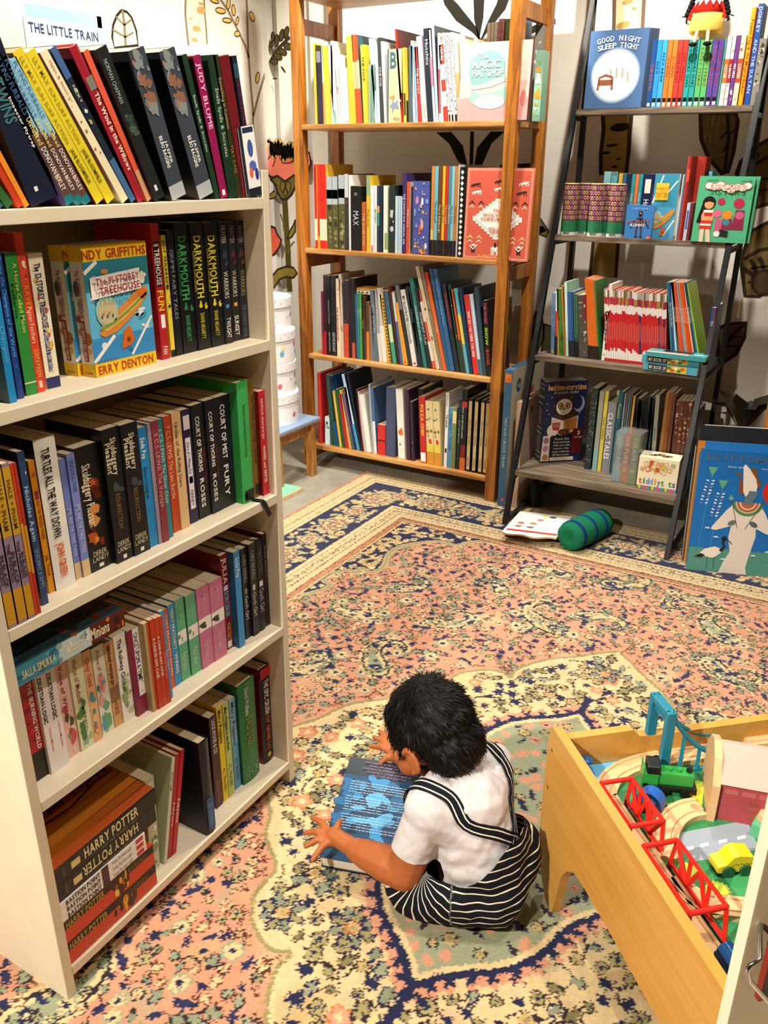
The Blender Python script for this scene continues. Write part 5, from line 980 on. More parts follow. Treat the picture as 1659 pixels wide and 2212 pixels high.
# face-out picture books, drawn on a plane: a small kit
def face_book(label, mtx, w, h, th, base, art, hard=True, side=None, name='book', cat='book'):
    o = thing(name, label, cat, mtx=mtx); c = .002 if hard else .0006; mb = MB(); S = cov(side or base)
    mb.box((0, 0, 0), (w, c, h), cov(base)).box((0, th-c, 0), (w, th, h), S).box((0, c, 0), (c, th-c, h), S)
    tb = MB(); art(mb, tb, w, h); co = mb.build('cover', o); MB().box((c, c, .002), (w-.003, th-c, h-.002), PAGEW).build('pages', o)
    if tb.f: tb.build('title', co)
    return o
FA = ((0, 0, 0), SU, SV)
def foot(px, py_, z, ax, pl): a = solve_axis(px, ax, pl, z); return a
def art_hat(mb, tb, w, h):
    D = lambda u, v, a, b, c, l, **k: mb.disc(u*w, v*h, a*w, b*h, cov(c), *FA, l, **k)
    mb.rect(0, 0, w, .3*h, cov('#e59a98'), *FA, 1); mb.rect(0, .3*h, w, .5*h, cov('#eebcb0'), *FA, 1); mb.rect(0, .75*h, w, h, cov('#f6ecd8'), *FA, 1)
    D(.42, .26, .18, .08, '#f4f4f0', 2); mb.flat([(u*w, v*h) for u, v in [(.17, .46), (.12, .62), (.14, .78), (.25, .87), (.42, .90), (.56, .86), (.63, .75), (.64, .56), (.45, .48)]], cov('#7fa8a6'), *FA, 3)
    mb.flat([(u*w, v*h) for u, v in [(.17, .46), (.30, .47), (.5, .53), (.66, .57), (.66, .50), (.45, .43), (.18, .40)]], cov('#a8c4b4'), *FA, 4)
    mb.flat([(u*w, v*h) for u, v in [(.14, .30), (.2, .22), (.34, .16), (.6, .18), (.75, .30), (.70, .44), (.5, .36), (.3, .34), (.2, .40)]], cov('#93b8ac'), *FA, 3); D(.45, .24, .22, .09, '#f2f2ee', 4)
    D(.93, .28, .04, .10, '#d87a78', 3)
    T_ = lambda s, u, v, ww, hh, **k: tb.text(s, cov('#e8f0ea'), (u*w, 0, v*h), SU, SV, ww*w, hh*h, 8, True)
    T_('The', .26, .80, .14, .06); T_('MAGIC', .17, .68, .4, .10); T_('HAT SHOP', .18, .57, .44, .09)
b0 = foot(1000-9, 0, PZ[3], 1, PY+.02); b1 = foot(1139, 0, PZ[3], 1, PY+.02); hh = (at(995, 97, 1, PY+.02).z-PZ[3])
face_book('pink picture book with green hat facing out on the pine bookcase\'s top shelf', T(b0, PY+.010, PZ[3]+.0005) @ RX(-4), b1-b0, hh+.004, .011, '#f2ddd0', art_hat, side='#7c3038')
row([(681.7, 686.6, None, 355, '#d8281e', {'b': [(.0, .10, '#e02a1e'), (.10, .36, '#f2e2c0'), (.72, .96, '#9c1c18', .2, .8)]}), (687, 691.8, None, 355, '#e8a82c', {'b': [(.15, 1, '#c8281e', .3, 1)]}), (692.2, 697, None, 355, '#d4281e', {'b': [(.10, .36, '#f2e2c0')]}), (697.4, 702, None, 355, '#d4281e', {'b': [(.10, .36, '#f2e2c0')]}), (702.4, 707, None, 355, '#d4281e', {'b': [(.10, .36, '#f2e2c0')], 'side': '#e8b83c'}),
 (708, 719.5, None, 381, '#55532f', {'b': [(.62, 1, '#a9b4b8'), (.70, .82, '#d8b0a4')], 'sa': blobs(['#7c7848', '#2f2e1c', '#94905c'], 14, .02, .6, .4, 1)}), (720, 731, None, 381, '#55532f', {'b': [(.62, 1, '#a9b4b8'), (.70, .82, '#d8b0a4')], 'sa': blobs(['#7c7848', '#2f2e1c', '#94905c'], 14, .02, .6, .4, 2)}), (733, 745.5, None, 378, '#55532f', {'b': [(.62, 1, '#a9b4b8'), (.70, .82, '#d8b0a4')], 'sa': blobs(['#7c7848', '#2f2e1c', '#94905c'], 14, .02, .6, .4, 3), 'side': '#808890'}),
 (746, 753.7, None, 376, '#34332f', {'b': [(.7, 1, '#c4c8cc')], 'sa': blobs(['#4c4c4c', '#8a3a2c'], 5, .5, .7, .4, 1)}), (754.5, 758, None, 378, '#e6e4e0'), (759, 780.6, None, 402, '#101215', {'t': [('MAX', '#c0c0c0', .4, .62), ('0.0', '#c0c0c0', .86, .9)]}), (782, 790, None, 437, '#b85a28', {'t': [('THE RIVERTON', '#f0c898', .1, .8)]}), (792, 799.5, None, 379, '#e2b82c', {'t': [('Tiny Owl', '#8a4a1c', .3, .6)], 'b': [(.75, 1, '#8aa888')]}),
 (800.5, 807.6, None, 401, '#f0ecec', {'b': [(0, .1, '#d83c2c', .3, .7)]}), (808.6, 814, None, 402, '#dfe6ec', tt('MYSTERY', '#24446c')), (814.4, 819.7, None, 401, '#2c3c4c', {'b': [(.4, .6, '#3c8a6c'), (.6, .7, '#d8a03c')]}), (820.7, 825.5, None, 402, '#1c2c44'), (828, 836.8, None, 401, '#e8ecdc', {'b': [(.05, .3, '#8ab06c', .3, 1)]}), (840, 851.6, None, 400, '#24302c', sp(['#5c6c5c', '#c8c8c0', '#0c1010'], 6)),
 (853, 858.8, None, 424, '#c4dcec'), (859.6, 864.5, None, 424, '#b4d0e6'), (865, 867.8, None, 425, '#c4dcec'), (868.4, 876, None, 374, '#3c2c68', tt('THE FAMOUS FIVE ANNUAL 2016', '#e8e0f0', .12, .75)), (877, 883.5, None, 393, '#d8502c', tt('FIND LULA', '#f0d8c8', .3, .7, side='#c8c8c0')),
 (890.7, 924.6, None, 391, '#4a5aa8', {'label': 'purple book with painted flowers on its face on the pine second shelf', 'sa': blobs(['#e8c83c', '#e0682c', '#8aa0dc', '#e8e4f0', '#c890b8', '#3c6c5c', '#e8b0a0'], 44, .04, .97, .13, 2, 1.2), 'd': .02}),
 (928.7, 934.4, None, 359, '#d8882c', {'b': [(0, .18, K_), (.18, .3, '#e8c060')]}), (935, 942.5, None, 359, '#74b8cc', {'b': [(0, .18, K_)], 't': [('This is Israel', '#24485c', .3, .7)]}), (943.5, 950.8, None, 359, '#6c4020', {'b': [(0, .18, K_)], 't': [('This is Edinburgh', '#e8d8a0', .25, .6)]}), (951.8, 957.3, None, 359, '#e8b82c', {'b': [(0, .18, K_)], 't': [('This is Munich', '#5c3c10', .3, .65)]}),
 (958, 963.8, None, 359, '#c82c24', {'b': [(0, .18, K_)], 't': [('This is London', '#f0d0a0', .3, .65)]}), (964.4, 970.2, None, 359, '#4c8c94', {'b': [(0, .18, K_)], 't': [('This is Britain', '#e0ecdc', .3, .65)]}), (970.8, 977, None, 359, '#8cc0d4', {'b': [(0, .18, K_)], 't': [('This is Texas', '#2c4c5c', .3, .65)]}), (977.6, 983.4, None, 359, '#c87c2c', {'b': [(0, .18, K_)], 't': [('This is Rome', '#4c2c10', .3, .65)]}), (984, 986.6, None, 356, '#c4ccd0'),
 (987.4, 999.4, None, 361, '#101214', {'hard': True, 'label': 'black hardback spine with white diamonds beside the coral book on pine shelf', 'sa': lambda mb, t, h, yo: [mb.flat([(t*.5, h*(.02+i*.06)), (t*.8, h*(.045+i*.06)), (t*.5, h*(.07+i*.06)), (t*.2, h*(.045+i*.06))], cov(W_), (0, yo, 0), SU, SV, 2) for i in range(16)]})],
 PZ[2], 'the pine bookcase\'s second shelf', 1, PY+.028, (0, 0, 1), .22)
a_ = foot(705, 0, PZ[2], 1, PY+.2); book(T(a_, PY+.12, PZ[2]+.0004), .10, .345, .02, '#8a9424', 'tall olive green book standing behind the grey spines on the pine second shelf', spineart=lambda mb, t, h, yo: mb.disc(t*.65, h*.93, t*.35, h*.05, cov('#7c6a4c'), (0, yo, 0), SU, SV, 2))
def art_wolf(mb, tb, w, h):
    c = cov; mb.rect(.012, .012, w-.012, h-.012, c('#cf5c48'), *FA, 1)
    for i in range(34): u = w*(.03+.94*i/33); [mb.disc(u, v, .0016, .0035, c('#eec8b4'), *FA, 2, 6, rot=40) for v in (.007, h-.007)]
    for i in range(40): v = h*(.03+.94*i/39); [mb.disc(u, v, .0035, .0016, c('#eec8b4'), *FA, 2, 6, rot=40) for u in (.007, w-.007)]
    P = []; n = 9
    for q, (a, b) in enumerate((((.5, .20), (.92, .45)), ((.92, .45), (.5, .70)), ((.5, .70), (.08, .45)), ((.08, .45), (.5, .20)))):
        for i in range(n): P.append(((a[0]+(b[0]-a[0])*i/n)*w, (a[1]+(b[1]-a[1])*i/n)*h)); P.append(((a[0]+(b[0]-a[0])*(i+1)/n)*w, (a[1]+(b[1]-a[1])*i/n)*h)) if q in (1, 3) else P.append(((a[0]+(b[0]-a[0])*i/n)*w, (a[1]+(b[1]-a[1])*(i+1)/n)*h))
    mb.flat(P, c('#f2eae0'), *FA, 3); mb.flat([(.5*w, .25*h), (.84*w, .45*h), (.5*w, .65*h), (.16*w, .45*h)], c('#8a8a90'), *FA, 4); mb.flat([(.5*w, .254*h), (.833*w, .45*h), (.5*w, .646*h), (.167*w, .45*h)], c('#f4eee6'), *FA, 5)
    for s_, v in ((.1, .6), (.1, .22)):
        for u in (.1, .24, .76, .9): mb.flat([((u-.06)*w, (v)*h), (u*w, (v+.05)*h), ((u+.06)*w, v*h), (u*w, (v+.025)*h)], c('#3c2c28' if v > .5 else '#e8c890'), *FA, 3); mb.flat([((u-.05)*w, (v-.04)*h), (u*w, (v)*h), ((u+.05)*w, (v-.04)*h), (u*w, (v-.02)*h)], c('#f0d8b0'), *FA, 3)
    for u, v, cc in ((.16, .74, '#f2eae0'), (.84, .74, '#3c2c28'), (.14, .82, '#3c2c28'), (.5, .78, '#f2eae0'), (.5, .86, '#3c2c28'), (.86, .84, '#f2eae0')): mb.disc(u*w, v*h, .08*w, .012*h, c(cc), *FA, 3, rot=12); [mb.line([((u+k)*w, v*h), ((u+k*1.2)*w, (v-.03)*h)], .004, c(cc), *FA, 3) for k in (-.05, -.02, .03, .06)]
    mb.disc(.5*w, .12*h, .07*w, .03*h, c('#f2eae0'), *FA, 3); [mb.line([((.5+k)*w, .12*h), ((.5+k)*w, .05*h)], .005, c('#f2eae0'), *FA, 3) for k in (-.05, -.02, .03, .05)]; mb.disc(.5*w, .165*h, .02*w, .03*h, c('#2c2424'), *FA, 4)
    for u in (.16, .86): mb.rect((u-.03)*w, .07*h, (u+.03)*w, .14*h, c('#3a2c2c'), *FA, 3); mb.disc(u*w, .155*h, .03*w, .014*h, c('#f0e0d0'), *FA, 3); mb.line([((u-.06)*w, .15*h), (u*w, .11*h), ((u+.06)*w, .16*h)], .005, c('#f0e0d0'), *FA, 4)
    for s_, v, ww in (('THE', .53, .16), ('WOLVES OF', .48, .44), ('CURRUMPAW', .435, .56), ('WILLIAM', .33, .24), ('GRILL', .295, .18), ('FLYING EYE BOOKS', .022, .5)): tb.text(s_, c('#cf5c48' if v > .1 else '#e8b060'), ((.5-ww/2)*w, 0, v*h), SU, SV, ww*w, .032*h, 12, True)
b0 = foot(1000.5, 0, PZ[2], 1, PY+.012); b1 = foot(1139.5, 0, PZ[2], 1, PY+.012); hh = at(1002, 362, 1, PY+.012).z-PZ[2]
face_book('coral red picture book with white diamond panel facing out on pine second shelf', T(b0, PY+.006, PZ[2]+.0005) @ RX(-3), b1-b0, hh, .012, '#e07a64', art_wolf)
row([
 (172, 185, 162, 460, '#7a2a4c', {'b': [(0, .3, '#b02c34')]}), (187, 201, 178, 350, '#b0202c', {'b': [(.3, 1, '#3a1418')]}), (205, 234, 190, 355, '#101216', {'t': [('SCIENCE ENCYCLOPEDIA', '#9c9c9c', .4, .7, .55, .85), ('ABOVE BOUNT', '#b8b8b8', .05, .3, .55, .85)]}), (236, 270, 225, 352, '#15171b', tt('ABOVE BOUNT', '#b8b8b8', .05, .3)),
 (273, 299, 262, 375, '#e8d0b0', {'t': [('THE SKELETON BOOK', '#a83c2c', .2, .65, .1, .5, True)], 'sa': blobs(['#f0dcc0', '#d8a888'], 8, .7, .95, .3, 1)}), (301, 318, 280, 345, '#c8b8a4', sp(['#8c7c6c', '#e0d0bc'])), (320, 350, 310, 385, '#c83c24', {'b': [(.45, 1, '#1c242c')], 'sa': dots('#e8b03c', 14, .05, .5, .0016)}), (352, 368, 345, 372, '#14161a'), (370, 396, 358, 372, '#191316', {'b': [(0, .2, '#c8482c', .1, .9)]}),
 (400, 411, 388, 478, '#2c5c80'), (412, 424, 400, 472, '#2c7a84', tt('INSECTS', '#b0e0d8', .5, .9)), (426, 440, 415, 470, '#4c9a3c', tt('INSECTS', '#e0f0b0', .5, .9)), (442, 455, 432, 480, '#1c2024', tt('MEDIUM', '#b89848')), (457, 466, 440, 490, '#5c3c24'), (468, 487, 460, 530, '#d87a24', {'b': [(.5, 1, '#4c3a1c')]}), (490, 514, 485, 560, '#7c746c'), (516, 547, 488, 450, '#5c7080', tt('GREAT ADVENTURES', '#a8b8c4', .4, .8)),
 (551, 574, 512, 445, '#a8a4a0', {'b': [(0, .4, '#d8d4cc')]}), (576, 604, 530, 440, '#ccc4bc', {'b': [(.0, .5, '#e8e4dc')]}), (607, 630, 553, 480, '#e0b030', {'sa': lambda mb, t, h, yo: [mb.rect(t*.55, h*(.02+i*.05), t*.95, h*(.045+i*.05), cov('#1c1c1c'), (0, yo, 0), SU, SV, 2) for i in range(19)]}), (632, 638, 575, 460, '#2c3c50'), (641, 664, 582, 460, '#4c9c7c', {'b': [(.3, .55, '#d8dca0'), (.55, 1, '#3c5c84')]}),
 (680, 692, 610, 435, '#5c1c1c'), (694, 711, 632, 465, '#c8d0d8', {'b': [(0, .6, '#3c6ca0')]}), (713, 742, 655, 535, '#e8a028', tt('4', '#a8541c', .02, .08)), (745, 771, 655, 420, '#2c3034', {'b': [(.7, 1, '#6c6c6c')]}), (773, 803, 690, 450, '#e8e6e2', {'t': [('MY ILLUSTRATED', '#1c1c20', .58, .92, .2, .8, True), ('Encyclopedia', '#3c3c40', .3, .56, .2, .8)], 'b': [(.02, .05, '#c83c4c', .3, .8)]}),
 (806, 822, 740, 430, '#1c3034'), (824, 843, 725, 430, '#16282c', tt('ANIMALS', '#5c7c80', .5, .8)), (846, 869, 750, 378, '#2c7a78', tt('MAGNIFICENT SPECIES', '#c8e0d8', .3, .7)), (875, 904, 782, 440, '#16282c', tt('MAGNIFICENT ATLAS', '#c0d0cc', .3, .7)), (906, 927, 805, 450, '#d8583c', {'b': [(.1, .35, '#e8d8c8'), (.6, .85, '#e0c8b8')]}), (930, 954, 790, 295, '#d8c8a8', {'sa': blobs(['#1c1c1c', '#a8987c'], 8, .05, .7, .4, 3), 'label': 'tall cream and black patterned book leaning mid way on the third pine shelf'}), (956, 974, 820, 295, '#8c7c64', {'sa': blobs(['#3c342c', '#c8b89c'], 6, .05, .7, .4, 3)}),
 (976, 998, 850, 335, '#e2672a', {'b': [(.86, 1, '#c83c24')], 't': [('STORIES', '#f4c8a0', .3, .6)]}), (1000, 1021, 880, 310, '#2c5c8c', tt('MYTHS', '#5c90bc', .5, .85)), (1023, 1051, 905, 312, '#2f6496', tt('Incredible Comparisons', '#7cb0dc', .45, .9)), (1060, 1084, 965, 410, '#24282c', {'b': [(.5, .9, '#7a2c34', .2, .8)]}), (1090, 1109, 1005, 415, '#1c3c34', {'sa': blobs(['#c8a83c', '#b83c2c'], 6, .1, .9, .3, 3)}), (1111, 1128, 1018, 450, '#d8602c', {'b': [(0, .4, '#2c3c30')]}), (1130, 1149, 1045, 440, '#5cb0cc', {'b': [(.35, .7, '#e8d048')]}), (1154, 1172, 1078, 440, '#1c3454'),
 (1178, 1212, 1112, 485, '#d42c28', {'t': [('WHO DO YOU THINK YOU ARE?', W_, .22, .8, .25, .75, True)], 'label': 'bright red book with white question title leaning on the third pine shelf', 'side': '#b8d4e8'}), (1215, 1234, 1150, 480, '#c0d8ec', {'b': [(0, .2, '#2c6c7c')]}), (1238, 1262, 1180, 435, '#2c4454'), (1264, 1294, 1235, 520, '#14161a', {'t': [('THE MAGIC', '#c84c6c', .7, .97, .2, .8, True), ('SHOW', '#a8e02c', .4, .66, .2, .8, True), ('BOOK', '#c83c2c', .12, .38, .2, .8, True)]}), ],
 PZ[1], 'the third pine shelf', 1, PY+.03, Z7, .2)
a_ = solve_axis(1062, 1, PY+.14, PZ[1]); book(T(a_, PY+.14, PZ[1]+.0004), .022, .30, .13, '#6c6c2c', 'olive book with yellow label behind the right post on the third pine shelf', bands=[(.6, .9, '#c8b060', .1, .8)])
_a = at(640+357/3.072, 480+368/3.072, 1, PY+.05); _b = at(640+735/3.072, 480+368/3.072, 1, PY+.05)
lay_book((_a.x+.002, PY+.05, PZ[1]+.290), 0, _b.x-_a.x, .1, .016, '#e6e0d4', 'white spined picture book lying across books on the third pine shelf', [('Beside the sea', '#3c3c3c', .38, .7, .2, .8)], spineart=lambda mb, L, th, D: [mb.disc(L*u, th*.5, .006, .005, cov('#4a4038'), (0, 0, 0), SU, SV, 2, 8) for u in (.06, .1, .16, .22, .3, .76, .84, .9, .95)])
lay_book((_a.x+.020, PY+.05, PZ[1]+.3065), 0, _b.x-_a.x-.015, .1, .010, '#c8963c', 'thin tan picture book lying on top of the white one on third pine shelf')
row([
 (150, 171, 138, 1000, '#c82c2c', {'hard': True}), (192, 222, 190, 1290, '#c8dce4', {'sa': blobs(['#4c9ccc', '#1c2c3c'], 4, .6, .95, .3, 2)}), (234, 246, 195, 1010, '#24504c'), (252, 262, 205, 1015, '#2c5c58'), (266, 281, 215, 1020, '#1c4c8c', {'b': [(.35, 1, '#1c2c24')]}), (288, 303, 240, 1120, '#dcb83c'), (305, 325, 255, 1110, '#1c5c34', sp(['#d8e0c0', '#2c3c2c'], 4)), (328, 350, 275, 1140, '#b82430'), (352, 368, 285, 1115, '#d0a848'), (370, 388, 300, 1140, '#7c5c7c', {'b': [(0, .3, '#3c5c74')]}),
 (390, 403, 318, 1095, '#16243c'), (405, 424, 300, 1010, '#b8d0ec', {'b': [(0, .35, '#3c94cc')], 'side': '#24303c'}), (428, 438, 335, 1010, '#1c2430'), (440, 450, 395, 1110, '#6c1c24'), (452, 468, 400, 1125, '#c8b8b8'), (470, 500, 418, 1145, '#ecebe6', {'noun': 'book'}), (504, 515, 478, 1075, '#a8acae'), (517, 536, 490, 1100, '#4c6c9c', {'b': [(0, .5, '#d8e0e8')]}), (540, 590, None, 1340, '#c82c28', {'label': 'red boxed book with small phone picture on the bottom pine shelf', 'b': [(.45, .5, '#5c1414')]}),
 (595, 606, None, 1095, '#4c5474'), (607, 618, None, 1095, '#4c5474'), (619, 631, None, 1095, '#4c5474'), (632, 643, None, 1095, '#4c5474'), (644, 656, None, 1095, '#444c6c'), (678, 722, 660, 1105, '#ece8e0', {'sa': blobs(['#d86c2c', '#2c2c30', '#f0ece4'], 5, .1, .9, .4, 2)}), (735, 757, 722, 1110, '#3c2438'), (765, 784, 752, 1190, '#2c2030', {'sa': blobs(['#b83c3c', '#3c6c9c'], 4, .1, .5, .3, 2)}), (788, 822, 775, 1100, '#1c1a1e', {'in': .05}),
 (826, 864, 812, 1157, '#c02428', {'hard': False, 't': [('PIZZA CHEF', '#f0d848', .4, .9, .3, .75, True)], 'b': [(.02, .16, W_, .05, .9)]}), (868, 914, 856, 1185, '#dccb96', {'b': [(0, .2, '#c88c2c'), (.2, .32, '#d8c84c')], 'sa': blobs(['#c83c2c', '#3c5c94', '#4c8c4c', '#e8b02c', '#1c2c3c'], 20, .34, .92, .22, 4), 'label': 'cream box with coloured vehicle pictures, left of its twin on bottom pine shelf'}), (917, 960, 905, 1190, '#dccb96', {'b': [(0, .2, '#c88c2c'), (.2, .32, '#d8c84c')], 'sa': blobs(['#c83c2c', '#3c5c94', '#4c8c4c', '#e8b02c', '#1c2c3c'], 20, .34, .92, .22, 4), 'label': 'cream box with coloured vehicle pictures, right of its twin on bottom pine shelf'}),
 (978, 998, None, 1130, '#dfe2e8', {'t': [('TRAINS', '#14141c', .45, .8, .2, .8, True), ('The Big Book', '#5c5c64', .82, .98)], 'b': [(.2, .26, '#14141c', .2, .8)]}), (1003, 1050, None, 1228, '#7c8c5c', {'t': [('SUMMARY TRAINS', '#1c5c9c', .3, .9, .1, .4, True)], 'b': [(0, 1, '#4c94c8', .0, .42), (.75, .95, '#e8dca0', .5, 1)]}), (1062, 1078, None, 1175, '#16343c', tt('SPOT THE MISTAKE', '#c0d0d0')), (1081, 1117, None, 1105, '#10181c', {'b': [(0, .16, '#e0762c'), (.16, .32, '#9c1c24', .1, .9), (.78, .85, '#c83c3c')], 't': [('SPOT THE MISTAKE LANDS', W_, .4, .78, .1, .4)]})] +
 [(x, x+27, None, ty, '#101216', {'label': 'cream spined travel book, %s of four alike at the bottom pine shelf\'s right end' % w_, 'b': [(.03, .97, '#e2c890', .12, .88)], 't': [('TRAVELS ZEPPER', '#7c5c34', .35, .75, .3, .7), ('DOOLE', '#5c4424', .08, .2, .3, .7)]}) for x, ty, w_ in ((1123, 1170, 'leftmost'), (1162, 1175, 'second'), (1202, 1180, 'third'), (1234, 1186, 'rightmost'))],
 PZ[0], 'the bottom pine shelf', 1, PY+.03, Z7, .2)
# big flat boxes between the pine bookcase and the ladder shelf
def plain_box(name, label, cat, mtx, a, b, col, deco=None, bev=.001, part='box'):
    o = thing(name, label, cat, mtx=mtx); mb = MB().box(a, b, cov(col), bev)
    tb = MB(); 
    if deco: deco(mb, tb)
    mb.build(part, o)
    if tb.f: tb.build('lettering', o)
    return o
def deco_circus(mb, tb):
    w, d, h = .034, .37, .60
    mb.rect(0, 0, d, h, cov('#cfc8ac'), (w, 0, 0), (0, 1, 0), SV, 1); mb.rect(.003, h-.052, .030, h-.016, cov('#e8802c'), (0, 0, 0), SU, SV, 2)
    mb.disc(.075, h-.075, .026, .030, cov('#2c5a74'), (w, 0, 0), (0, 1, 0), SV, 2); tb.text('+21', cov(W_), (w, .058, h-.085), (0, 1, 0), SV, .034, .018, 4, True)
    for i, c in enumerate(('#c84c3c', '#4c6c9c', '#c8a83c', '#4c7ca8', '#c84c3c')): mb.disc(.12+.03*i, h-.20+.018*i, .017, .02, cov(c), (w, 0, 0), (0, 1, 0), SV, 2+i*.1)
    tb.text('VINTAGE CIRCUS TRAIN', cov('#c8d8d8'), (.011, 0, .40), (0, 0, -1), (1, 0, 0), .22, .012, 3); tb.text('29', cov('#5c2c10'), (.012, 0, h-.042), SU, SV, .012, .008, 4); mb.disc(.022, .03, .008, .009, cov('#c8687c'), (0, 0, 0), SU, SV, 2)
plain_box('puzzle_box', 'tall thin blue boxed train toy standing right of the pine bookcase', 'box', T(-1.300, 3.205, 0.001), (0, 0, 0), (.034, .37, .60), '#3c6c90', deco_circus)
plain_box('game_box', 'pale pink flat box standing behind the ladder shelf\'s left leg', 'box', T(-1.245, 3.22, .001), (0, 0, 0), (.03, .33, .47), '#d8b8a0', lambda mb, tb: mb.disc(.1, .42, .014, .016, cov('#4c5a84'), (.03, 0, 0), (0, 1, 0), SV, 1))
# ------------------------------------------------------------------ ladder shelf contents
Z8 = (1080, 0, 2.865); Z9 = (1080, 480, 2.865)
row([(902, 929, None, 250, '#1c4c8c', {'t': [('THE ROYAL', '#c85c3c', .2, .7)], 'b': [(.02, .07, W_, .2, .8)]})]+[(x, x2, None, 247, c, {'t': [(s_, tc, .3, .9)], 'b': [(.02, .07, W_, .25, .8), (.08, .14, K_, .1, .9)]}) for x, x2, c, s_, tc in (
 (932, 961, '#2c8cc8', 'ALEX', '#1c4c6c'), (963, 993, '#3c9cd4', 'ALEX RIDER', '#1c4c6c'), (996, 1023, '#e8742c', 'SCORPIA', '#a83c1c'), (1026, 1055, '#ea7a30', 'SCORPIA', '#a83c1c'), (1058, 1087, '#d83c34', 'SNAKEHEAD', '#8c1c1c'), (1090, 1119, '#d8382f', 'ARK ANGEL', '#8c1c1c'), (1122, 1153, '#2c9c98', 'CROCODILE TEARS', '#14504c'), (1156, 1188, '#2c9c98', 'CROCODILE TEARS', '#14504c'), (1192, 1225, '#58b068', 'EAGLE STRIKE', '#8c6c1c'), (1228, 1262, '#58b068', 'EAGLE STRIKE', '#8c6c1c'), (1265, 1299, '#5c4494', 'POINT BLANC', '#a84c5c'), (1302, 1335, '#5c4494', 'POINT BLANC', '#a84c5c'))]+
 [(1338, 1349, None, 240, '#4c9c84'), (1352, 1379, None, 222, '#ece4dc', {'b': [(.33, .67, '#e8702c')], 't': [('VICTOR', W_, .4, .6, .2, .8, True)], 'sa': blobs(['#c84c3c', '#e8c890'], 4, .05, .3, .4, 1)}), (1382, 1403, None, 220, '#e8d4cc', {'b': [(.33, .67, '#a82c34')], 't': [('QUENTIN', W_, .4, .6, .2, .8, True)], 'sa': blobs(['#5c4c84', '#d88c8c'], 6, .05, .95, .4, 2)}), (1406, 1430, None, 220, '#6c3c84', {'t': [('MIG NESS', W_, .4, .6, .2, .8, True)], 'sa': blobs(['#e8dce8', '#b08cc0'], 6, .05, .3, .4, 1)}), (1433, 1464, None, 218, '#dccbb4', {'b': [(.33, .67, '#d8482c')], 't': [('COFFIN', W_, .4, .6, .2, .8, True)], 'sa': blobs(['#b8542c', '#8c9c5c'], 6, .05, .95, .4, 3)}),
 (1472, 1502, None, 80, '#f0ac14', {'h': .30, 't': [('Peanut Peg & the Magical Basket', '#8c3c10', .1, .9)], 'b': [(0, 1, '#d83c24', .8, 1)]}), (1508, 1542, None, 66, '#2c50a0', {'h': .31, 't': [('DONKEY', '#c8d8f0', .72, .97, .2, .8, True), ('AND THE SULTAN', '#c8d8f0', .1, .68, .2, .8)]}), (1545, 1588, None, 200, '#8c887c', {'h': .205, 'sa': blobs(['#3c3c38', '#b8b4a4'], 16, .3, .95, .3, 2)})],
 LZ[3], 'the ladder\'s top board', 1, ly(LZ[3])+.012, Z8, .09)
def art_night(mb, tb, w, h):
    for r, c in ((.44, '#7c98bc'), (.42, '#a8bcd4'), (.40, '#d4e0ec'), (.38, '#f4f6f6')): mb.disc(.5*w, .42*h, r*w*.98, r*h*.82, cov(c), *FA, 2+(.44-r)*20, 36)
    c = cov('#a06040'); l = 6; mb.rect(.22*w, .30*h, .47*w, .37*h, c, *FA, l); mb.line([(.22*w, .24*h), (.235*w, .40*h), (.34*w, .43*h), (.46*w, .40*h), (.47*w, .24*h)], .008, c, *FA, l)
    for u, v in ((.42, .5), (.52, .52), (.62, .51), (.72, .46)): mb.line([(u*w, v*h), ((u+.01)*w, (v-.12)*h)], .004, cov('#c89a70'), *FA, l)
    for s_, v, ww, n in (('GOOD NIGHT', .86, .74, 0), ('SLEEP TIGHT', .77, .68, 1)):
        m_ = cov('#dfe8ee'); k = len(s_)
        for i, ch in enumerate(s_): u = .5+(i-(k-1)/2)*ww/k; a = -(u-.5)*.55; tb.text(ch, m_, (u*w-.007, 0, (v-abs(u-.5)**2*.35)*h), (math.cos(a), 0, math.sin(a)), (-math.sin(a), 0, math.cos(a)), .0145, .018, 9, True) if ch != ' ' else 0
F1 = ly(LZ[3])-.001
b0 = solve_axis(1080+516/2.865, 1, F1, LZ[3]); b1 = solve_axis(1080+868/2.865, 1, F1, LZ[3]); hh = (at(1080+610/2.865, 190/2.865, 1, F1+.01).z-LZ[3])*1.0
for i in range(3): face_book('dark blue spare copy behind the bedtime picture book, %s one back, ladder\'s top board' % ('first', 'second', 'third')[i], T(b0+.008*(i+1), F1+.013*(i+1), LZ[3]+.0005) @ RX(-3), b1-b0, hh, .010, '#3c4c64', lambda *a: None)
face_book('blue bedtime picture book with moonlit bed facing out on the ladder\'s top board', T(b0, F1, LZ[3]+.0005) @ RX(-3), b1-b0, hh, .010, '#4c6c98', art_night)
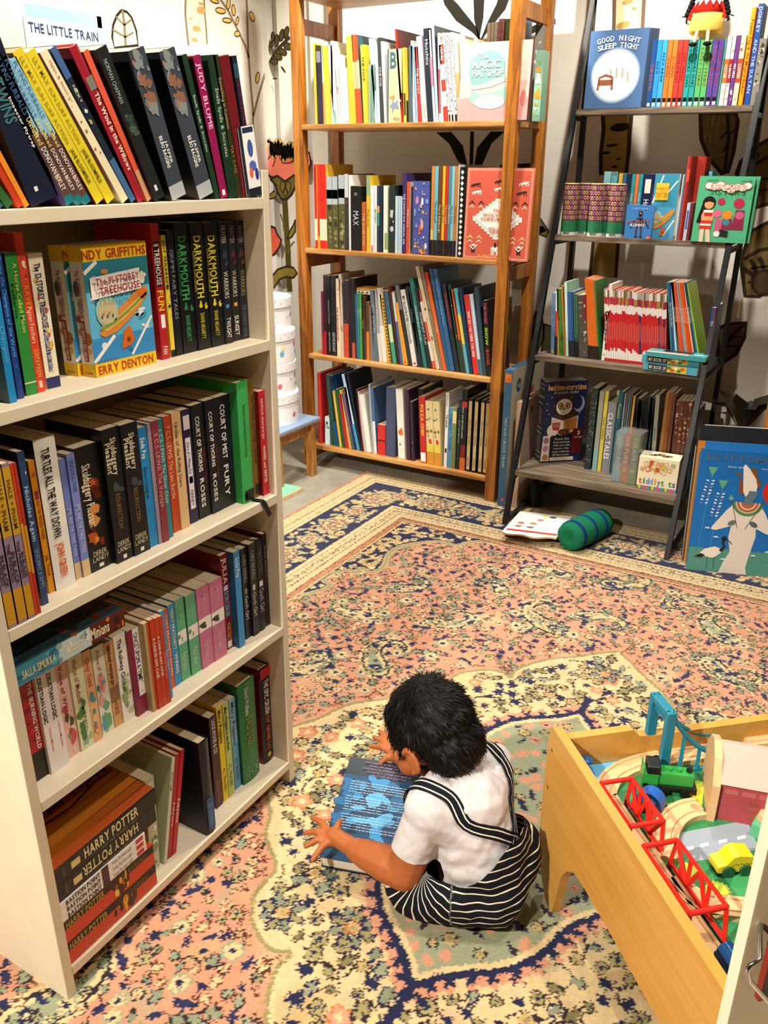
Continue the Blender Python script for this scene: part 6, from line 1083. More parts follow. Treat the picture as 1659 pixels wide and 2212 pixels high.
# rag doll sitting on the row
def doll():
    yb = ly(LZ[3])+.045; p = at(1524, 74, 1, yb); x, z = p.x, p.z
    o = thing('rag_doll', 'rag doll with black braids, red top and yellow skirt sitting on books', 'doll', (x, yb, z)); sk = mat('#e9c9a4', .9, .1); rd = mat('#c9281c', .9, .1); yl = mat('#ecd064', .9, .1); bk = mat('#141414', .8, .2)
    MB().lathe([(.0, .01), (.052, .0), (.058, .01), (.056, .04), (.05, .062), (0, .07)], yl, n=20).build('skirt', o)
    MB().lathe([(0, .05), (.049, .055), (.046, .09), (.040, .10), (0, .104)], rd, n=20).build('top', o)
    mb = MB()
    for k in range(5): a = math.radians(-90+(k-2)*26); mb.add([(.046*math.cos(a-.2), .046*math.sin(a-.2), .1), (.046*math.cos(a+.2), .046*math.sin(a+.2), .1), (.053*math.cos(a), .053*math.sin(a), .083), (.03*math.cos(a), .03*math.sin(a), .106)], [(0, 2, 1), (0, 1, 3)], mat('#f4f0ea'))
    mb.build('collar', o)
    MB().ball((0, 0, .145), .046, sk, sc=(1, .8, 1.05)).build('head', o)
    mb = MB().tube([(-.022, -.036, .135), (-.01, -.041, .124), (.01, -.041, .124), (.022, -.036, .135)], .0015, mat('#7a3028')); [mb.ball((s*.016, -.034, .155), .004, bk) for s in (-1, 1)]; mb.build('face', o)
    mb = MB().ball((0, .006, .153), .049, bk, sc=(1, .8, 1.05)); mb.v = mb.v; mb.build('hair', o).location = (0, .006, .004)
    for s in (-1, 1):
        mb = MB(); R_ = random.Random(s+5)
        for i in range(7): mb.ball((s*(.045+.004*i), -.012, .135-.012*i), .0095, bk, 6)
        for i in range(10): a = R_.uniform(0, 6.3); mb.tube([(s*.07, -.012, .056), (s*.07+.02*math.cos(a), -.012+.01*math.sin(a), .05+.015*math.sin(a))], .002, bk, 5)
        mb.build('braid', o)
        MB().tube([(s*.044, 0, .094), (s*.058, -.008, .07), (s*.061, -.012, .044)], [.009, .008, .007], rd).ball((s*.061, -.013, .038), .008, sk, 6).build('arm', o)
        MB().tube([(s*.018, -.045, .012), (s*.020, -.058, -.01), (s*.022, -.058, -.03)], .006, sk).ball((s*.024, -.066, -.037), .012, bk, 8, (1.3, 1, .6)).build('leg', o)
doll()
# second board: tubes, card box, face-out books
z = LZ[2]; F2 = ly(z)
def tube_tin(px, yy, label, k):
    r = .0295; h = .185; x = solve_axis(1080+px/2.865, 1, F2+yy, z); o = thing('pencil_tube', label, 'tube', (x, F2+yy+r, z+.0004), 'purple feather patterned tubes on the ladder\'s second board')
    mb = MB().lathe([(0, 0), (r, 0), (r, h), (0, h)], cov('#6c2050'), n=32, smooth=False)
    def ring(z0, z1, c, rr=r): mb.lathe([(rr+.0003, z0), (rr+.0003, z1)], cov(c), n=32)
    ring(.0, .012, '#e8e4e0'); ring(.012, .055, '#2c7c50')
    R_ = random.Random(k)
    for a in range(-110, 111, 20):
        for j in range(7):
            q = math.radians(a-90+(j % 2)*10); zz = .066+j*.018; U = Vector((-math.sin(q), math.cos(q), 0)); O = Vector(((r+.0002)*math.cos(q), (r+.0002)*math.sin(q), zz)); mb.disc(0, 0, .0044, .0078, cov('#d8c464' if (j+a//20) % 3 else '#c86a9c'), O, U, SV, 1, 10); mb.disc(0, 0, .0024, .0042, cov(R_.choice(('#3c2c7c', '#2c6c8c', '#7c2c6c'))), O, U, SV, 2, 8)
    for i in range(12): q = math.radians(-110+i*4); U = Vector((-math.sin(q), math.cos(q), 0)); mb.rect(-.0007, -.004, .0007, .004, cov('#15151a'), ((r+.0004)*math.cos(q), (r+.0004)*math.sin(q), .008), U, SV, 2)
    mb.build('body', o); MB().lathe([(0, h), (r-.001, h), (r, h+.003), (r-.004, h+.005), (0, h+.003)], mat('#b8b070', .35, .5), n=32).build('lid', o)
for i, (px, yy, w_) in enumerate(((405, .004, 'leftmost'), (497, .05, 'second, set back'), (570, .004, 'third'), (648, .05, 'fourth, set back'), (690, .002, 'rightmost'))): tube_tin(px, yy, 'purple feather patterned tube, %s of five on the ladder\'s second board' % w_, i)
row([(610, 650, None, 1062, '#8cc0d0'), (655, 690, None, 1085, '#5ca0b4'), (700, 722, None, 1072, '#c8a03c'), (725, 745, None, 1076, '#2c5c84'), (780, 800, None, 1078, '#2c8c8c', tt('Study Love', '#d0ecec')), (802, 822, None, 1078, '#d86c3c'), (824, 846, None, 1078, '#2c8c94', tt('Study Love', '#d0ecec')), (850, 908, None, 1078, '#16204c', {'t': [('Harvey', W_, .3, .6)], 'b': [(.7, .92, '#e8dcc8', .2, .8)], 'in': -.02})], z, 'the ladder\'s second board, back row', 1, F2+.12, Z8, .1)
def art_robot(mb, tb, w, h):
    c = cov; bk = c('#2a2430'); mb.rect(.42*w, .46*h, .66*w, .62*h, bk, *FA, 2); mb.rect(.47*w, .66*h, .61*w, .82*h, bk, *FA, 2); mb.disc(.54*w, .76*h, .03*w, .02*h, c('#e8c84c'), *FA, 3)
    for u in (.44, .62): mb.rect((u-.03)*w, .10*h, (u+.03)*w, .36*h, c('#5c2c34'), *FA, 2); mb.rect((u-.05)*w, .03*h, (u+.06)*w, .08*h, bk, *FA, 2)
    for s_, u in ((-1, .36), (1, .72)): mb.line([(u*w, .56*h), ((u+s_*.12)*w, .38*h)], .004, bk, *FA, 2); mb.disc((u+s_*.14)*w, .35*h, .05*w, .03*h, c('#3c4c8c'), *FA, 3)
    tb.text('CARD GAME', c('#a8c8e8'), (.2*w, 0, .87*h), SU, SV, .6*w, .05*h, 4); tb.text('ROBOT', c('#a8645c'), (.08*w, 0, .44*h), SU, SV, .84*w, .13*h, 5, True); tb.text('RUMMY', c(W_), (.2*w, 0, .36*h), SU, SV, .56*w, .08*h, 6, True); mb.rect(.86*w, 0, w, .09*h, c('#d83c3c'), *FA, 3); tb.text('5+', c(W_), (.87*w, 0, .01*h), SU, SV, .11*w, .06*h, 6)
b0 = solve_axis(1080+765/2.865, 1, F2-.0, z); b1 = solve_axis(1080+928/2.865, 1, F2, z)
face_book('small blue card game box with robot picture on the ladder\'s second board', T(b0, F2+.002, z+.0005), b1-b0, .118, .024, '#3c80c4', art_robot, name='card_box', cat='box')
def art_diary(mb, tb, w, h):
    c = cov; mb.rect(0, .5*h, w, h, c('#3c94b4'), *FA, 1)
    for a, b in (((.0, .55), (.35, .98)), ((.4, .62), (.95, .9)), ((.0, .12), (.5, .36)), ((.6, .05), (.98, .3))): mb.line([(a[0]*w, a[1]*h), (b[0]*w, b[1]*h)], .022*h, c('#eef0ea'), *FA, 2)
    sandwich(mb, (0, 0, -.12*h), SU, SV, w, h*.9); mb.flat([(.08*w, .60*h), (.62*w, .60*h), (.62*w, .86*h), (.10*w, .86*h)], c('#f0c83c'), *FA, 8)
    tb.text('The TREEHOUSE', c('#a8641c'), (.11*w, 0, .745*h), SU, SV, .48*w, .06*h, 30, True); tb.text('DIARY 2018', c('#a8641c'), (.11*w, 0, .645*h), SU, SV, .48*w, .07*h, 30, True)
b0 = solve_axis(1080+930/2.865, 1, F2+.028, z); b1 = solve_axis(1080+1078/2.865, 1, F2+.028, z); wv = max(.075, (b1-b0)); hv = at(1080+912/2.865, 1075/2.865, 1, F2+.03).z-z
face_book('blue treehouse diary with yellow title panel facing out on the ladder\'s second board', T(b0-.008, F2+.028, z+.0005), wv, hv, .014, '#4ca0c8', art_diary, hard=False, side='#d8dcdc')
row([(1082, 1088, None, 1080, '#e4e8e8'), (1090, 1096, None, 1078, '#4ca0c8'), (1098, 1126, None, 962, '#a83028', {'hard': True, 'b': [(.7, .85, '#d8543c', .2, .8)], 'h': .285}), (1129, 1150, None, 1235, '#c8c8e0', {'h': .13, 'b': [(.3, .8, '#5c6cac', .2, .8)]}), (1153, 1164, None, 1235, '#8c2c3c', {'h': .13})], z, 'the ladder\'s second board, right of the diary', 1, F2+.012, Z8, .13)
a_ = solve_axis(1080+1150/2.865, 1, F2+.10, z); book(T(a_, F2+.10, z+.0004), .035, .285, .09, '#b8382c', 'dark red hardback standing behind the comic on the ladder\'s second board', hard=True); book(T(a_+.05, F2+.10, z+.0004), .012, .235, .09, '#5cb0c4', 'pale blue thin book behind the comic on the ladder\'s second board')
def art_sis(mb, tb, w, h):
    c = cov; P = lambda pts, col, l: mb.flat([(u*w, v*h) for u, v in pts], c(col), *FA, l); D = lambda u, v, a, b, col, l, **k: mb.disc(u*w, v*h, a*w, b*h, c(col), *FA, l, **k)
    for u, v, r, col in ((.46, .62, .07, '#b83050'), (.78, .60, .10, '#b83050'), (.42, .44, .08, '#d86c94'), (.60, .42, .09, '#e88c2c'), (.82, .42, .08, '#c85c80')): D(u, v, r, r*.75, col, 3)
    P([(.40, .36), (.40, .14), (.54, .14), (.52, .36)], '#c85c80', 2.5); P([(.54, .36), (.52, .2), (.72, .2), (.70, .36)], '#8c2c4c', 2.6); P([(.74, .5), (.7, .2), (.92, .2), (.9, .5)], '#8c2c4c', 2.4); D(.60, .31, .06, .05, '#3c8c9c', 4); P([(.50, .2), (.5, .1), (.66, .08), (.66, .18)], '#22262c', 4); D(.46, .13, .06, .045, W_, 4)
    D(.24, .60, .12, .10, '#1e1a1e', 4); P([(.13, .62), (.05, .30), (.12, .29), (.20, .42), (.2, .58)], '#1e1a1e', 3.8); D(.245, .575, .085, .07, '#e8a070', 5); P([(.16, .64), (.245, .66), (.33, .64), (.33, .60), (.245, .62), (.16, .60)], '#1e1a1e', 5.5)
    P([(.16, .48), (.34, .48), (.36, .40), (.34, .30), (.14, .30), (.13, .40)], '#e8a070', 5); P([(.16, .49), (.34, .49), (.33, .45), (.17, .45)], W_, 6); P([(.18, .45), (.33, .45), (.33, .40), (.18, .40)], '#c82c24', 6.2); P([(.14, .33), (.34, .33), (.33, .20), (.11, .20)], '#d83428', 6); P([(.14, .28), (.33, .28), (.33, .25), (.13, .25)], W_, 7); P([(.14, .20), (.22, .20), (.22, .0), (.15, .0)], '#eec8b4', 5); P([(.24, .20), (.32, .20), (.36, .0), (.28, .0)], '#eec8b4', 5)
    for u, v in ((.2, .855), (.3, .84), (.40, .87), (.5, .83), (.6, .80), (.7, .84), (.80, .83), (.88, .86)): D(u, v, .085, .055, '#b03424', 8); 
    for u, v in ((.2, .855), (.3, .84), (.40, .87), (.5, .83), (.6, .80), (.7, .84), (.80, .83), (.88, .86)): D(u, v, .075, .048, '#f4ece4', 9)
    tb.text('SISTERS', c('#e89c8c'), (.15*w, 0, .80*h), SU, SV, .78*w, .08*h, 34, True); tb.text('THE', c('#c85c4c'), (.36*w, 0, .90*h), SU, SV, .12*w, .025*h, 34); tb.text('CAZENOVE', c('#1c5c3c'), (.14*w, 0, .93*h), SU, SV, .2*w, .022*h, 4); tb.text('WILLIAM', c('#1c5c3c'), (.76*w, 0, .92*h), SU, SV, .18*w, .022*h, 4)
b0 = solve_axis(1491.5, 1, F2-.008, z); b1 = solve_axis(1609, 1, F2-.008, z); hv = at(1492, 380, 1, F2-.008).z-z
face_book('green comic with cartoon girls facing out at the ladder\'s second board\'s right end', T(b0, F2-.006, z+.0005) @ RX(-3), b1-b0, hv, .010, '#54b486', art_sis, hard=False)
face_book('second green comic copy peeking out behind the front one', T(b0+.012, F2+.008, z+.0005) @ RX(-3), b1-b0, hv, .010, '#54b486', lambda *a: None, hard=False)
# third board
z = LZ[1]; F3 = ly(z); RW = []
RW += [(314, 335, 322, 437, '#5c84b4', {'t': [('LONG TALL SALLY', '#3c5c84', .3, .8)], 'b': [(.02, .08, '#e89c2c', .2, .8)]}), (338, 354, 345, 432, '#e0dcd4', {'b': [(0, .3, K_), (.3, .7, '#b83c2c')]}), (357, 366, 352, 412, '#c8a048'), (368, 394, 352, 412, '#3c7c2c', sp(['#7c5c2c', '#1c3c1c'], 6, 3)), (396, 406, 378, 392, '#b8742c'), (408, 424, 398, 372, '#c8e8d8', {'hard': False, 'side': '#8cccb4'}), (426, 436, 418, 432, '#3c64b0', {'b': [(0, .25, '#24242c')]}), (438, 448, 430, 432, '#3c64b0', {'b': [(0, .25, '#24242c')]}), (450, 460, 442, 432, '#24488c', {'b': [(0, .25, '#24242c')]}),
 (464, 474, 455, 445, '#24503c', {'b': [(0, .25, K_), (.3, 1, '#4ca064', .3, .6)]}), (476, 487, 466, 447, '#24503c', {'b': [(0, .25, K_), (.3, 1, '#4ca064', .3, .6)]}), (490, 546, 478, 452, '#4c4440', {'sa': blobs(['#7c7064', '#2c2422', '#a89c8c', '#c8b8a4'], 14, .05, .95, .2, 3), 'label': 'grey photo covered wire bound book angled on the ladder\'s third board', 'b': [(.6, .98, '#7a1c1c', .65, 1)]})]
x = 550
for i in range(6): RW.append((x, x+10.6, x-26, 348+i*3, '#dc6a1e' if i < 5 else '#3c7c3c', {'b': [(0, .17, K_)]})); x += 11.4
RW.append((627, 646, 586, 315, '#ece4e0', {'sa': blobs(['#c82c34', '#d8e0e8', '#2c3c7c'], 18, .05, .95, .4, 3), 'h': .29}))
x = 650; R_ = random.Random(4)
for i in range(36):
    dk = i in (20, 31, 34); c = '#1c2c54' if dk else '#c81e24'; w_ = R_.uniform(8.6, 12.2); f = R_.uniform(.28, .34)
    RW.append((x, x+w_-.7, x-6+i*.3, 412+i*1.0+R_.uniform(-3, 8), c, {'adj': 'white topped', 'b': [(0, .04, '#c81e24'), (.04, .17+R_.uniform(-.03, .04), '#ece6e2'), (f, f+.25, '#d86c64', .3, .7), (.70+R_.uniform(-.03, .03), .80, '#ece6e2'), (.80, .90, R_.choice(('#8c2c44', '#b83040', '#a08c3c'))), (.90, 1, R_.choice(('#e8e0dc', '#6c6c3c', '#b0a8a0')))], 'noun': 'magazine'})); x += w_
x = max(x+4, 1062)
for wd, dx, ty, c, b in ((9, 30, 372, '#2c8a7c', 0), (20, 32, 375, '#1c4c84', 1), (12, 36, 372, '#c8e0ec', 0), (14, 42, 372, '#2c8a8c', 0), (13, 60, 372, '#d8502c', 1), (13, 62, 374, '#dc5a24', 1), (13, 64, 374, '#d84c20', 1), (12, 64, 374, '#6cb0d8', 1), (13, 68, 376, '#e07a28', 1), (13, 70, 378, '#d84a20', 1), (14, 72, 378, '#d8481c', 1), (10, 76, 385, '#ecc890', 0), (14, 80, 375, '#1c3c6c', 1), (10, 84, 380, '#1c7c7c', 1), (10, 88, 385, '#a8c83c', 0)):
    RW.append((x, x+wd-.8, x-dx, ty, c, {'t': [('The Cat in the Hat', '#f0e4dc', .35, .92)]} if b else {})); x += wd
RW.append((x+1, x+26, x-72, 362, '#1c4c8c', {'b': [(0, 1, '#b82c3c', .75, 1)], 't': [('THE CAT IN THE HAT', '#d8e4f4', .2, .8)], 'h': .235}))
row(RW, z, 'the ladder\'s third board', 1, F3+.05, Z9, .15)
# small stack at the right front of the third board
def deco_main(mb, L, th, D):
    A = ((0, 0, th), (1, 0, 0), (0, 1, 0)); mb.rect(.25*L, .5*D, .75*L, .95*D, cov(K_), *A, 1); mb.line([(.3*L, .42*D), (.95*L, .38*D)], .05*D, cov('#c84c4c'), *A, 2); mb.disc(.86*L, .36*D, .1*L, .08*D, cov(W_), *A, 3); mb.rect(0, .0, .7*L, .3*D, cov('#e8b8a4'), *A, 1)
def deco_my(mb, L, th, D):
    A = ((0, 0, 0), SU, SV); mb.rect(.1*L, .1*th, .45*L, .9*th, cov(K_), *A, 1); mb.rect(.45*L, .05*th, .8*L, .95*th, cov('#d8b82c'), *A, 1); [mb.disc((.49+.06*i)*L, th*(.35 if i % 2 else .65), .008, .006, cov(('#3c7c4c', '#c8542c', '#e8e0c0')[i % 3]), *A, 2, 8) for i in range(5)]
s0 = at_plane(1080+870/2.865, 480+905/2.865, (0, 1, -.286), 3.02-.004); X0_ = max(s0.x, -.80)
lay_book((-.745, F3-.022, z+.0005), -4, .20, .05, .026, '#4ca0b8', 'teal board book with black title strip, bottom of the small ladder stack', [('MY BOOK OF', W_, .12, .43, .25, .75)], spineart=deco_my)
lay_book((-.752, F3-.020, z+.027), 3, .205, .05, .026, '#4ca0b8', 'teal board book with black title strip, middle of the small ladder stack', [('MY BOOK OF', W_, .12, .43, .25, .75)], spineart=deco_my)
lay_book((-.738, F3-.032, z+.0535), -1, .215, .075, .016, '#3c9ca4', 'teal and black story book on top of the small ladder stack', [], spineart=deco_main, hard=True)
# bottom board
z = LZ[0]; F4 = ly(z)
row([(520, 558, None, 1025, '#1c2c2c', {'sa': dots('#8c9c8c', 40, .1, .95, .0018)}), (568, 596, None, 1045, '#8c9480', {'b': [(0, .3, '#7ca0a4')]}), (600, 622, None, 1045, '#c8b84c', tt('WILD THINGS', '#5c4c14')), (626, 676, None, 1110, '#787c84', {'t': [('CLASSIC TALES', '#d8dce0', .2, .85, .15, .75, True)], 'label': 'grey hardback with pale capital title at the back of the ladder\'s bottom board', 'hard': True}), (680, 712, None, 1050, '#1c4c5c', {'t': [('Poems', '#a8b04c', .6, .95)], 'hard': True}), (716, 724, None, 1060, '#8c9498', {}), (728, 737, None, 1062, '#50585c'), (741, 750, None, 1062, '#646c70'), (754, 762, None, 1062, '#50585c'), (768, 780, None, 1075, '#b89034'), (800, 826, None, 1100, '#16181c'), (834, 862, 850, 1090, '#1c2434'), (868, 892, None, 1085, '#101a24'), (896, 918, 925, 1075, '#1c3c44'), (924, 948, 965, 1070, '#8a8c84', tt('GHOST', '#3c4440')),
 (958, 980, 1030, 1055, '#8c602c', {}), (984, 1004, 1050, 1055, '#7a4420', {}), (1008, 1028, 1070, 1065, '#5c3018', {}), (1040, 1066, 1092, 1105, '#4c2418', {'sa': blobs(['#a87c5c', '#8c4c34', '#c8a88c'], 12, .5, .98, .4, 1)}), (1068, 1092, 1118, 1105, '#5a2c1c', {'sa': blobs(['#a87c5c', '#8c4c34', '#c8a88c'], 12, .5, .98, .4, 2)}), (1094, 1118, 1144, 1107, '#4c2418', {'sa': blobs(['#a87c5c', '#8c4c34', '#c8a88c'], 12, .5, .98, .4, 3)}), (1120, 1144, 1170, 1110, '#5a2c1c', {'sa': blobs(['#a87c5c', '#8c4c34', '#c8a88c'], 12, .5, .98, .4, 4)}), (1150, 1170, 1195, 1150, '#16222c'), (1174, 1192, 1215, 1160, '#101820')], z, 'the ladder\'s bottom board', 1, F4+.17, Z9, .12)
def art_owl(mb, tb, w, h):
    c = cov; D = lambda u, v, a, b, col, l, **k: mb.disc(u*w, v*h, a*w, b*h, c(col), *FA, l, **k); P = lambda pts, col, l: mb.flat([(u*w, v*h) for u, v in pts], c(col), *FA, l)
    mb.rect(0, 0, w, h, c('#1c2450'), *FA, 1); R_ = random.Random(1)
    for i in range(14): D(R_.uniform(.05, .95), R_.uniform(.6, .85), .012, .007, '#d8dce8', 2)
    D(.84, .72, .13, .10, '#8c98b8', 2); D(.80, .74, .11, .085, '#1c2450', 3)
    P([(.25, .60), (.75, .62), (.80, .36), (.2, .34)], '#4a2c20', 3); D(.48, .70, .24, .115, '#3c2018', 4); P([(.26, .76), (.22, .90), (.36, .82)], '#3c2018', 4); P([(.6, .82), (.74, .88), (.72, .76)], '#3c2018', 4); D(.48, .69, .19, .10, '#ece4dc', 5); D(.40, .70, .065, .04, '#5c4c24', 6); D(.57, .705, .065, .04, '#5c4c24', 6); D(.40, .70, .045, .028, '#d8c060', 6.5); D(.57, .705, .045, .028, '#d8c060', 6.5); D(.41, .70, .022, .014, '#14100c', 7); D(.56, .705, .022, .014, '#14100c', 7); P([(.46, .68), (.51, .68), (.485, .64)], '#2c1c14', 7)
    P([(.2, .57), (.48, .52), (.84, .58), (.84, .40), (.48, .33), (.2, .40)], '#e4dcd0', 8); P([(.50, .52), (.82, .57), (.82, .42), (.5, .36)], '#b87c3c', 8.5); D(.24, .40, .13, .08, '#ece4dc', 9); P([(.22, .50), (.42, .50), (.40, .40), (.24, .41)], '#c83428', 10); D(.29, .46, .03, .02, '#8c8c90', 11); D(.37, .46, .03, .02, '#8c8c90', 11); D(.52, .38, .14, .04, '#5c3420', 9)
    P([(.0, .02), (.20, .02), (.20, .34), (.03, .34)], '#e8e4dc', 12); [D(.11, v, .07, .04, cl, 13) for v, cl in ((.28, '#a87c7c'), (.18, '#c88c9c'), (.07, '#c87c3c'))]; P([(.22, .03), (.68, .03), (.70, .34), (.22, .34)], '#14141a', 12); P([(.72, .10), (.96, .10), (.96, .42), (.74, .42)], '#5c1418', 12); P([(.22, .02), (.80, .02), (.80, .065), (.22, .065)], '#e0d8c4', 13)
    tb.text('bedtime-storytime', c('#e0b060'), (.06*w, 0, .90*h), SU, SV, .90*w, .075*h, 20, True); tb.text('3d picture viewer', c('#b8c0d0'), (.2*w, 0, .855*h), SU, SV, .6*w, .04*h, 20)
    for i, s_ in enumerate(('Read the', 'Storybook', 'whilst your child', 'views the', 'marvellous', '3D illustrations')): tb.text(s_, c('#e0dcd4'), (.26*w, 0, (.295-.04*i)*h), SU, SV, .40*w, .026*h, 50)
    tb.text('3', c('#e8dcc8'), (.80*w, 0, .35*h), SU, SV, .1*w, .05*h, 50); tb.text('GREAT STORIES', c('#e8c8b0'), (.76*w, 0, .31*h), SU, SV, .18*w, .018*h, 50)
qa = at(1080+245/2.865, 480+1490/2.865, 2, z); qb = at(1080+497/2.865, 480+1475/2.865, 2, z); ang = math.degrees(math.atan2(qb.y-qa.y, qb.x-qa.x)); wv = (qb-qa).length; lo, hi = .1, .6
for _ in range(25):
    m_ = (lo+hi)/2
    if pj((qa.x, qa.y, z+m_))[1] > 480+990/2.865: lo = m_
    else: hi = m_
o = thing('story_box', 'thick dark blue boxed storybook with a reading owl on the ladder\'s bottom board', 'box', mtx=T(qa.x, qa.y, z+.0005) @ RZ(ang)); th = .062
mb = MB().box((0, 0, 0), (wv, th, lo), cov('#1c2248'), .001); tb = MB(); art_owl(mb, tb, wv, lo)
for v in (.06, .12, .36, .42, .72, .80, .90, .95): mb.rect(.004, v*lo, th-.004, v*lo+.003, cov('#a8acb4'), (0, th, 0), (0, -1, 0), SV, 2)
mb.rect(0, 0, th, lo, cov('#26242c'), (0, th, 0), (0, -1, 0), SV, 1); mb.rect(.015, .15*lo, th-.015, .33*lo, cov('#44444c'), (0, th, 0), (0, -1, 0), SV, 2); mb.rect(.015, .48*lo, th-.015, .68*lo, cov('#44444c'), (0, th, 0), (0, -1, 0), SV, 2); mb.rect(.001, .002, wv-.002, th-.001, cov('#cfc4b0'), (0, 0, lo), (1, 0, 0), (0, 1, 0), 1)
mb.build('box', o); tb.build('lettering', o)
c10 = lambda x, y: (1060+x/2.77, 900+y/2.77)
# clear case with three books
qa = at(*c10(718, 385), 2, z); qb = at(*c10(862, 415), 2, z); ang = math.degrees(math.atan2(qb.y-qa.y, qb.x-qa.x)); wv = (qb-qa).length
o = thing('book_case_set', 'clear plastic case holding three slim nature books on the ladder\'s bottom board', 'box', mtx=T(qa.x, qa.y, z+.0008) @ RZ(ang)); hv = .205; dv = .10
gm = bpy.data.materials.new('clear_plastic'); gm.use_nodes = True; b_ = gm.node_tree.nodes['Principled BSDF']; b_.inputs['Transmission Weight'].default_value = .92; b_.inputs['Roughness'].default_value = .12; b_.inputs['IOR'].default_value = 1.18; b_.inputs['Base Color'].default_value = (.9, .95, .97, 1)
for i, (c1, c2, s_) in enumerate((('#8aa8b0', '#5c7c88', 'ADVENTURE'), ('#b8642c', '#8c4420', 'NATURE'), ('#7c8440', '#4c5c34', 'COUNTRY'))):
    w3 = (wv-.006)/3; mb = MB().box((.003+i*w3, .003, .002), (.003+(i+1)*w3-.0006, dv-.004, hv-.006), cov(c1)); mb.rect(.003+i*w3, .08, .003+(i+1)*w3-.001, .15, cov(c2), (0, .003, 0), SU, SV, 1); mb.text(s_, cov('#e0dcc8'), (.003+(i+.25)*w3, .003, .19), (0, 0, -1), (1, 0, 0), .11, w3*.5, 4); mb.disc(.003+(i+.5)*w3, .055, .006, .008, cov('#c8b488'), (0, .003, 0), SU, SV, 3); mb.build('slipped_book', o)
mb = MB()
for a, b in (((0, 0, 0), (wv, .0012, hv)), ((wv-.0012, .0012, 0), (wv, dv, hv)), ((0, .0012, 0), (.0012, dv, hv)), ((.0012, .0012, hv-.0012), (wv-.0012, dv, hv))): mb.box(a, b, gm)
mb.build('clear_case', o)
# tots box
qa = at(*c10(868, 423), 2, z); qb = at(*c10(1105, 460), 2, z); ang = math.degrees(math.atan2(qb.y-qa.y, qb.x-qa.x)); wv = (qb-qa).length; hv = .128; dv = .085
o = thing('block_box', 'cream toy block box with coloured letter cubes on the ladder\'s bottom board', 'box', mtx=T(qa.x, qa.y, z+.0005) @ RZ(ang)); mb = MB().box((0, 0, 0), (wv, dv, hv), cov('#e8dfc0'), .001); R_ = random.Random(5)
for i in range(22):
    u, v = R_.uniform(.1, .88)*wv, R_.uniform(.55, .86)*hv; s_ = .0085; a = R_.uniform(-.5, .5); cc = R_.choice(('#b8b44c', '#c86c4c', '#9cac94', '#c8a06c', '#b89c2c', '#b84c3c')); P = [(u+s_*(math.cos(a)*x-math.sin(a)*y), v+s_*(math.sin(a)*x+math.cos(a)*y)) for x, y in ((-1, -1), (1, -1), (1, 1), (-1, 1))]; mb.flat(P, cov(cc), *FA, 2+i*.1); mb.flat([(u+(p-u)*.7, v+(q_-v)*.7) for p, q_ in P], cov('#e4cf9c' if i % 2 else cc), *FA, 2.05+i*.1)
for i in range(18): mb.rect(wv*i/18, 0, wv*(i+1)/18, .10*hv, cov(('#3c8c4c', '#e8c02c', '#3c8ca0', '#d8547c', '#c84c9c', '#4c94b8')[i % 6]), *FA, 2)
for i in range(5): mb.disc(wv*(.3+.1*i), dv*(.4+.1*(i % 3)), .014, .012, cov('#8c6444'), (0, 0, hv), (1, 0, 0), (0, 1, 0), 1)
mb.build('box', o); tb = MB()
for i, ch in enumerate('tiddlytots'): 
    if i != 7: tb.text(ch, cov(('#c83c3c', '#3c8c4c', '#3c6cc8', '#4c94c8', '#e0a02c', '#3c6cac', '#2c8c4c', '', '#2c8c3c', '#3c5c9c')[i]), (wv*(.05+.093*i), 0, .17*hv), SU, SV, wv*.08, .20*hv, 6, True)
tb.build('lettering', o)
# under the ladder: tray, bolster, glass ball
PZt = .045; P = [at(1060+x/6.9125, 960+y/6.9125, 2, PZt) for x, y in ((160, 1300), (980, 1400), (1225, 1075), (440, 990))]
ctr = sum(P, Vector())/4; o = thing('menu_board', 'white printed wooden board lying tilted before the ladder shelf', 'board', (ctr.x, ctr.y, .0)); fr = []
for i in range(22): t_ = i/21; p = P[0].lerp(P[1], t_); fr.append((p.x-ctr.x+.0, p.y-ctr.y-.012*math.sin(t_*math.pi)-.007*math.sin(t_*math.pi*4)))
out = fr+[(P[2].x-ctr.x, P[2].y-ctr.y), (P[3].x-ctr.x, P[3].y-ctr.y)]
mb = MB().prism(out, (0, 0, .006), mat('#c8a070', .5), O=(0, 0, PZt-.007), U=(1, 0, 0), V=(0, 1, 0)); mb.flat([(x*.985, y*.985) for x, y in out], cov('#f0ece8'), (0, 0, PZt-.001), (1, 0, 0), (0, 1, 0), 1)
ux = (P[1]-P[0]); uy = (P[3]-P[0]); ux.z = uy.z = 0; W2, D2_ = ux.length, uy.length; ux.normalize(); uy.normalize(); O_ = (P[0].x-ctr.x, P[0].y-ctr.y, PZt-.001)
mb.rect(.05*W2, .10*D2_, .97*W2, .17*D2_, cov('#c8402c'), O_, ux, uy, 3); [mb.disc(u*W2, v*D2_, .014, .010, cov(cl), O_, ux, uy, 3) for u, v, cl in ((.2, .32, '#b87c4c'), (.42, .32, '#8c7c5c'), (.2, .47, '#c86c5c'), (.42, .5, '#b89060'), (.55, .86, '#e8e06c'), (.5, .68, '#d87c7c'), (.68, .86, '#4c4c4c'))]
mb.build('board', o); MB().text('MENU', cov('#f0e0d8'), O_, ux, uy, .2, .01, 1).build('lettering', o).location = tuple(ux*.18+uy*(.115*D2_)+Vector((0, 0, .0015)))
for fx, fy in ((-.08, -.07), (.08, .08)): MB().box((fx-.02, fy-.02, 0), (fx+.02, fy+.02, PZt-.008), mat('#3a3028')).build('foot', o)
A_, B_ = Vector((-.880, 2.905, .058)), Vector((-.815, 3.135, .058)); ax = (B_-A_); L_ = ax.length; q3 = ax.to_track_quat('Z', 'Y').to_matrix().to_4x4(); GR = mat('#17694a', .95, .1, mottle=.12, mscale=90)
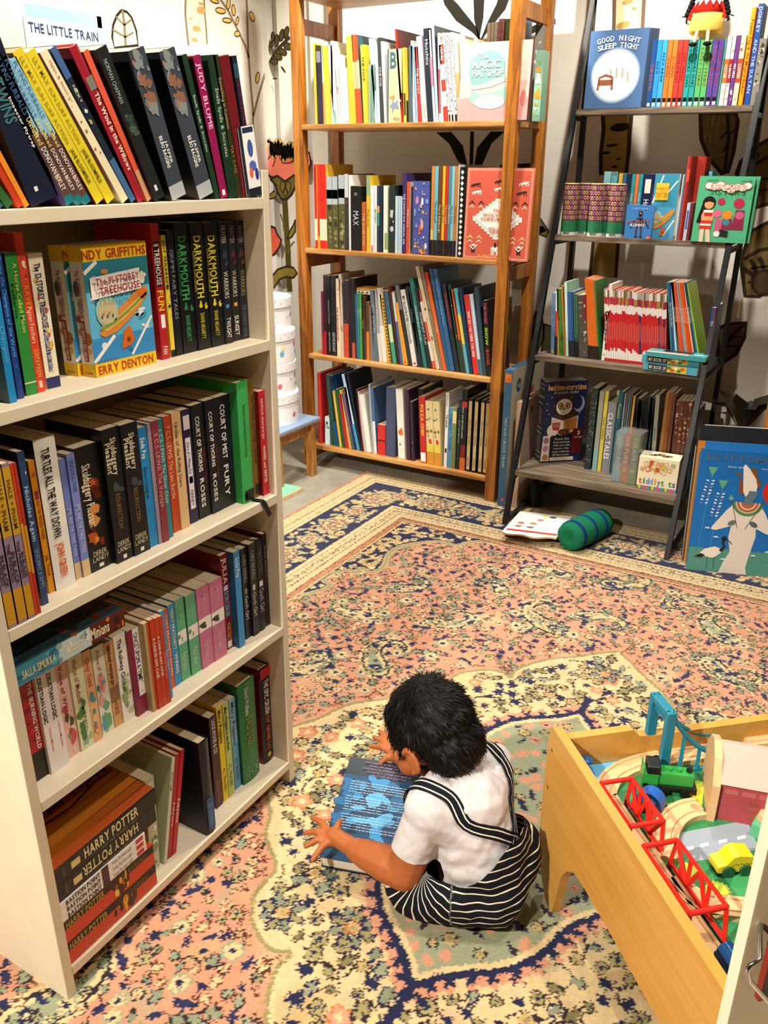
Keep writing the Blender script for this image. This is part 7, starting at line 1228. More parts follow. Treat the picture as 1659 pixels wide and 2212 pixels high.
o = thing('bolster_cushion', 'green roll cushion with blue bands beside the white board under the ladder', 'cushion', mtx=Matrix.Translation(A_) @ q3); R = .058
MB().lathe([(.002, .006), (.02, .002), (.042, -.002), (.054, .008), (R, .03), (R+.001, L_*.5), (R, L_-.03), (.054, L_-.008), (.03, L_+.002), (.0, L_)], GR, n=40).build('cover', o)
for f in (.14, .46, .76): MB().lathe([(R+.0002, L_*f-.009), (R+.0016, L_*f-.006), (R+.0016, L_*f+.006), (R+.0002, L_*f+.009)], mat('#12306c', .95, .1), n=40).build('band', o)
o = thing('glass_ball', 'olive glass bauble lying in shadow under the ladder\'s bottom board', 'ornament', (-1.165, 3.30, .148)); bm_ = mat('#7c7c24', .08, .7, coat=.5); MB().ball((0, 0, 0), .03, bm_).build('ball', o); MB().lathe([(.034, -.148), (.03, -.06), (.012, -.03), (.006, -.0295)], mat('#1c1c1e', .5), n=16).build('stand', o)
# ------------------------------------------------------------------ right of the ladder: big blue book and boards, pine shelf, pot
ql = at(*c10(1170, 915), 2, 0); qr = at(*c10(1600, 955), 2, 0); ang = math.degrees(math.atan2(qr.y-ql.y, qr.x-ql.x)); lo, hi = .1, .9
for _ in range(25):
    m_ = (lo+hi)/2
    if pj((ql.x, ql.y+m_*.15, m_))[1] > 971: lo = m_
    else: hi = m_
hE = lo/math.cos(math.atan(.15)); wE = .335
def art_eg(mb, tb, w, h):
    c = cov; P = lambda pts, col, l: mb.flat([(u*w, v*h) for u, v in pts], c(col), *FA, l); D = lambda u, v, a, b, col, l, **k: mb.disc(u*w, v*h, a*w, b*h, c(col), *FA, l, **k)
    P([(0, 0), (1, 0), (1, .19)]+[(1-i/24, .19+(.012 if i % 2 else 0)) for i in range(1, 24)]+[(0, .19)], '#4c8c80', 1)
    D(.82, .69, .155, .115, '#cc2c20', 2, n=40)
    for u, v0, v1 in ((.14, .18, .80), (.26, .18, .70), (.93, .2, .58)):
        mb.line([(u-.03 if u < .5 else u, v0), (u, v1)] and [((u-.05)*w, v0*h), (u*w, v1*h)], .0012, c('#4ca4b4'), *FA, 2); P([(u-.05, v1+.06), (u+.05, v1+.06), (u+.004, v1-.01), (u-.004, v1-.01)], '#5ca484', 3)
        for i in range(8):
            for s_ in (-1, 1): D(u-.01-.006*i+s_*.028, v1-.05-i*.026, .016, .006, '#dce4f0' if (i+s_) % 3 else '#8c7cb0', 3, rot=20*s_)
    P([(.37, .10), (.33, .0), (.62, .0), (.60, .06), (.62, .16), (.66, .32), (.645, .42), (.40, .42), (.385, .30), (.42, .18)], '#d8cfc4', 3)
    P([(.40, .58), (.33, .52), (.20, .375), (.20, .355), (.25, .352), (.42, .40), (.45, .56)], '#dcd4ca', 4); P([(.66, .58), (.72, .52), (.82, .37), (.81, .345), (.76, .35), (.62, .40), (.60, .56)], '#dcd4ca', 4); P([(.40, .58), (.66, .58), (.66, .38), (.40, .38)], '#dcd4ca', 3.5)
    for r, cl in ((.155, '#4c8454'), (.125, '#c8bc94'), (.11, '#b0604c'), (.085, '#dcc89c'), (.07, '#b0604c')): D(.535, .595, r, r*.72, cl, 5+(.155-r)*10, a0=180, a1=360, n=24)
    P([(.50, .68), (.49, .58), (.58, .58), (.585, .62), (.60, .625), (.615, .66), (.61, .70), (.53, .70)], '#5c7484', 7); P([(.53, .69), (.60, .69), (.605, .73), (.58, .79), (.50, .87), (.455, .90), (.44, .88), (.455, .77), (.47, .68), (.50, .64), (.52, .66)], '#e4ddd4', 8)
    P([(.42, .80), (.38, .81), (.37, .83), (.41, .83), (.45, .76), (.47, .70), (.48, .66), (.44, .66), (.42, .72)], '#7c4c1c', 7.5); P([(.53, .88), (.51, .84), (.55, .80), (.60, .73), (.63, .72), (.64, .75), (.60, .80), (.57, .86)], '#7c4c1c', 7.5)
    D(.40, .42, .045, .02, '#5c7078', 9, rot=30); D(.62, .42, .045, .02, '#4c6068', 9, rot=-30); mb.line([(.46*w, .38*h), (.37*w, .60*h)], .0018, c('#3c3020'), *FA, 10); mb.line([(.54*w, .38*h), (.68*w, .60*h)], .0018, c('#3c3020'), *FA, 10); mb.line([(.68*w, .60*h), (.69*w, .64*h), (.73*w, .66*h), (.77*w, .64*h), (.75*w, .60*h)], .0018, c('#2c5c80'), *FA, 10); P([(.37, .60), (.33, .615), (.36, .65), (.385, .62)], '#5ca88c', 10)
    P([(.10, .14), (.16, .19), (.26, .215), (.33, .20), (.335, .17), (.28, .13), (.26, .12), (.2, .12), (.16, .135)], '#e0d8cc', 6); P([(.06, .115), (.12, .15), (.17, .14), (.14, .115)], '#1c1c20', 6.5); mb.line([(.32*w, .18*h), (.36*w, .22*h), (.335*w, .25*h), (.345*w, .275*h)], [.012, .009, .007, .012], c('#1c1c20'), *FA, 7); D(.345, .285, .028, .02, '#1c1c20', 7); mb.line([(.36*w, .285*h), (.40*w, .27*h), (.43*w, .245*h)], .003, c('#1c1c20'), *FA, 7); [mb.line([(u*w, .13*h), (u*w, .03*h)], .0014, c('#1c2c2c'), *FA, 7) for u in (.2, .27)]
    for u, v in ((.16, .36), (.26, .29), (.80, .20), (.66, .16), (.36, .11), (.85, .09)): D(u, v, .028, .012, '#d4dcdc', 6, a0=0, a1=180)
    tb.text('EGYPTOMANIA', c('#4c6484'), (.06*w, 0, .915*h), SU, SV, .90*w, .05*h, 4, True); tb.text('Emma Giuliani', c('#d0dce4'), (.29*w, 0, .865*h), SU, SV, .2*w, .014*h, 4); tb.text('Carole Saturno', c('#d0dce4'), (.62*w, 0, .865*h), SU, SV, .2*w, .014*h, 4)
rec = -math.degrees(math.atan(.15))
face_book('large bright blue picture book with a crowned figure leaning right of the ladder', T(ql.x, ql.y, .001) @ RZ(ang) @ RX(rec), wE, hE, .014, '#1468b4', art_eg)
face_book('second large blue book leaning behind the crowned figure one', T(ql.x+.008, ql.y+.020, .001) @ RZ(ang) @ RX(rec), wE, hE+.022, .012, '#1c70bc', lambda *a: None)
for i, (dx, dy, w2, h2, cc) in enumerate(((-.012, .04, .30, .425, '#6c7074'), (-.022, .058, .30, .46, '#c87c24'), (-.03, .074, .28, .44, '#3c3a38'), (-.036, .09, .3, .43, '#b0a898'), (-.042, .105, .3, .38, '#2c3c3c'), (-.03, .12, .31, .50, '#20242a'), (-.02, .135, .30, .50, '#dcd8d0'), (-.01, .15, .30, .49, '#4c5454'))):
    face_book('tall thin picture book, %s behind the blue ones right of the ladder' % ('first', 'second', 'third', 'fourth', 'fifth', 'sixth', 'seventh', 'eighth')[i], T(ql.x+dx, ql.y+dy, .001) @ RZ(ang) @ RX(rec-1), w2, h2, .009, cc, lambda *a: None)
t = thing('small_pine_shelf', 'second pine bookcase cut by the photo\'s right edge', 'bookcase', (-.1, 3.4, 0)); rx = -.262
for y in (3.30, 3.56): MB(T(.1, -3.4, 0)).box((rx-.045, y, -.002), (rx, y+.04, 1.7), PINE, .002).box((rx+.75, y, -.002), (rx+.795, y+.04, 1.7), PINE, .002).build('post', t)
for zz in (.38, .72, 1.05, 1.4): MB(T(.1, -3.4, 0)).box((rx-.02, 3.305, zz-.02), (rx+.77, 3.60, zz), PINEH, .004).build('shelf', t)
for k, zz in enumerate((.38,)):
    R_ = random.Random(k+3); x = rx+.03; n = 0
    while x < rx+.30:
        n += 1; w2 = R_.uniform(.010, .02); book(T(x, 3.34, zz+.001), w2, R_.uniform(.15, .2), .14, R_.choice(('#8cb0cc', '#2c3c3c', '#7c7c3c', '#c83c3c', '#2c7c7c')), 'book standing %s from left on the right edge\'s small pine shelf' % ordinal(n)); x += w2+.002
lay_book((rx+.02, 3.33, .7205), 10, .22, .14, .03, '#b02c3c', 'red book lying flat on the right edge\'s small pine shelf')
pp = at(1596, 1010, 1, 3.50); o = thing('metal_pot', 'dark leafed pot plant in a silver cylinder between ladder and right pine shelf', 'plant', (-.40, 3.50, -.008))
MB().lathe([(0, 0), (.055, 0), (.06, .005), (.066, .42), (.062, .42), (.056, .40), (0, .40)], mat('#a8a49c', .25, .5, metal=.9), n=28).build('pot', o); mb = MB()
for k in range(9):
    a = k*.7+2.2; L2 = .10+.03*(k % 3); tip = Vector((L2*math.cos(a), L2*.5*math.sin(a), .52+.05*(k % 2))); b = Vector((0, 0, .40)); m2 = (b+tip)/2+Vector((0, 0, .05)); d = Vector((-math.sin(a), math.cos(a), 0))*.035; mb.add([b, m2+d, tip, m2-d, m2+Vector((0, 0, .012))], [(0, 1, 4), (1, 2, 4), (2, 3, 4), (3, 0, 4)], mat('#2c2618', .6), True)
mb.build('leaf', o)
# ------------------------------------------------------------------ the child, sitting on the rug with a book
def V3(*a): return Vector(a)
def chain(pts, n=None):
    out = []
    for (p, r), (q, s) in zip(pts[:-1], pts[1:]):
        p, q = Vector(p), Vector(q); k = max(1, int((q-p).length/(min(r, s)*.3)))
        for i in range(k): out.append((p.lerp(q, i/k), r+(s-r)*i/k, None))
    out.append((Vector(pts[-1][0]), pts[-1][1], None)); return out
def ellip(c, ax, M3): return [(Vector(c), 1., M3 @ Matrix.Diagonal(ax))]
def skin_blob(parts, voxel, smooth=6, name='b'):
    bm = bmesh.new(); ico = bmesh.new(); bmesh.ops.create_icosphere(ico, subdivisions=2, radius=1); vs = [v.co.copy() for v in ico.verts]; fs = [[v.index for v in f.verts] for f in ico.faces]; ico.free()
    V, F = [], []
    for c, r, m in parts:
        b = len(V); V += [tuple(c+((m @ v) if m else v*r)) for v in vs]; F += [[b+i for i in f] for f in fs]
    me = bpy.data.meshes.new(name); me.from_pydata(V, [], F); o = bpy.data.objects.new(name, me); COL.objects.link(o)
    md = o.modifiers.new('r', 'REMESH'); md.mode = 'VOXEL'; md.voxel_size = voxel
    sm = o.modifiers.new('s', 'SMOOTH'); sm.iterations = smooth; sm.factor = .5
    bpy.context.view_layer.update(); out = bpy.data.meshes.new_from_object(o.evaluated_get(bpy.context.evaluated_depsgraph_get())); bpy.data.objects.remove(o); bpy.data.meshes.remove(me); out.name = name
    for p in out.polygons: p.use_smooth = True
    return out
def cut(me, test, cap=None):
    bm = bmesh.new(); bm.from_mesh(me); bmesh.ops.delete(bm, geom=[v for v in bm.verts if test(v.co)], context='VERTS')
    for _ in range(6):
        nc = {}
        for v in bm.verts:
            nb = [e.other_vert(v).co for e in v.link_edges if e.is_boundary]
            if len(nb) == 2: nc[v] = (nb[0]+nb[1])/4+v.co/2
        for v, c in nc.items(): v.co = c
    bm.to_mesh(me); bm.free()
f_ = Vector((-.975, .22, 0)).normalized(); l_ = Vector((-f_.y, f_.x, 0)); up_ = Vector((0, 0, 1))
PEL, CHE, NEC = V3(-.474, 1.196, .10), V3(-.505, 1.19, .215), V3(-.548, 1.198, .305)
LS, RS = V3(-.555, 1.122, .262), V3(-.505, 1.285, .268); LE, LW = V3(-.588, 1.092, .118), V3(-.700, 1.098, .110); RE, RW = V3(-.60, 1.36, .17), V3(-.725, 1.350, .140)
HC = V3(-.605, 1.216, .370); fh = (f_*.80-up_*.60).normalized(); uh = l_.cross(fh).normalized()*-1
if uh.z < 0: uh = -uh
HM = Matrix((l_, -fh, uh)).transposed()     # head frame: x to its left ear, -y to the face, z to the crown
hp = lambda x, y, z: HC+l_*x+fh*y+uh*z
skin = ellip(HC, (.075, .090, .086), HM)+ellip(hp(0, .030, -.037), (.062, .060, .055), HM)+ellip(hp(0, .066, -.056), (.034, .030, .028), HM)
for s in (1, -1): skin += ellip(hp(s*.040, .050, -.048), (.027, .030, .028), HM)
skin += [(hp(0, .094, -.028), .010, None), (hp(0, .088, -.018), .007, None), (hp(.008, .088, -.032), .006, None), (hp(-.008, .088, -.032), .006, None)]
skin += ellip(hp(0, .091, -.054), (.015, .006, .0045), HM)+ellip(hp(0, .089, -.064), (.012, .006, .0045), HM)
for s in (1, -1):   # ears
    for i in range(9): a = -1.2+i*.42; skin.append((hp(s*.079, -.002-.016*math.cos(a)*.9, -.034+.023*math.sin(a)), .0062, None))
    skin += ellip(hp(s*.073, .004, -.036), (.007, .012, .016), HM); skin.append((hp(s*.075, .008, -.057), .0068, None))
skin += chain([(hp(0, -.015, -.045), .040), (NEC, .040), (CHE+V3(0, 0, .03), .060), (CHE, .068), (PEL, .07)])
skin += chain([(LS, .036), (LS.lerp(LE, .5), .037), (LE, .0385), (LE.lerp(LW, .3), .038), (LE.lerp(LW, .75), .031), (LW, .0245)])
skin += chain([(RS, .036), (RE, .030), (RE.lerp(RW, .35), .029), (RW, .0205)])
def hand(wr, palm, tips, rt=.0070):
    out = chain([(wr, .0200), (wr.lerp(palm, .55), .0190), (palm, .0185)]); n = (tips[2]-palm); n.normalize()
    for k, t in enumerate(tips):
        d = (t-palm); b = palm+d.normalized()*.012; m1 = palm+d*.55+V3(0, 0, .007); out += chain([(b, rt+.0022), (m1, rt+.0008), (t, rt-.0008)])
        out.append((palm+d.normalized()*.016, .0105, None))
    return out
lp = at(722, 1806, 2, .108); LT_ = [at(735, 1774, 2, .118), at(675, 1766, 2, .100), at(660, 1799, 2, .095), at(660, 1828, 2, .09), at(675, 1858, 2, .082)]
skin += hand(LW, lp, LT_)
rp = at(858, 1630, 2, .132); RT_ = [at(822, 1648, 2, .118), at(800, 1612, 2, .12), at(808, 1592, 2, .125), at(822, 1581, 2, .13), at(838, 1580, 2, .135)]
skin += hand(RW, rp, RT_)
rf = at(884, 1676, 2, .03); skin += chain([(V3(-.66, 1.34, .035), .024), (rf, .022), (rf+V3(-.018, .006, -.004), .019)])
for i in range(5): skin.append((rf+V3(-.034+.004*abs(i-1), -.016+.010*i, 0), .0075-.0007*i, None))
def skinmat():
    m = mat('#a05a30', .5, .35, name='skin'); b = m.node_tree.nodes['Principled BSDF']; b.inputs['Subsurface Weight'].default_value = .12; b.inputs['Subsurface Radius'].default_value = (.9, .35, .18); b.inputs['Subsurface Scale'].default_value = .006; return m
me = skin_blob(skin, .0030, 7, 'body'); me.materials.append(skinmat())
root = thing('person', 'toddler with black hair in white shirt and striped dungarees reading on rug', 'person', (-.49, 1.18, 0))
def under(me, name):
    o = bpy.data.objects.new(name, me); COL.objects.link(o); o.parent = root; o.matrix_parent_inverse = Matrix.Translation((.49, -1.18, 0)); return o
under(me, 'body')
mb = MB(); 
for s in (1, -1):
    mb.ball(hp(s*.028, .083, -.016), .0075, mat('#efe9e2', .2), 8); mb.ball(hp(s*.028, .0885, -.018), .004, mat('#1c100a', .15), 6)
    mb.tube([hp(s*.014, .088, .000), hp(s*.028, .089, .006), hp(s*.044, .078, .002)], .0022, mat('#140d0a', .8), 6)
under(mb.build('eyes').data, 'eyes'); bpy.data.objects.remove(bpy.data.objects['eyes'])
bpy.data.objects['eyes.001'].name = 'eyes'
# --- shirt
sh = chain([(NEC+V3(.006, 0, -.020), .052), (CHE+V3(.004, 0, .035), .076), (CHE, .086), (CHE.lerp(PEL, .6), .090), (PEL, .088)])
sh += chain([(LS.lerp(NEC, .35), .047), (LS, .045), (LS.lerp(LE, .62), .044), (LS.lerp(LE, .85), .045)])+chain([(RS.lerp(NEC, .35), .047), (RS, .045), (RS.lerp(RE, .7), .044)])+chain([(LS, .05), (CHE, .08)])+chain([(RS, .05), (CHE, .08)])
sme = skin_blob(sh, .004, 8, 'shirt')
hem = LS.lerp(LE, .66); hd = (LE-LS).normalized(); he2 = RS.lerp(RE, .5); hd2 = (RE-RS).normalized()
cut(sme, lambda p: ((p-hem).dot(hd) > 0 and (p-LE).length < .075) or ((p-he2).dot(hd2) > 0 and (p-RE).length < .09) or (p.z > NEC.z-.004 and (Vector((p.x, p.y, 0))-Vector((NEC.x, NEC.y, 0))).length < .040))
for v in sme.vertices:      # soft folds
    n = noise.noise(v.co*26+Vector((3, 1, 7)))*.0035+noise.noise(v.co*60)*.0012; v.co += v.normal*n
sme.materials.append(mat('#c6c2c6', .85, .15, mottle=.08, mscale=160, name='jersey')); so = under(sme, 'shirt')
# --- dungarees
LK, RK = V3(-.572, 1.128, .070), V3(-.60, 1.375, .085)
HL, HR = PEL+l_*.050+V3(0, 0, -.025), PEL-l_*.050+V3(0, 0, -.022)
du = chain([(PEL+V3(.012, .000, -.010), .092), (CHE.lerp(PEL, .6)+V3(.010, 0, 0), .100), (CHE+V3(.018, .010, 0), .096), (CHE+V3(.006, 0, .04), .082)])
du += chain([(HL, .070), (HL.lerp(LK, .5), .072), (LK, .074)])+chain([(LK, .062), (V3(-.66, 1.24, .045), .040)])+chain([(HR, .076), (RK, .058), (V3(-.68, 1.345, .045), .040)])+chain([(PEL+V3(.030, -.022, -.02), .076), (PEL+V3(.028, .04, .02), .082)])
dme = skin_blob(du, .0038, 8, 'dungarees')
ax0 = Vector((CHE.x, CHE.y))
def ztop(p):
    d = Vector((p.x, p.y))-Vector((PEL.x-.02, PEL.y)); d.normalize(); back = d.dot(Vector((-f_.x, -f_.y))); side = d.dot(Vector((l_.x, l_.y))); 
    z = .128+.095*max(0, back)**3+.10*max(0, -back)**2+(.045 if side < -.1 else 0)*min(1, -side+.1); return z
cut(dme, lambda p: p.z > ztop(p))
for v in dme.vertices:
    w = v.co; n = noise.noise(w*22+Vector((9, 2, 1)))*.004+noise.noise(w*55)*.0016; w += v.normal*n
    if w.z < .003: w.z = .003+(w.z-.003)*.02
at_ = dme.attributes.new('stripe', 'FLOAT', 'POINT'); vals = []
la = (LK-HL).normalized(); crease = V3(-.540, 1.125, .130)
for v in dme.vertices:
    p = v.co; k = (p-HL).dot(la); onleg = k > .012 and p.y < 1.21
    if onleg: # fan of stripes round the bent knee, spreading from the hip crease
        q = p-crease; s = math.atan2(q.dot(up_), q.dot(f_))*.072 if q.length > .024 else .008
    else: s = p.z*1.0+noise.noise(p*9)*.006+(p-PEL).dot(f_)*.12
    vals.append(s)
at_.data.foreach_set('value', vals)
m = bpy.data.materials.new('striped_cotton'); m.use_nodes = True; nt = m.node_tree; b = nt.nodes['Principled BSDF']; b.inputs['Roughness'].default_value = .85; b.inputs['Specular IOR Level'].default_value = .15
a_ = nt.nodes.new('ShaderNodeAttribute'); a_.attribute_name = 'stripe'; dv_ = nt.nodes.new('ShaderNodeMath'); dv_.operation = 'DIVIDE'; dv_.inputs[1].default_value = .0165; fr_ = nt.nodes.new('ShaderNodeMath'); fr_.operation = 'FRACT'
lt = nt.nodes.new('ShaderNodeMath'); lt.operation = 'LESS_THAN'; lt.inputs[1].default_value = .17; mx = nt.nodes.new('ShaderNodeMix'); mx.data_type = 'RGBA'; mx.inputs[6].default_value = lin('#10131c'); mx.inputs[7].default_value = lin('#d8d2c0')
nt.links.new(a_.outputs['Fac'], dv_.inputs[0]); nt.links.new(dv_.outputs[0], fr_.inputs[0]); nt.links.new(fr_.outputs[0], lt.inputs[0]); nt.links.new(lt.outputs[0], mx.inputs[0]); nt.links.new(mx.outputs[2], b.inputs['Base Color'])
dme.materials.append(m); do = under(dme, 'dungarees')
# --- straps laid on the shirt
bv = BVHTree.FromPolygons([v.co for v in sme.vertices], [p.vertices for p in sme.polygons])
DKF, WHF = mat('#11141c', .8, .15), mat('#ddd8cc', .8, .15)
def strap(pts, name):
    P = [Vector(p) for p in pts]; path = []
    for a, b in zip(P[:-1], P[1:]):
        for i in range(10): path.append(a.lerp(b, i/10))
    path.append(P[-1]); C, N = [], []
    for p in path:
        h, n, _, _ = bv.find_nearest(p); C.append(h+n*.0065); N.append(n)
    for _ in range(3): C = [C[0]]+[(C[i-1]+C[i]*2+C[i+1])/4 for i in range(1, len(C)-1)]+[C[-1]]
    mb = MB(); w = .0125; st = [(-1, -.62, DKF), (-.62, -.42, WHF), (-.42, .42, DKF), (.42, .62, WHF), (.62, 1, DKF)]
    for i in range(len(C)-1):
        t0 = (C[min(i+1, len(C)-1)]-C[max(i-1, 0)]).normalized(); t1 = (C[min(i+2, len(C)-1)]-C[i]).normalized(); s0 = t0.cross(N[i]).normalized(); s1 = t1.cross(N[i+1]).normalized()
        for a, b, mm in st:
            A = [C[i]+s0*w*a, C[i]+s0*w*b, C[i+1]+s1*w*b, C[i+1]+s1*w*a]; B = [A[0]-N[i]*.003, A[1]-N[i]*.003, A[2]-N[i+1]*.003, A[3]-N[i+1]*.003]
            mb.add(A, [(0, 1, 2, 3)], mm); 
            if a == -1: mb.add([A[0], A[3], B[3], B[0]], [(0, 1, 2, 3)], mm)
            if b == 1: mb.add([A[1], A[2], B[2], B[1]], [(3, 2, 1, 0)], mm)
    o = mb.build(name); me = o.data; bpy.data.objects.remove(o); return under(me, name)
XB = V3(-.425, 1.198, .195)
strap([V3(-.400, 1.235, .13), XB, V3(-.50, 1.145, .262), V3(-.565, 1.130, .300), V3(-.62, 1.135, .262), V3(-.615, 1.16, .20)], 'strap')
strap([V3(-.405, 1.165, .12), XB, V3(-.455, 1.255, .26), V3(-.510, 1.285, .308), V3(-.575, 1.27, .27), V3(-.58, 1.25, .20)], 'strap')
# --- hair: a cap over the skull plus several thousand short locks
HB = mat('#060505', .6, .18, name='black_hair'); HB2 = mat('#130c08', .55, .25, name='brown_hair')
hme = skin_blob(ellip(hp(0, -.008, .008), (.083, .099, .094), HM)+ellip(hp(0, -.044, -.040), (.068, .058, .066), HM), .0045, 4, 'hair')
def loc(p): d = p-HC; return d.dot(l_), d.dot(fh), d.dot(uh)
def bald(p):
    x, y, z = loc(p); ear = abs(x) > .055 and -.020 < y < .03 and z < -.012
    return (y > .062-.35*max(0, z) and z < .034) or (y > .035 and z < -.012) or ear or z < -.088
cut(hme, bald)
for v in hme.vertices: v.co += v.normal*(noise.noise(v.co*38)*.005+noise.noise(v.co*95)*.003)
mbh = MB(); R_ = random.Random(9); vs = [v.co.copy() for v in hme.vertices]; ns = [v.normal.copy() for v in hme.vertices]; fs = [list(p.vertices) for p in hme.polygons]
mbh.add(vs, fs, HB, True); crown = hp(.012, -.05, .09)
for i in range(5200):
    j = R_.randrange(len(vs)); p, n = vs[j], ns[j]; d = (p-crown); d -= n*d.dot(n); sw = n.cross(d).normalized() if d.length > .001 else l_; d = (d.normalized()+sw*.45+Vector((R_.uniform(-.35, .35), R_.uniform(-.35, .35), R_.uniform(-.35, .35)))).normalized(); L = R_.uniform(.012, .024); w = R_.uniform(.0007, .0014)
    q1 = p+d*L*.5+n*R_.uniform(.0006, .0022); q2 = p+d*L+n*R_.uniform(-.004, .0022); s = d.cross(n).normalized()*w; mbh.add([p-s, p+s, q1+s*.9, q1-s*.9, q2], [(0, 1, 2, 3), (3, 2, 4)], HB if R_.random() < .72 else HB2, True)
o = mbh.build('hair_tmp'); me = o.data; bpy.data.objects.remove(o); bpy.data.meshes.remove(hme); me.name = 'hair'; under(me, 'hair')
# --- the book under the hands
O_ = at(690, 1850, 2, .052); P1 = at(757, 1634, 2, .118); P2 = at(866, 1896, 2, .050); Vv = (P1-O_).normalized(); Uu = (P2-O_); Uu = (Uu-Vv*Uu.dot(Vv)).normalized(); Nn = Uu.cross(Vv).normalized(); hB = (P1-O_).length; wB = .178; thB = .040
mtx = Matrix((Uu, Vv, Nn)).transposed().to_4x4(); mtx.translation = O_-Nn*thB
o = thing('open_read_book', 'thick hardback with blue text covered back lying under the child\'s hands', 'book', mtx=mtx)
mb = MB().box((0, 0, 0), (wB, hB, .0025), cov('#14222c')).box((0, 0, thB-.0025), (wB, hB, thB), cov('#173a5c')).box((wB-.0025, 0, .0025), (wB, hB, thB-.0025), cov('#10202c')); B3 = ((0, 0, thB), (1, 0, 0), (0, 1, 0))
R_ = random.Random(2); mb.rect(0, .82*hB, wB, hB, cov('#1c2c30'), *B3, 1)
for i in range(60):
    u, v = R_.uniform(.05, .95), R_.uniform(.03, .8); g = math.exp(-((u-.45)**2+(v-.5)**2)*7); cc = ['#15415f', '#1c5c8c', '#2c80b4', '#4ca0cc'][min(3, int(g*4))]; mb.disc(u*wB, v*hB, R_.uniform(.06, .14)*wB, R_.uniform(.02, .05)*hB, cov(cc), *B3, 1.5+i*.02, 12, rot=R_.uniform(-40, 40))
mb.build('cover', o); MB().box((.003, .003, .0026), (wB-.0026, hB-.003, thB-.0026), mat('#d9d2c6', .85, .1)).build('pages', o)
tb = MB(); wt = cov('#a9bccb')
for i, s_ in enumerate(('MY NAME IS MAGNUS CHASE,', 'AND I\'M ONE OF ODIN\'S', 'CHOSEN WARRIORS. BUT THAT', 'DOESN\'T STOP ME BEING', 'OUT OF MY DEPTH')): tb.text(s_, cov('#7c5c84'), (.2*wB, (.95-.032*i)*hB, thB), (1, 0, 0), (0, 1, 0), .72*wB, .018*hB, 10, True)
v = .74
for i in range(17):
    if i in (5, 11): v -= .022
    u0 = .10+.02*R_.random(); u1 = R_.uniform(.84, .92) if i % 5 != 4 else .6; u = u0
    while u < u1: e = min(u1, u+R_.uniform(.03, .08)); tb.rect(u*wB, v*hB, (e-.01)*wB, (v+.0055)*hB, wt, *B3, 12); u = e
    v -= .026
tb.text('INDEPENDENT', wt, (.5*wB, .05*hB, thB), (1, 0, 0), (0, 1, 0), .4*wB, .014*hB, 10, True); tb.build('lettering', o)
# ------------------------------------------------------------------ the train table
TA = at(1205, 1588, 2, .3935); TM = T(TA.x, TA.y, 0) @ RZ(-47.4)   # local x along the near panel, y across the table
MAPLE = wood('maple', '#c48c3c', '#cb9544', '#d29e4e', (1.5, 10, 24), .32, dist=.5, fine=.12); BEECH = mat('#d9b384', .5, .35, mottle=.06, mscale=30)
tt_ = thing('train_table', 'maple train table with scalloped legs beside the sitting child', 'table', mtx=TM); TL, TW = .68, .70
out = [(-.030, .388), (-.022, .3935), (.02, .3935), (TL-.02, .3935), (TL, .388), (TL+.008, .35), (TL+.010, .10), (TL-.03, .0), (TL-.055, .0), (TL-.085, .12), (TL-.12, .17), (TL-.17, .186), (.265, .186), (.217, .184), (.164, .182), (.121, .176), (.094, .153), (.074, .118), (.061, .051), (.050, 0), (.026, 0), (.012, .010), (-.015, .045), (-.030, .075), (-.038, .123), (-.039, .216), (-.039, .30), (-.038, .35)]
for y in (0, TW-.018): MB().prism(out, (0, .018, 0), MAPLE, O=(0, y, 0), U=(1, 0, 0), V=(0, 0, 1)).build('side_panel', tt_)
ep = [(.018, .3935-.006), (.15, .3935-.006), (.165, .372), (.19, .368), (TW-.19, .368), (TW-.165, .372), (TW-.15, .3875), (TW-.018, .3875), (TW-.018, .24), (.018, .24)]
for x in (-.010, TL-.02): MB().prism(ep, (.018, 0, 0), MAPLE, O=(x, 0, 0), U=(0, 1, 0), V=(0, 0, 1)).build('end_panel', tt_)
mb = MB()
for s_, z_ in ((-.018, .345), (-.020, .255)): mb.cyl((s_, .0005, z_), (s_, -.0006, z_), .0035, '#6c4a20', 12)
mb.build('bolt_cap', tt_)
ZB = .320; G = '#2c7c48'
mb = MB().box((.0085, .0185, ZB-.008), (TL-.0205, TW-.0185, ZB), cov(G)); PO = ((0, 0, ZB), (1, 0, 0), (0, 1, 0)); tp = lambda px, py: (lambda q: (q.x, q.y))(TM.inverted() @ at(px, py, 2, ZB))
mb.flat([tp(*p) for p in ((1430, 1622), (1425, 1640), (1360, 1668), (1322, 1690), (1300, 1712))]+[(.06, .02), (.009, .02), (.009, .16)], cov('#5cb0e0'), *PO, 1)
mb.flat([tp(*p) for p in ((1340, 1730), (1362, 1742), (1350, 1770), (1322, 1750))], cov('#6cb4e4'), *PO, 1)
mb.flat([tp(*p) for p in ((1462, 1800), (1614, 1772), (1640, 1835), (1500, 1862), (1470, 1830))]+[], cov('#8f9ca8'), *PO, 1)
for p in ((1480, 1832), (1512, 1824), (1552, 1816), (1592, 1808)): a = tp(*p); b = tp(p[0]+18, p[1]-4); c = tp(p[0]+19, p[1]+3); d = tp(p[0]+1, p[1]+7); mb.flat([a, d, c, b][::-1], cov(W_), *PO, 2)
mb.flat([tp(*p) for p in ((1560, 1960), (1600, 1850), (1650, 1870), (1650, 2010), (1610, 2000))], cov('#3c9458'), *PO, 1)
for P in (((1465, 1620), (1500, 1612), (1540, 1640), (1515, 1660)), ((1600, 1600), (1659, 1585), (1659, 1625), (1625, 1622)), ((1480, 1690), (1520, 1700), (1515, 1760), (1495, 1735)), ((1390, 1770), (1412, 1800), (1420, 1830), (1400, 1815)), ((1290, 1640), (1268, 1650), (1262, 1640))): mb.flat([tp(*p) for p in P], cov('#e8cc2c'), *PO, 1.5)
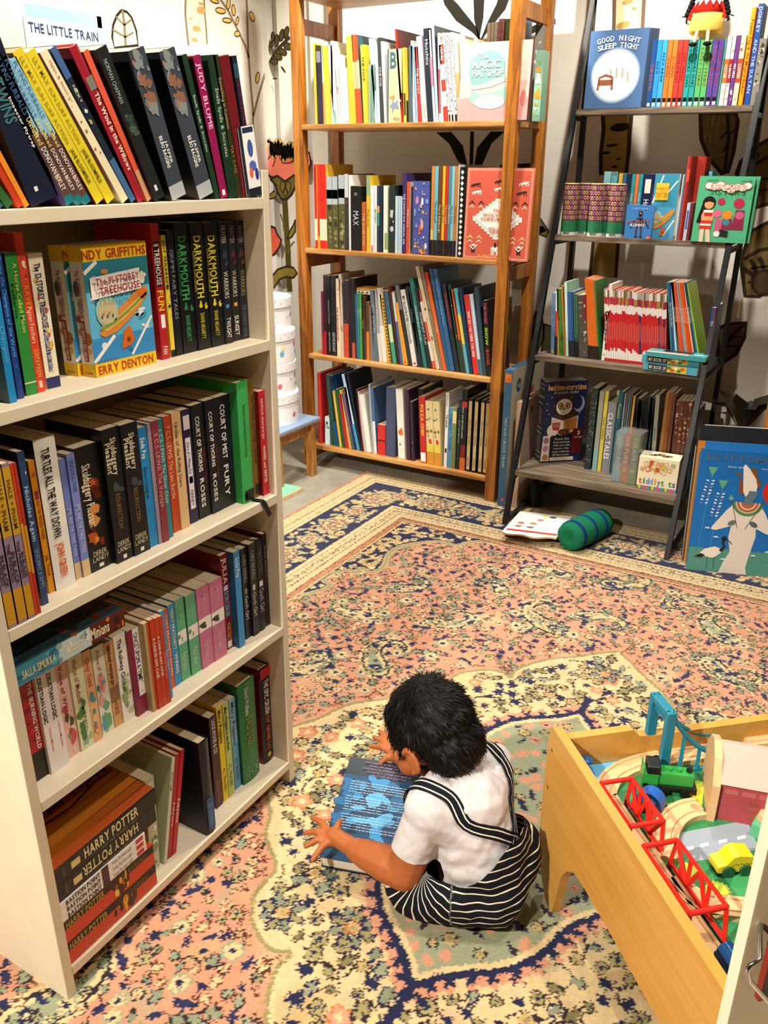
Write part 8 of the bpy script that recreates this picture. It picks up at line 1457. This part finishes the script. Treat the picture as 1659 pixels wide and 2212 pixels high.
R_ = random.Random(3)
for p, r in (((1551, 1925), .022), ((1630, 1880), .020), ((1490, 1880), .018), ((1455, 1745), .014), ((1510, 1695), .012)):
    c = tp(*p); P = []
    for i in range(36): a = i*math.pi/18; rr = r*(1 if i % 2 else .8)*R_.uniform(.9, 1.1); P.append((c[0]+rr*math.cos(a), c[1]+rr*math.sin(a)))
    mb.flat(P, cov('#b8c83c'), *PO, 2)
mb.build('play_board', tt_)
# tracks: grooved wooden strips swept along paths (local coordinates)
def track(label, pts, wd=.040, hgt=.011, z0=ZB):
    o = thing('wooden_track', label, 'toy track', mtx=TM, group=None); P = [Vector((*p, 0)) for p in pts]; prof = [(-wd/2, 0), (-wd/2, hgt), (-wd*.36, hgt), (-wd*.34, hgt-.003), (-wd*.22, hgt-.003), (-wd*.20, hgt), (wd*.20, hgt), (wd*.22, hgt-.003), (wd*.34, hgt-.003), (wd*.36, hgt), (wd/2, hgt), (wd/2, 0)]
    mb = MB(); rows = []
    for i, p in enumerate(P):
        t = (P[min(i+1, len(P)-1)]-P[max(i-1, 0)]).normalized(); s = Vector((-t.y, t.x, 0)); rows.append([p+s*u+Vector((0, 0, z0+v+.0003)) for u, v in prof])
    n = len(prof); vs = [v for r in rows for v in r]; mb.add(vs, [(i*n+k, (i+1)*n+k, (i+1)*n+(k+1) % n, i*n+(k+1) % n) for i in range(len(P)-1) for k in range(n)], BEECH); mb.add(rows[0], [list(range(n))], BEECH); mb.add(rows[-1], [list(range(n))[::-1]], BEECH)
    t = (P[-1]-P[-2]).normalized(); e = P[-1]+t*.0; mb.disc(e.x-t.x*.012, e.y-t.y*.012, .008, .008, mat('#7a5c38', .7), (0, 0, z0+hgt), (1, 0, 0), (0, 1, 0), 1, 14)
    mb.build('track', o); return o
def arc(cx, cy, r, a0, a1, n=14): return [(cx+r*math.cos(math.radians(a0+(a1-a0)*i/n)), cy+r*math.sin(math.radians(a0+(a1-a0)*i/n))) for i in range(n+1)]
def tpp(*L): return [tp(*p) for p in L]
def smo(pts, k=2):
    for _ in range(k):
        q = [pts[0]]
        for a, b in zip(pts[:-1], pts[1:]): q += [(a[0]*.75+b[0]*.25, a[1]*.75+b[1]*.25), (a[0]*.25+b[0]*.75, a[1]*.25+b[1]*.75)]
        pts = q+[pts[-1]]
    return pts
track('curved wooden track piece in the corner behind the green engine', smo(tpp((1305, 1722), (1316, 1690), (1345, 1668), (1390, 1652), (1430, 1645))))
track('straight wooden track piece under the blue suspension bridge', tpp((1433, 1645), (1510, 1634), (1560, 1626)))
track('long straight wooden track running under the red truss bridges', tpp((1308, 1728), (1355, 1800), (1420, 1898), (1540, 2075), (1620, 2195)))
track('curved wooden track piece left of the grey printed road', smo(tpp((1440, 1862), (1432, 1815), (1448, 1778), (1480, 1757), (1512, 1752))), .044, .012)
track('curved wooden track piece below the printed green bushes', smo(tpp((1452, 1905), (1490, 1945), (1530, 1962), (1580, 1968), (1640, 1975))))
track('straight wooden track at the table\'s far right side', tpp((1608, 1606), (1659, 1600), (1720, 1592)))
# red truss bridges
RDP = mat('#cf2015', .35, .45, name='red_plastic')
def truss(label, p0, p1, wd=.060, hg=.055):
    o = thing('truss_bridge', label, 'toy bridge', mtx=TM); a, b = Vector((*p0, ZB+.012)), Vector((*p1, ZB+.012)); L = (b-a).length; t = (b-a)/L; s = Vector((-t.y, t.x, 0)); q = Matrix((t, s, up_)).transposed().to_4x4(); q.translation = a
    def bar(u0, v0, u1, v1, y, r=.0044): return q @ Vector((u0*L, y, v0*hg)), q @ Vector((u1*L, y, v1*hg)), r
    for y in (-wd/2, wd/2):
        mb = MB()
        for B in ((0, 0, 1, 0), (.07, 1, .93, 1), (0, -.2, .07, 1), (1, -.2, .93, 1), (.33, 0, .33, 1), (.66, 0, .66, 1), (.07, 1, .33, 0), (.66, 0, .93, 1), (.5, 1, .33, 0), (.5, 1, .66, 0), (.2, 0, .2, .5)):
            p, r_, r = bar(*B, y); mb.tube([p, r_], r, RDP, 4, smooth=False)
        mb.build('side_truss', o)
    for u, v in ((.07, 1), (.93, 1)): MB().tube([q @ Vector((u*L, -wd/2, v*hg)), q @ Vector((u*L, wd/2, v*hg))], .0042, RDP, 10).build('cross_bar', o)
    return o
def tz(px, py, z): q = TM.inverted() @ at(px, py, 2, z); return (q.x, q.y)
tA, tB = tp(1318, 1745), tp(1392, 1856); truss('red plastic truss bridge over the long track, farther one', tA, tB); tC, tD = tp(1408, 1880), tp(1524, 2052); truss('red plastic truss bridge over the long track, nearer one', tC, tD)
# blue suspension bridge
BLP = mat('#1c7c98', .4, .4, name='teal_plastic'); o = thing('suspension_bridge', 'teal plastic suspension bridge with a tall arched tower on the train table', 'toy bridge', mtx=TM); a = Vector((*tp(1412, 1650), ZB)); b = Vector((*tp(1560, 1632), ZB)); t = (b-a).normalized(); s = Vector((-t.y, t.x, 0)); HT = .140
q = Matrix((t, s, up_)).transposed().to_4x4(); q.translation = a; L = (b-a).length; QP = lambda u, y, z: q @ Vector((u, y, z))
mb = MB(q)
for y in (-.030, .030): mb.box((-.008, y-.006, 0), (.010, y+.006, HT), BLP, .002)
mb.box((-.008, -.03, HT-.012), (.010, .03, HT), BLP, .002); mb.build('tower', o); MB().tube([QP(.002, -.03, HT-.028), QP(.002, .03, HT-.028)], .004, BLP).build('cross_bar', o)
for y in (-.030, .030):
    mb = MB(); pts = [QP(u, y, .028+(HT-.028)*((1-u/(L*1.05))**2.4)) for u in [L*1.0*i/12 for i in range(13)]]; mb.tube(pts, .0052, BLP, 6)
    for k in (3, 6, 9): mb.tube([pts[k], QP(L*k/12, y, .004)], .0045, BLP, 4, smooth=False)
    mb.build('cable', o)
MB(q).box((0, -.034, 0), (L, -.027, .006), BLP).box((0, .027, 0), (L, .034, .006), BLP).build('deck', o)
o = thing('bridge_cable', 'teal bridge part rising behind the pink roofed station', 'toy bridge', mtx=TM); p = [Vector((*tz(*c), z_)) for c, z_ in (((1592, 1606, .40), .40), ((1615, 1618, .39), .39), ((1659, 1622, .385), .385), ((1720, 1618, .39), .39))]; MB().tube(p, .006, BLP, 6).build('cable', o); MB().tube([p[-1], Vector((p[-1].x, p[-1].y, ZB))], .006, BLP, 6).build('post', o)
# pink roofed station
o = thing('toy_station', 'toy station with pink pitched roof and pale wooden end arch', 'toy building', mtx=TM); a = Vector((*tp(1525, 1768), ZB)); b = Vector((*tp(1640, 1790), ZB)); t = (b-a); t.z = 0; t.normalize(); s = Vector((-t.y, t.x, 0)); q = Matrix((t, s, up_)).transposed().to_4x4(); q.translation = a
e0 = [(0, 0), (.13, 0), (.13, .075), (.10, .112), (.065, .125), (.03, .112), (0, .075)]; SW = .125
MB(q).prism(e0, (.013, 0, 0), BEECH, O=(0, -.005, 0), U=(0, 1, 0), V=(0, 0, 1)).build('end_arch', o); PKW = mat('#b04a50', .45, .35, mottle=.05); PKR = mat('#e0a094', .4, .35)
mb = MB(q).box((.013, .004, .0), (.20, .014, .078), PKW).box((.013, .106, 0), (.20, .116, .078), PKW)
for i in range(30): mb.disc(.07+.10*R_.random(), .012+.045*R_.random()*(1 if i % 2 else .6), .008, .007, cov('#9a4a40' if i % 2 else '#a8584c'), (0, .004, 0), SU, SV, 1+i*.02, 9)
for i in range(5): mb.rect(.022+.028*i, .058, .044+.028*i, .068, cov('#c06468'), (0, .004, 0), SU, SV, 1)
mb.build('wall', o); MB(q).prism([(0, .078), (-.004, .081), (.058, .124), (.066, .124), (.128, .081), (.120, .078)], (.19, 0, 0), PKR, O=(.013, 0, 0), U=(0, 1, 0), V=(0, 0, 1)).build('roof', o)
# vehicles
def wheels(mb, xs, ys, r, m, z=0): [mb.cyl((x, y-.003, z+r), (x, y+.003, z+r), r, m, 16) for x in xs for y in ys]
def veh(name, label, p0, p1, z0, cat='toy train'):
    a = Vector((*p0, z0)); b = Vector((*p1, z0)); t = (b-a); t.z = 0; L = t.length; t.normalize(); s = Vector((-t.y, t.x, 0)); q = Matrix((t, s, up_)).transposed().to_4x4(); q.translation = a; return thing(name, label, cat, mtx=TM @ q), L
GR1, BK = mat('#2c9440', .35, .4), mat('#121614', .4, .4)
o, L = veh('toy_engine', 'green and black wooden toy steam engine before the blue bridge', tz(1384, 1700, ZB), tz(1496, 1712, ZB), ZB)
MB().box((0, -.017, .012), (L, .017, .020), BK, .002).box((L-.004, -.014, .006), (L+.003, .014, .018), BK).build('chassis', o); MB().box((.026, -.013, .020), (L-.004, .013, .046), GR1, .004).cyl((.045, 0, .046), (.045, 0, .050), .0055, GR1).cyl((.062, 0, .046), (.062, 0, .050), .0055, GR1).cyl((L-.012, 0, .045), (L-.012, 0, .056), .0055, BK).build('boiler', o)
MB().box((.0, -.016, .02), (.026, .016, .044), GR1, .002).box((.004, -.017, .044), (.028, .017, .060), BK, .003).box((-.002, -.016, .02), (.0, .016, .056), GR1).build('cab', o); mb = MB(); wheels(mb, (.014, .038, L-.018), (-.017, .017), .0085, BK); mb.build('wheel', o)
o, L = veh('toy_wagon', 'blue arched toy wagon behind the farther red truss bridge', tz(1375, 1735, ZB), tz(1432, 1760, ZB), ZB)
mb = MB(); ar = [(L*.5-L*.5*math.cos(math.pi*i/10), .014+.028*math.sin(math.pi*i/10)) for i in range(11)]; mb.prism([(0, .010)]+ar+[(L, .010)], (0, .026, 0), cov('#1c5cb0'), O=(0, -.013, 0), U=(1, 0, 0), V=(0, 0, 1)); mb.build('body', o); MB().box((-.004, -.016, .004), (L+.004, .016, .011), BK).build('chassis', o); mb = MB(); wheels(mb, (.012, L-.012), (-.016, .016), .008, cov('#c83020')); mb.build('wheel', o)
o = thing('tipped_wagon', 'pale wooden wagon tipped on its side with blue wheels in the corner', 'toy train', mtx=TM); a = Vector((*tz(1266, 1640, ZB+.024), ZB)); b = Vector((*tz(1270, 1668, ZB+.024), ZB)); t = (b-a); L = t.length; t.normalize(); s = Vector((-t.y, t.x, 0)); q = Matrix((t, s, up_)).transposed().to_4x4(); q.translation = a
MB(q).box((-.014, -.020, 0), (L+.014, .004, .020), mat('#ddb488', .5), .002).build('body', o); mb = MB(q); BW = mat('#2c6cc0', .35)
for x in (0, L): mb.lathe([(0, .020), (.0105, .020), (.011, .023), (.0085, .025), (.004, .0245), (.0035, .028), (0, .0285)], BW, (x, .002, 0), 24)
mb.build('wheel', o)
o, L = veh('toy_taxi', 'yellow wooden toy car parked on the printed road\'s edge', tz(1538, 1880, ZB), tz(1622, 1872, ZB), ZB, 'toy car'); YC = mat('#d8c020', .4, .4)
MB().prism([(0, .008), (L, .008), (L, .020), (L*.93, .026), (L*.86, .036), (L*.5, .040), (L*.36, .037), (L*.22, .024), (.0, .019)], (0, .030, 0), YC, O=(0, -.015, 0), U=(1, 0, 0), V=(0, 0, 1)).build('body', o); mb = MB(); wheels(mb, (.018, L-.020), (-.0155, .0155), .0105, cov('#1c4c34')); mb.build('wheel', o)
mb = MB(); [mb.rect(L*.35+i*.0045, .021+(i % 2)*.002, L*.35+i*.0045+.0026, .023+(i % 2)*.002, cov('#2c2c14'), (0, -.015, 0), SU, SV, 1) for i in range(8)]; mb.rect(L*.62, .012, L*.63, .022, cov('#a89418'), (0, -.015, 0), SU, SV, 1); mb.build('decal', o)
o, L = veh('toy_engine', 'dark blue glossy toy engine on the long track near the cream shelf', tz(1556, 2078, ZB+.012), tz(1612, 2162, ZB+.012), ZB+.0125); NB = mat('#0f3c6c', .15, .6, coat=.6)
L = .10; MB().box((0, -.015, .010), (L, .015, .026), NB, .003).cyl((.004, 0, .030), (L, 0, .030), .0145, NB).build('boiler', o); MB().cyl((.03, 0, .043), (.03, 0, .049), .0075, NB).build('dome', o); MB().box((-.002, -.017, .004), (L, .017, .010), BK).build('chassis', o); mb = MB(); wheels(mb, (.015, .045, .08), (-.016, .016), .009, NB); mb.build('wheel', o)
o, L = veh('toy_signal_block', 'pale wooden block with red knob and mint green platform on the table', tz(1618, 1805, ZB), tz(1655, 1822, ZB), ZB, 'toy block'); MB().box((0, .0, 0), (.07, .03, .026), cov('#5cb088'), .001).build('platform', o); MB().box((.004, .012, .0265), (.05, .035, .040), BEECH, .001).build('block', o); MB().cyl((.035, .022, .041), (.035, .022, .047), .014, cov('#d82c1c')).build('knob', o)
# ------------------------------------------------------------------ cream display unit cut by the lower right corner
e = np.array(CM.T @ np.array([(1633-PW/2)/FPX, (1950-PH/2)/FPX, 1.])); e = e/np.hypot(e[0], e[1])*.64; ex, ey = float(e[0]), float(e[1])
um = T(ex, ey, 0) @ RZ(44)       # local x along the side panel away from the camera, -y is the panel's outer face
t = thing('display_unit', 'cream painted display unit with wire rack cut by the lower right corner', 'bookcase', mtx=um); CR2 = mat('#b9a888', .5, .35, mottle=.05, mscale=14)
MB().box((0, 0, -.002), (.38, .013, 1.25), CR2, .001).build('side_panel', t); MB().box((.366, -.50, -.002), (.38, -.0005, 1.25), CR2, .001).build('back_panel', t); MB().box((-.0006, .0, -.002), (-.0001, .013, 1.25), CREAM).build('front_edge', t)
for zz in (.12, .33, 1.1): MB().box((.004, -.50, zz), (.365, -.0005, zz+.016), CREAM, .001).build('shelf', t)
MB().box((0, -.5135, -.002), (.38, -.5005, 1.25), CR2, .001).build('side_panel', t)
def um_at(px, py, off): q_ = um.to_3x3() @ Vector((0, 1, 0)); p_ = um @ Vector((0, off, 0)); return at_plane(px, py, tuple(q_), q_.dot(p_))
o = thing('wire_rack', 'bent chrome wire bracket on the cream display unit at lower right', 'rack', mtx=um); CH = mat('#c8c8cc', .15, .5, metal=1.); inv = um.inverted()
w3 = [inv @ um_at(px, py, -.03) for px, py in ((1643, 2073), (1620, 2084), (1614, 2098), (1619, 2118), (1660, 2165), (1720, 2235))]; MB().tube([Vector((w3[0].x+.02, -.001, w3[0].z+.004))]+w3, .0022, CH, 10).build('wire', o)
o = thing('leaflet', 'dark red and black leaflet held by the chrome wire rack', 'leaflet', mtx=um); c0 = inv @ um_at(1650, 2030, -.012); c1 = inv @ um_at(1635, 2160, -.012)
MB().box((c1.x, -.014, c1.z), (c1.x+.10, -.008, c0.z), cov('#7c2418')).rect(c1.x+.002, c1.z+.006, c1.x+.1, (c1.z+c0.z)/2, cov('#14181c'), (0, -.014, 0), SU, SV, 1).build('sheet', o)
# ------------------------------------------------------------------ the books that show smallest are gathered into one object
def shown(o):
    xs, ys = [], []
    for c in o.children:
        if not c.name.startswith('cover'): continue
        m_ = o.matrix_world @ c.matrix_local
        for v in c.bound_box:
            p = pj(m_ @ Vector(v)); xs.append(min(max(p[0], 0), PW)); ys.append(min(max(p[1], 0), PH))
    return (max(xs)-min(xs))*(max(ys)-min(ys)) if xs else 0
bpy.context.view_layer.update()
bks = [o for o in bpy.data.objects if o.get('category') == 'book' and o.children]; bks.sort(key=shown, reverse=True); rest = [o for o in bks[300:] if shown(o) < 60000]
if rest:
    V, F, MI, ms = [], [], [], []
    for o in rest:
        for c in o.children_recursive:
            m_ = c.matrix_world; b = len(V); V += [tuple(m_ @ v.co) for v in c.data.vertices]; idx = []
            for mm in c.data.materials:
                if mm not in ms: ms.append(mm)
                idx.append(ms.index(mm))
            for p in c.data.polygons: F.append([b+i for i in p.vertices]); MI.append(idx[p.material_index])
    me = bpy.data.meshes.new('books'); me.from_pydata(V, [], F)
    for mm in ms: me.materials.append(mm)
    me.polygons.foreach_set('material_index', MI); o = bpy.data.objects.new('books', me); COL.objects.link(o); o['kind'] = 'stuff'; tag(o, 'the many thinnest books and magazines filling gaps on the far shelves', 'books')
    for r in rest:
        for c in list(r.children_recursive): bpy.data.objects.remove(c)
        bpy.data.objects.remove(r)
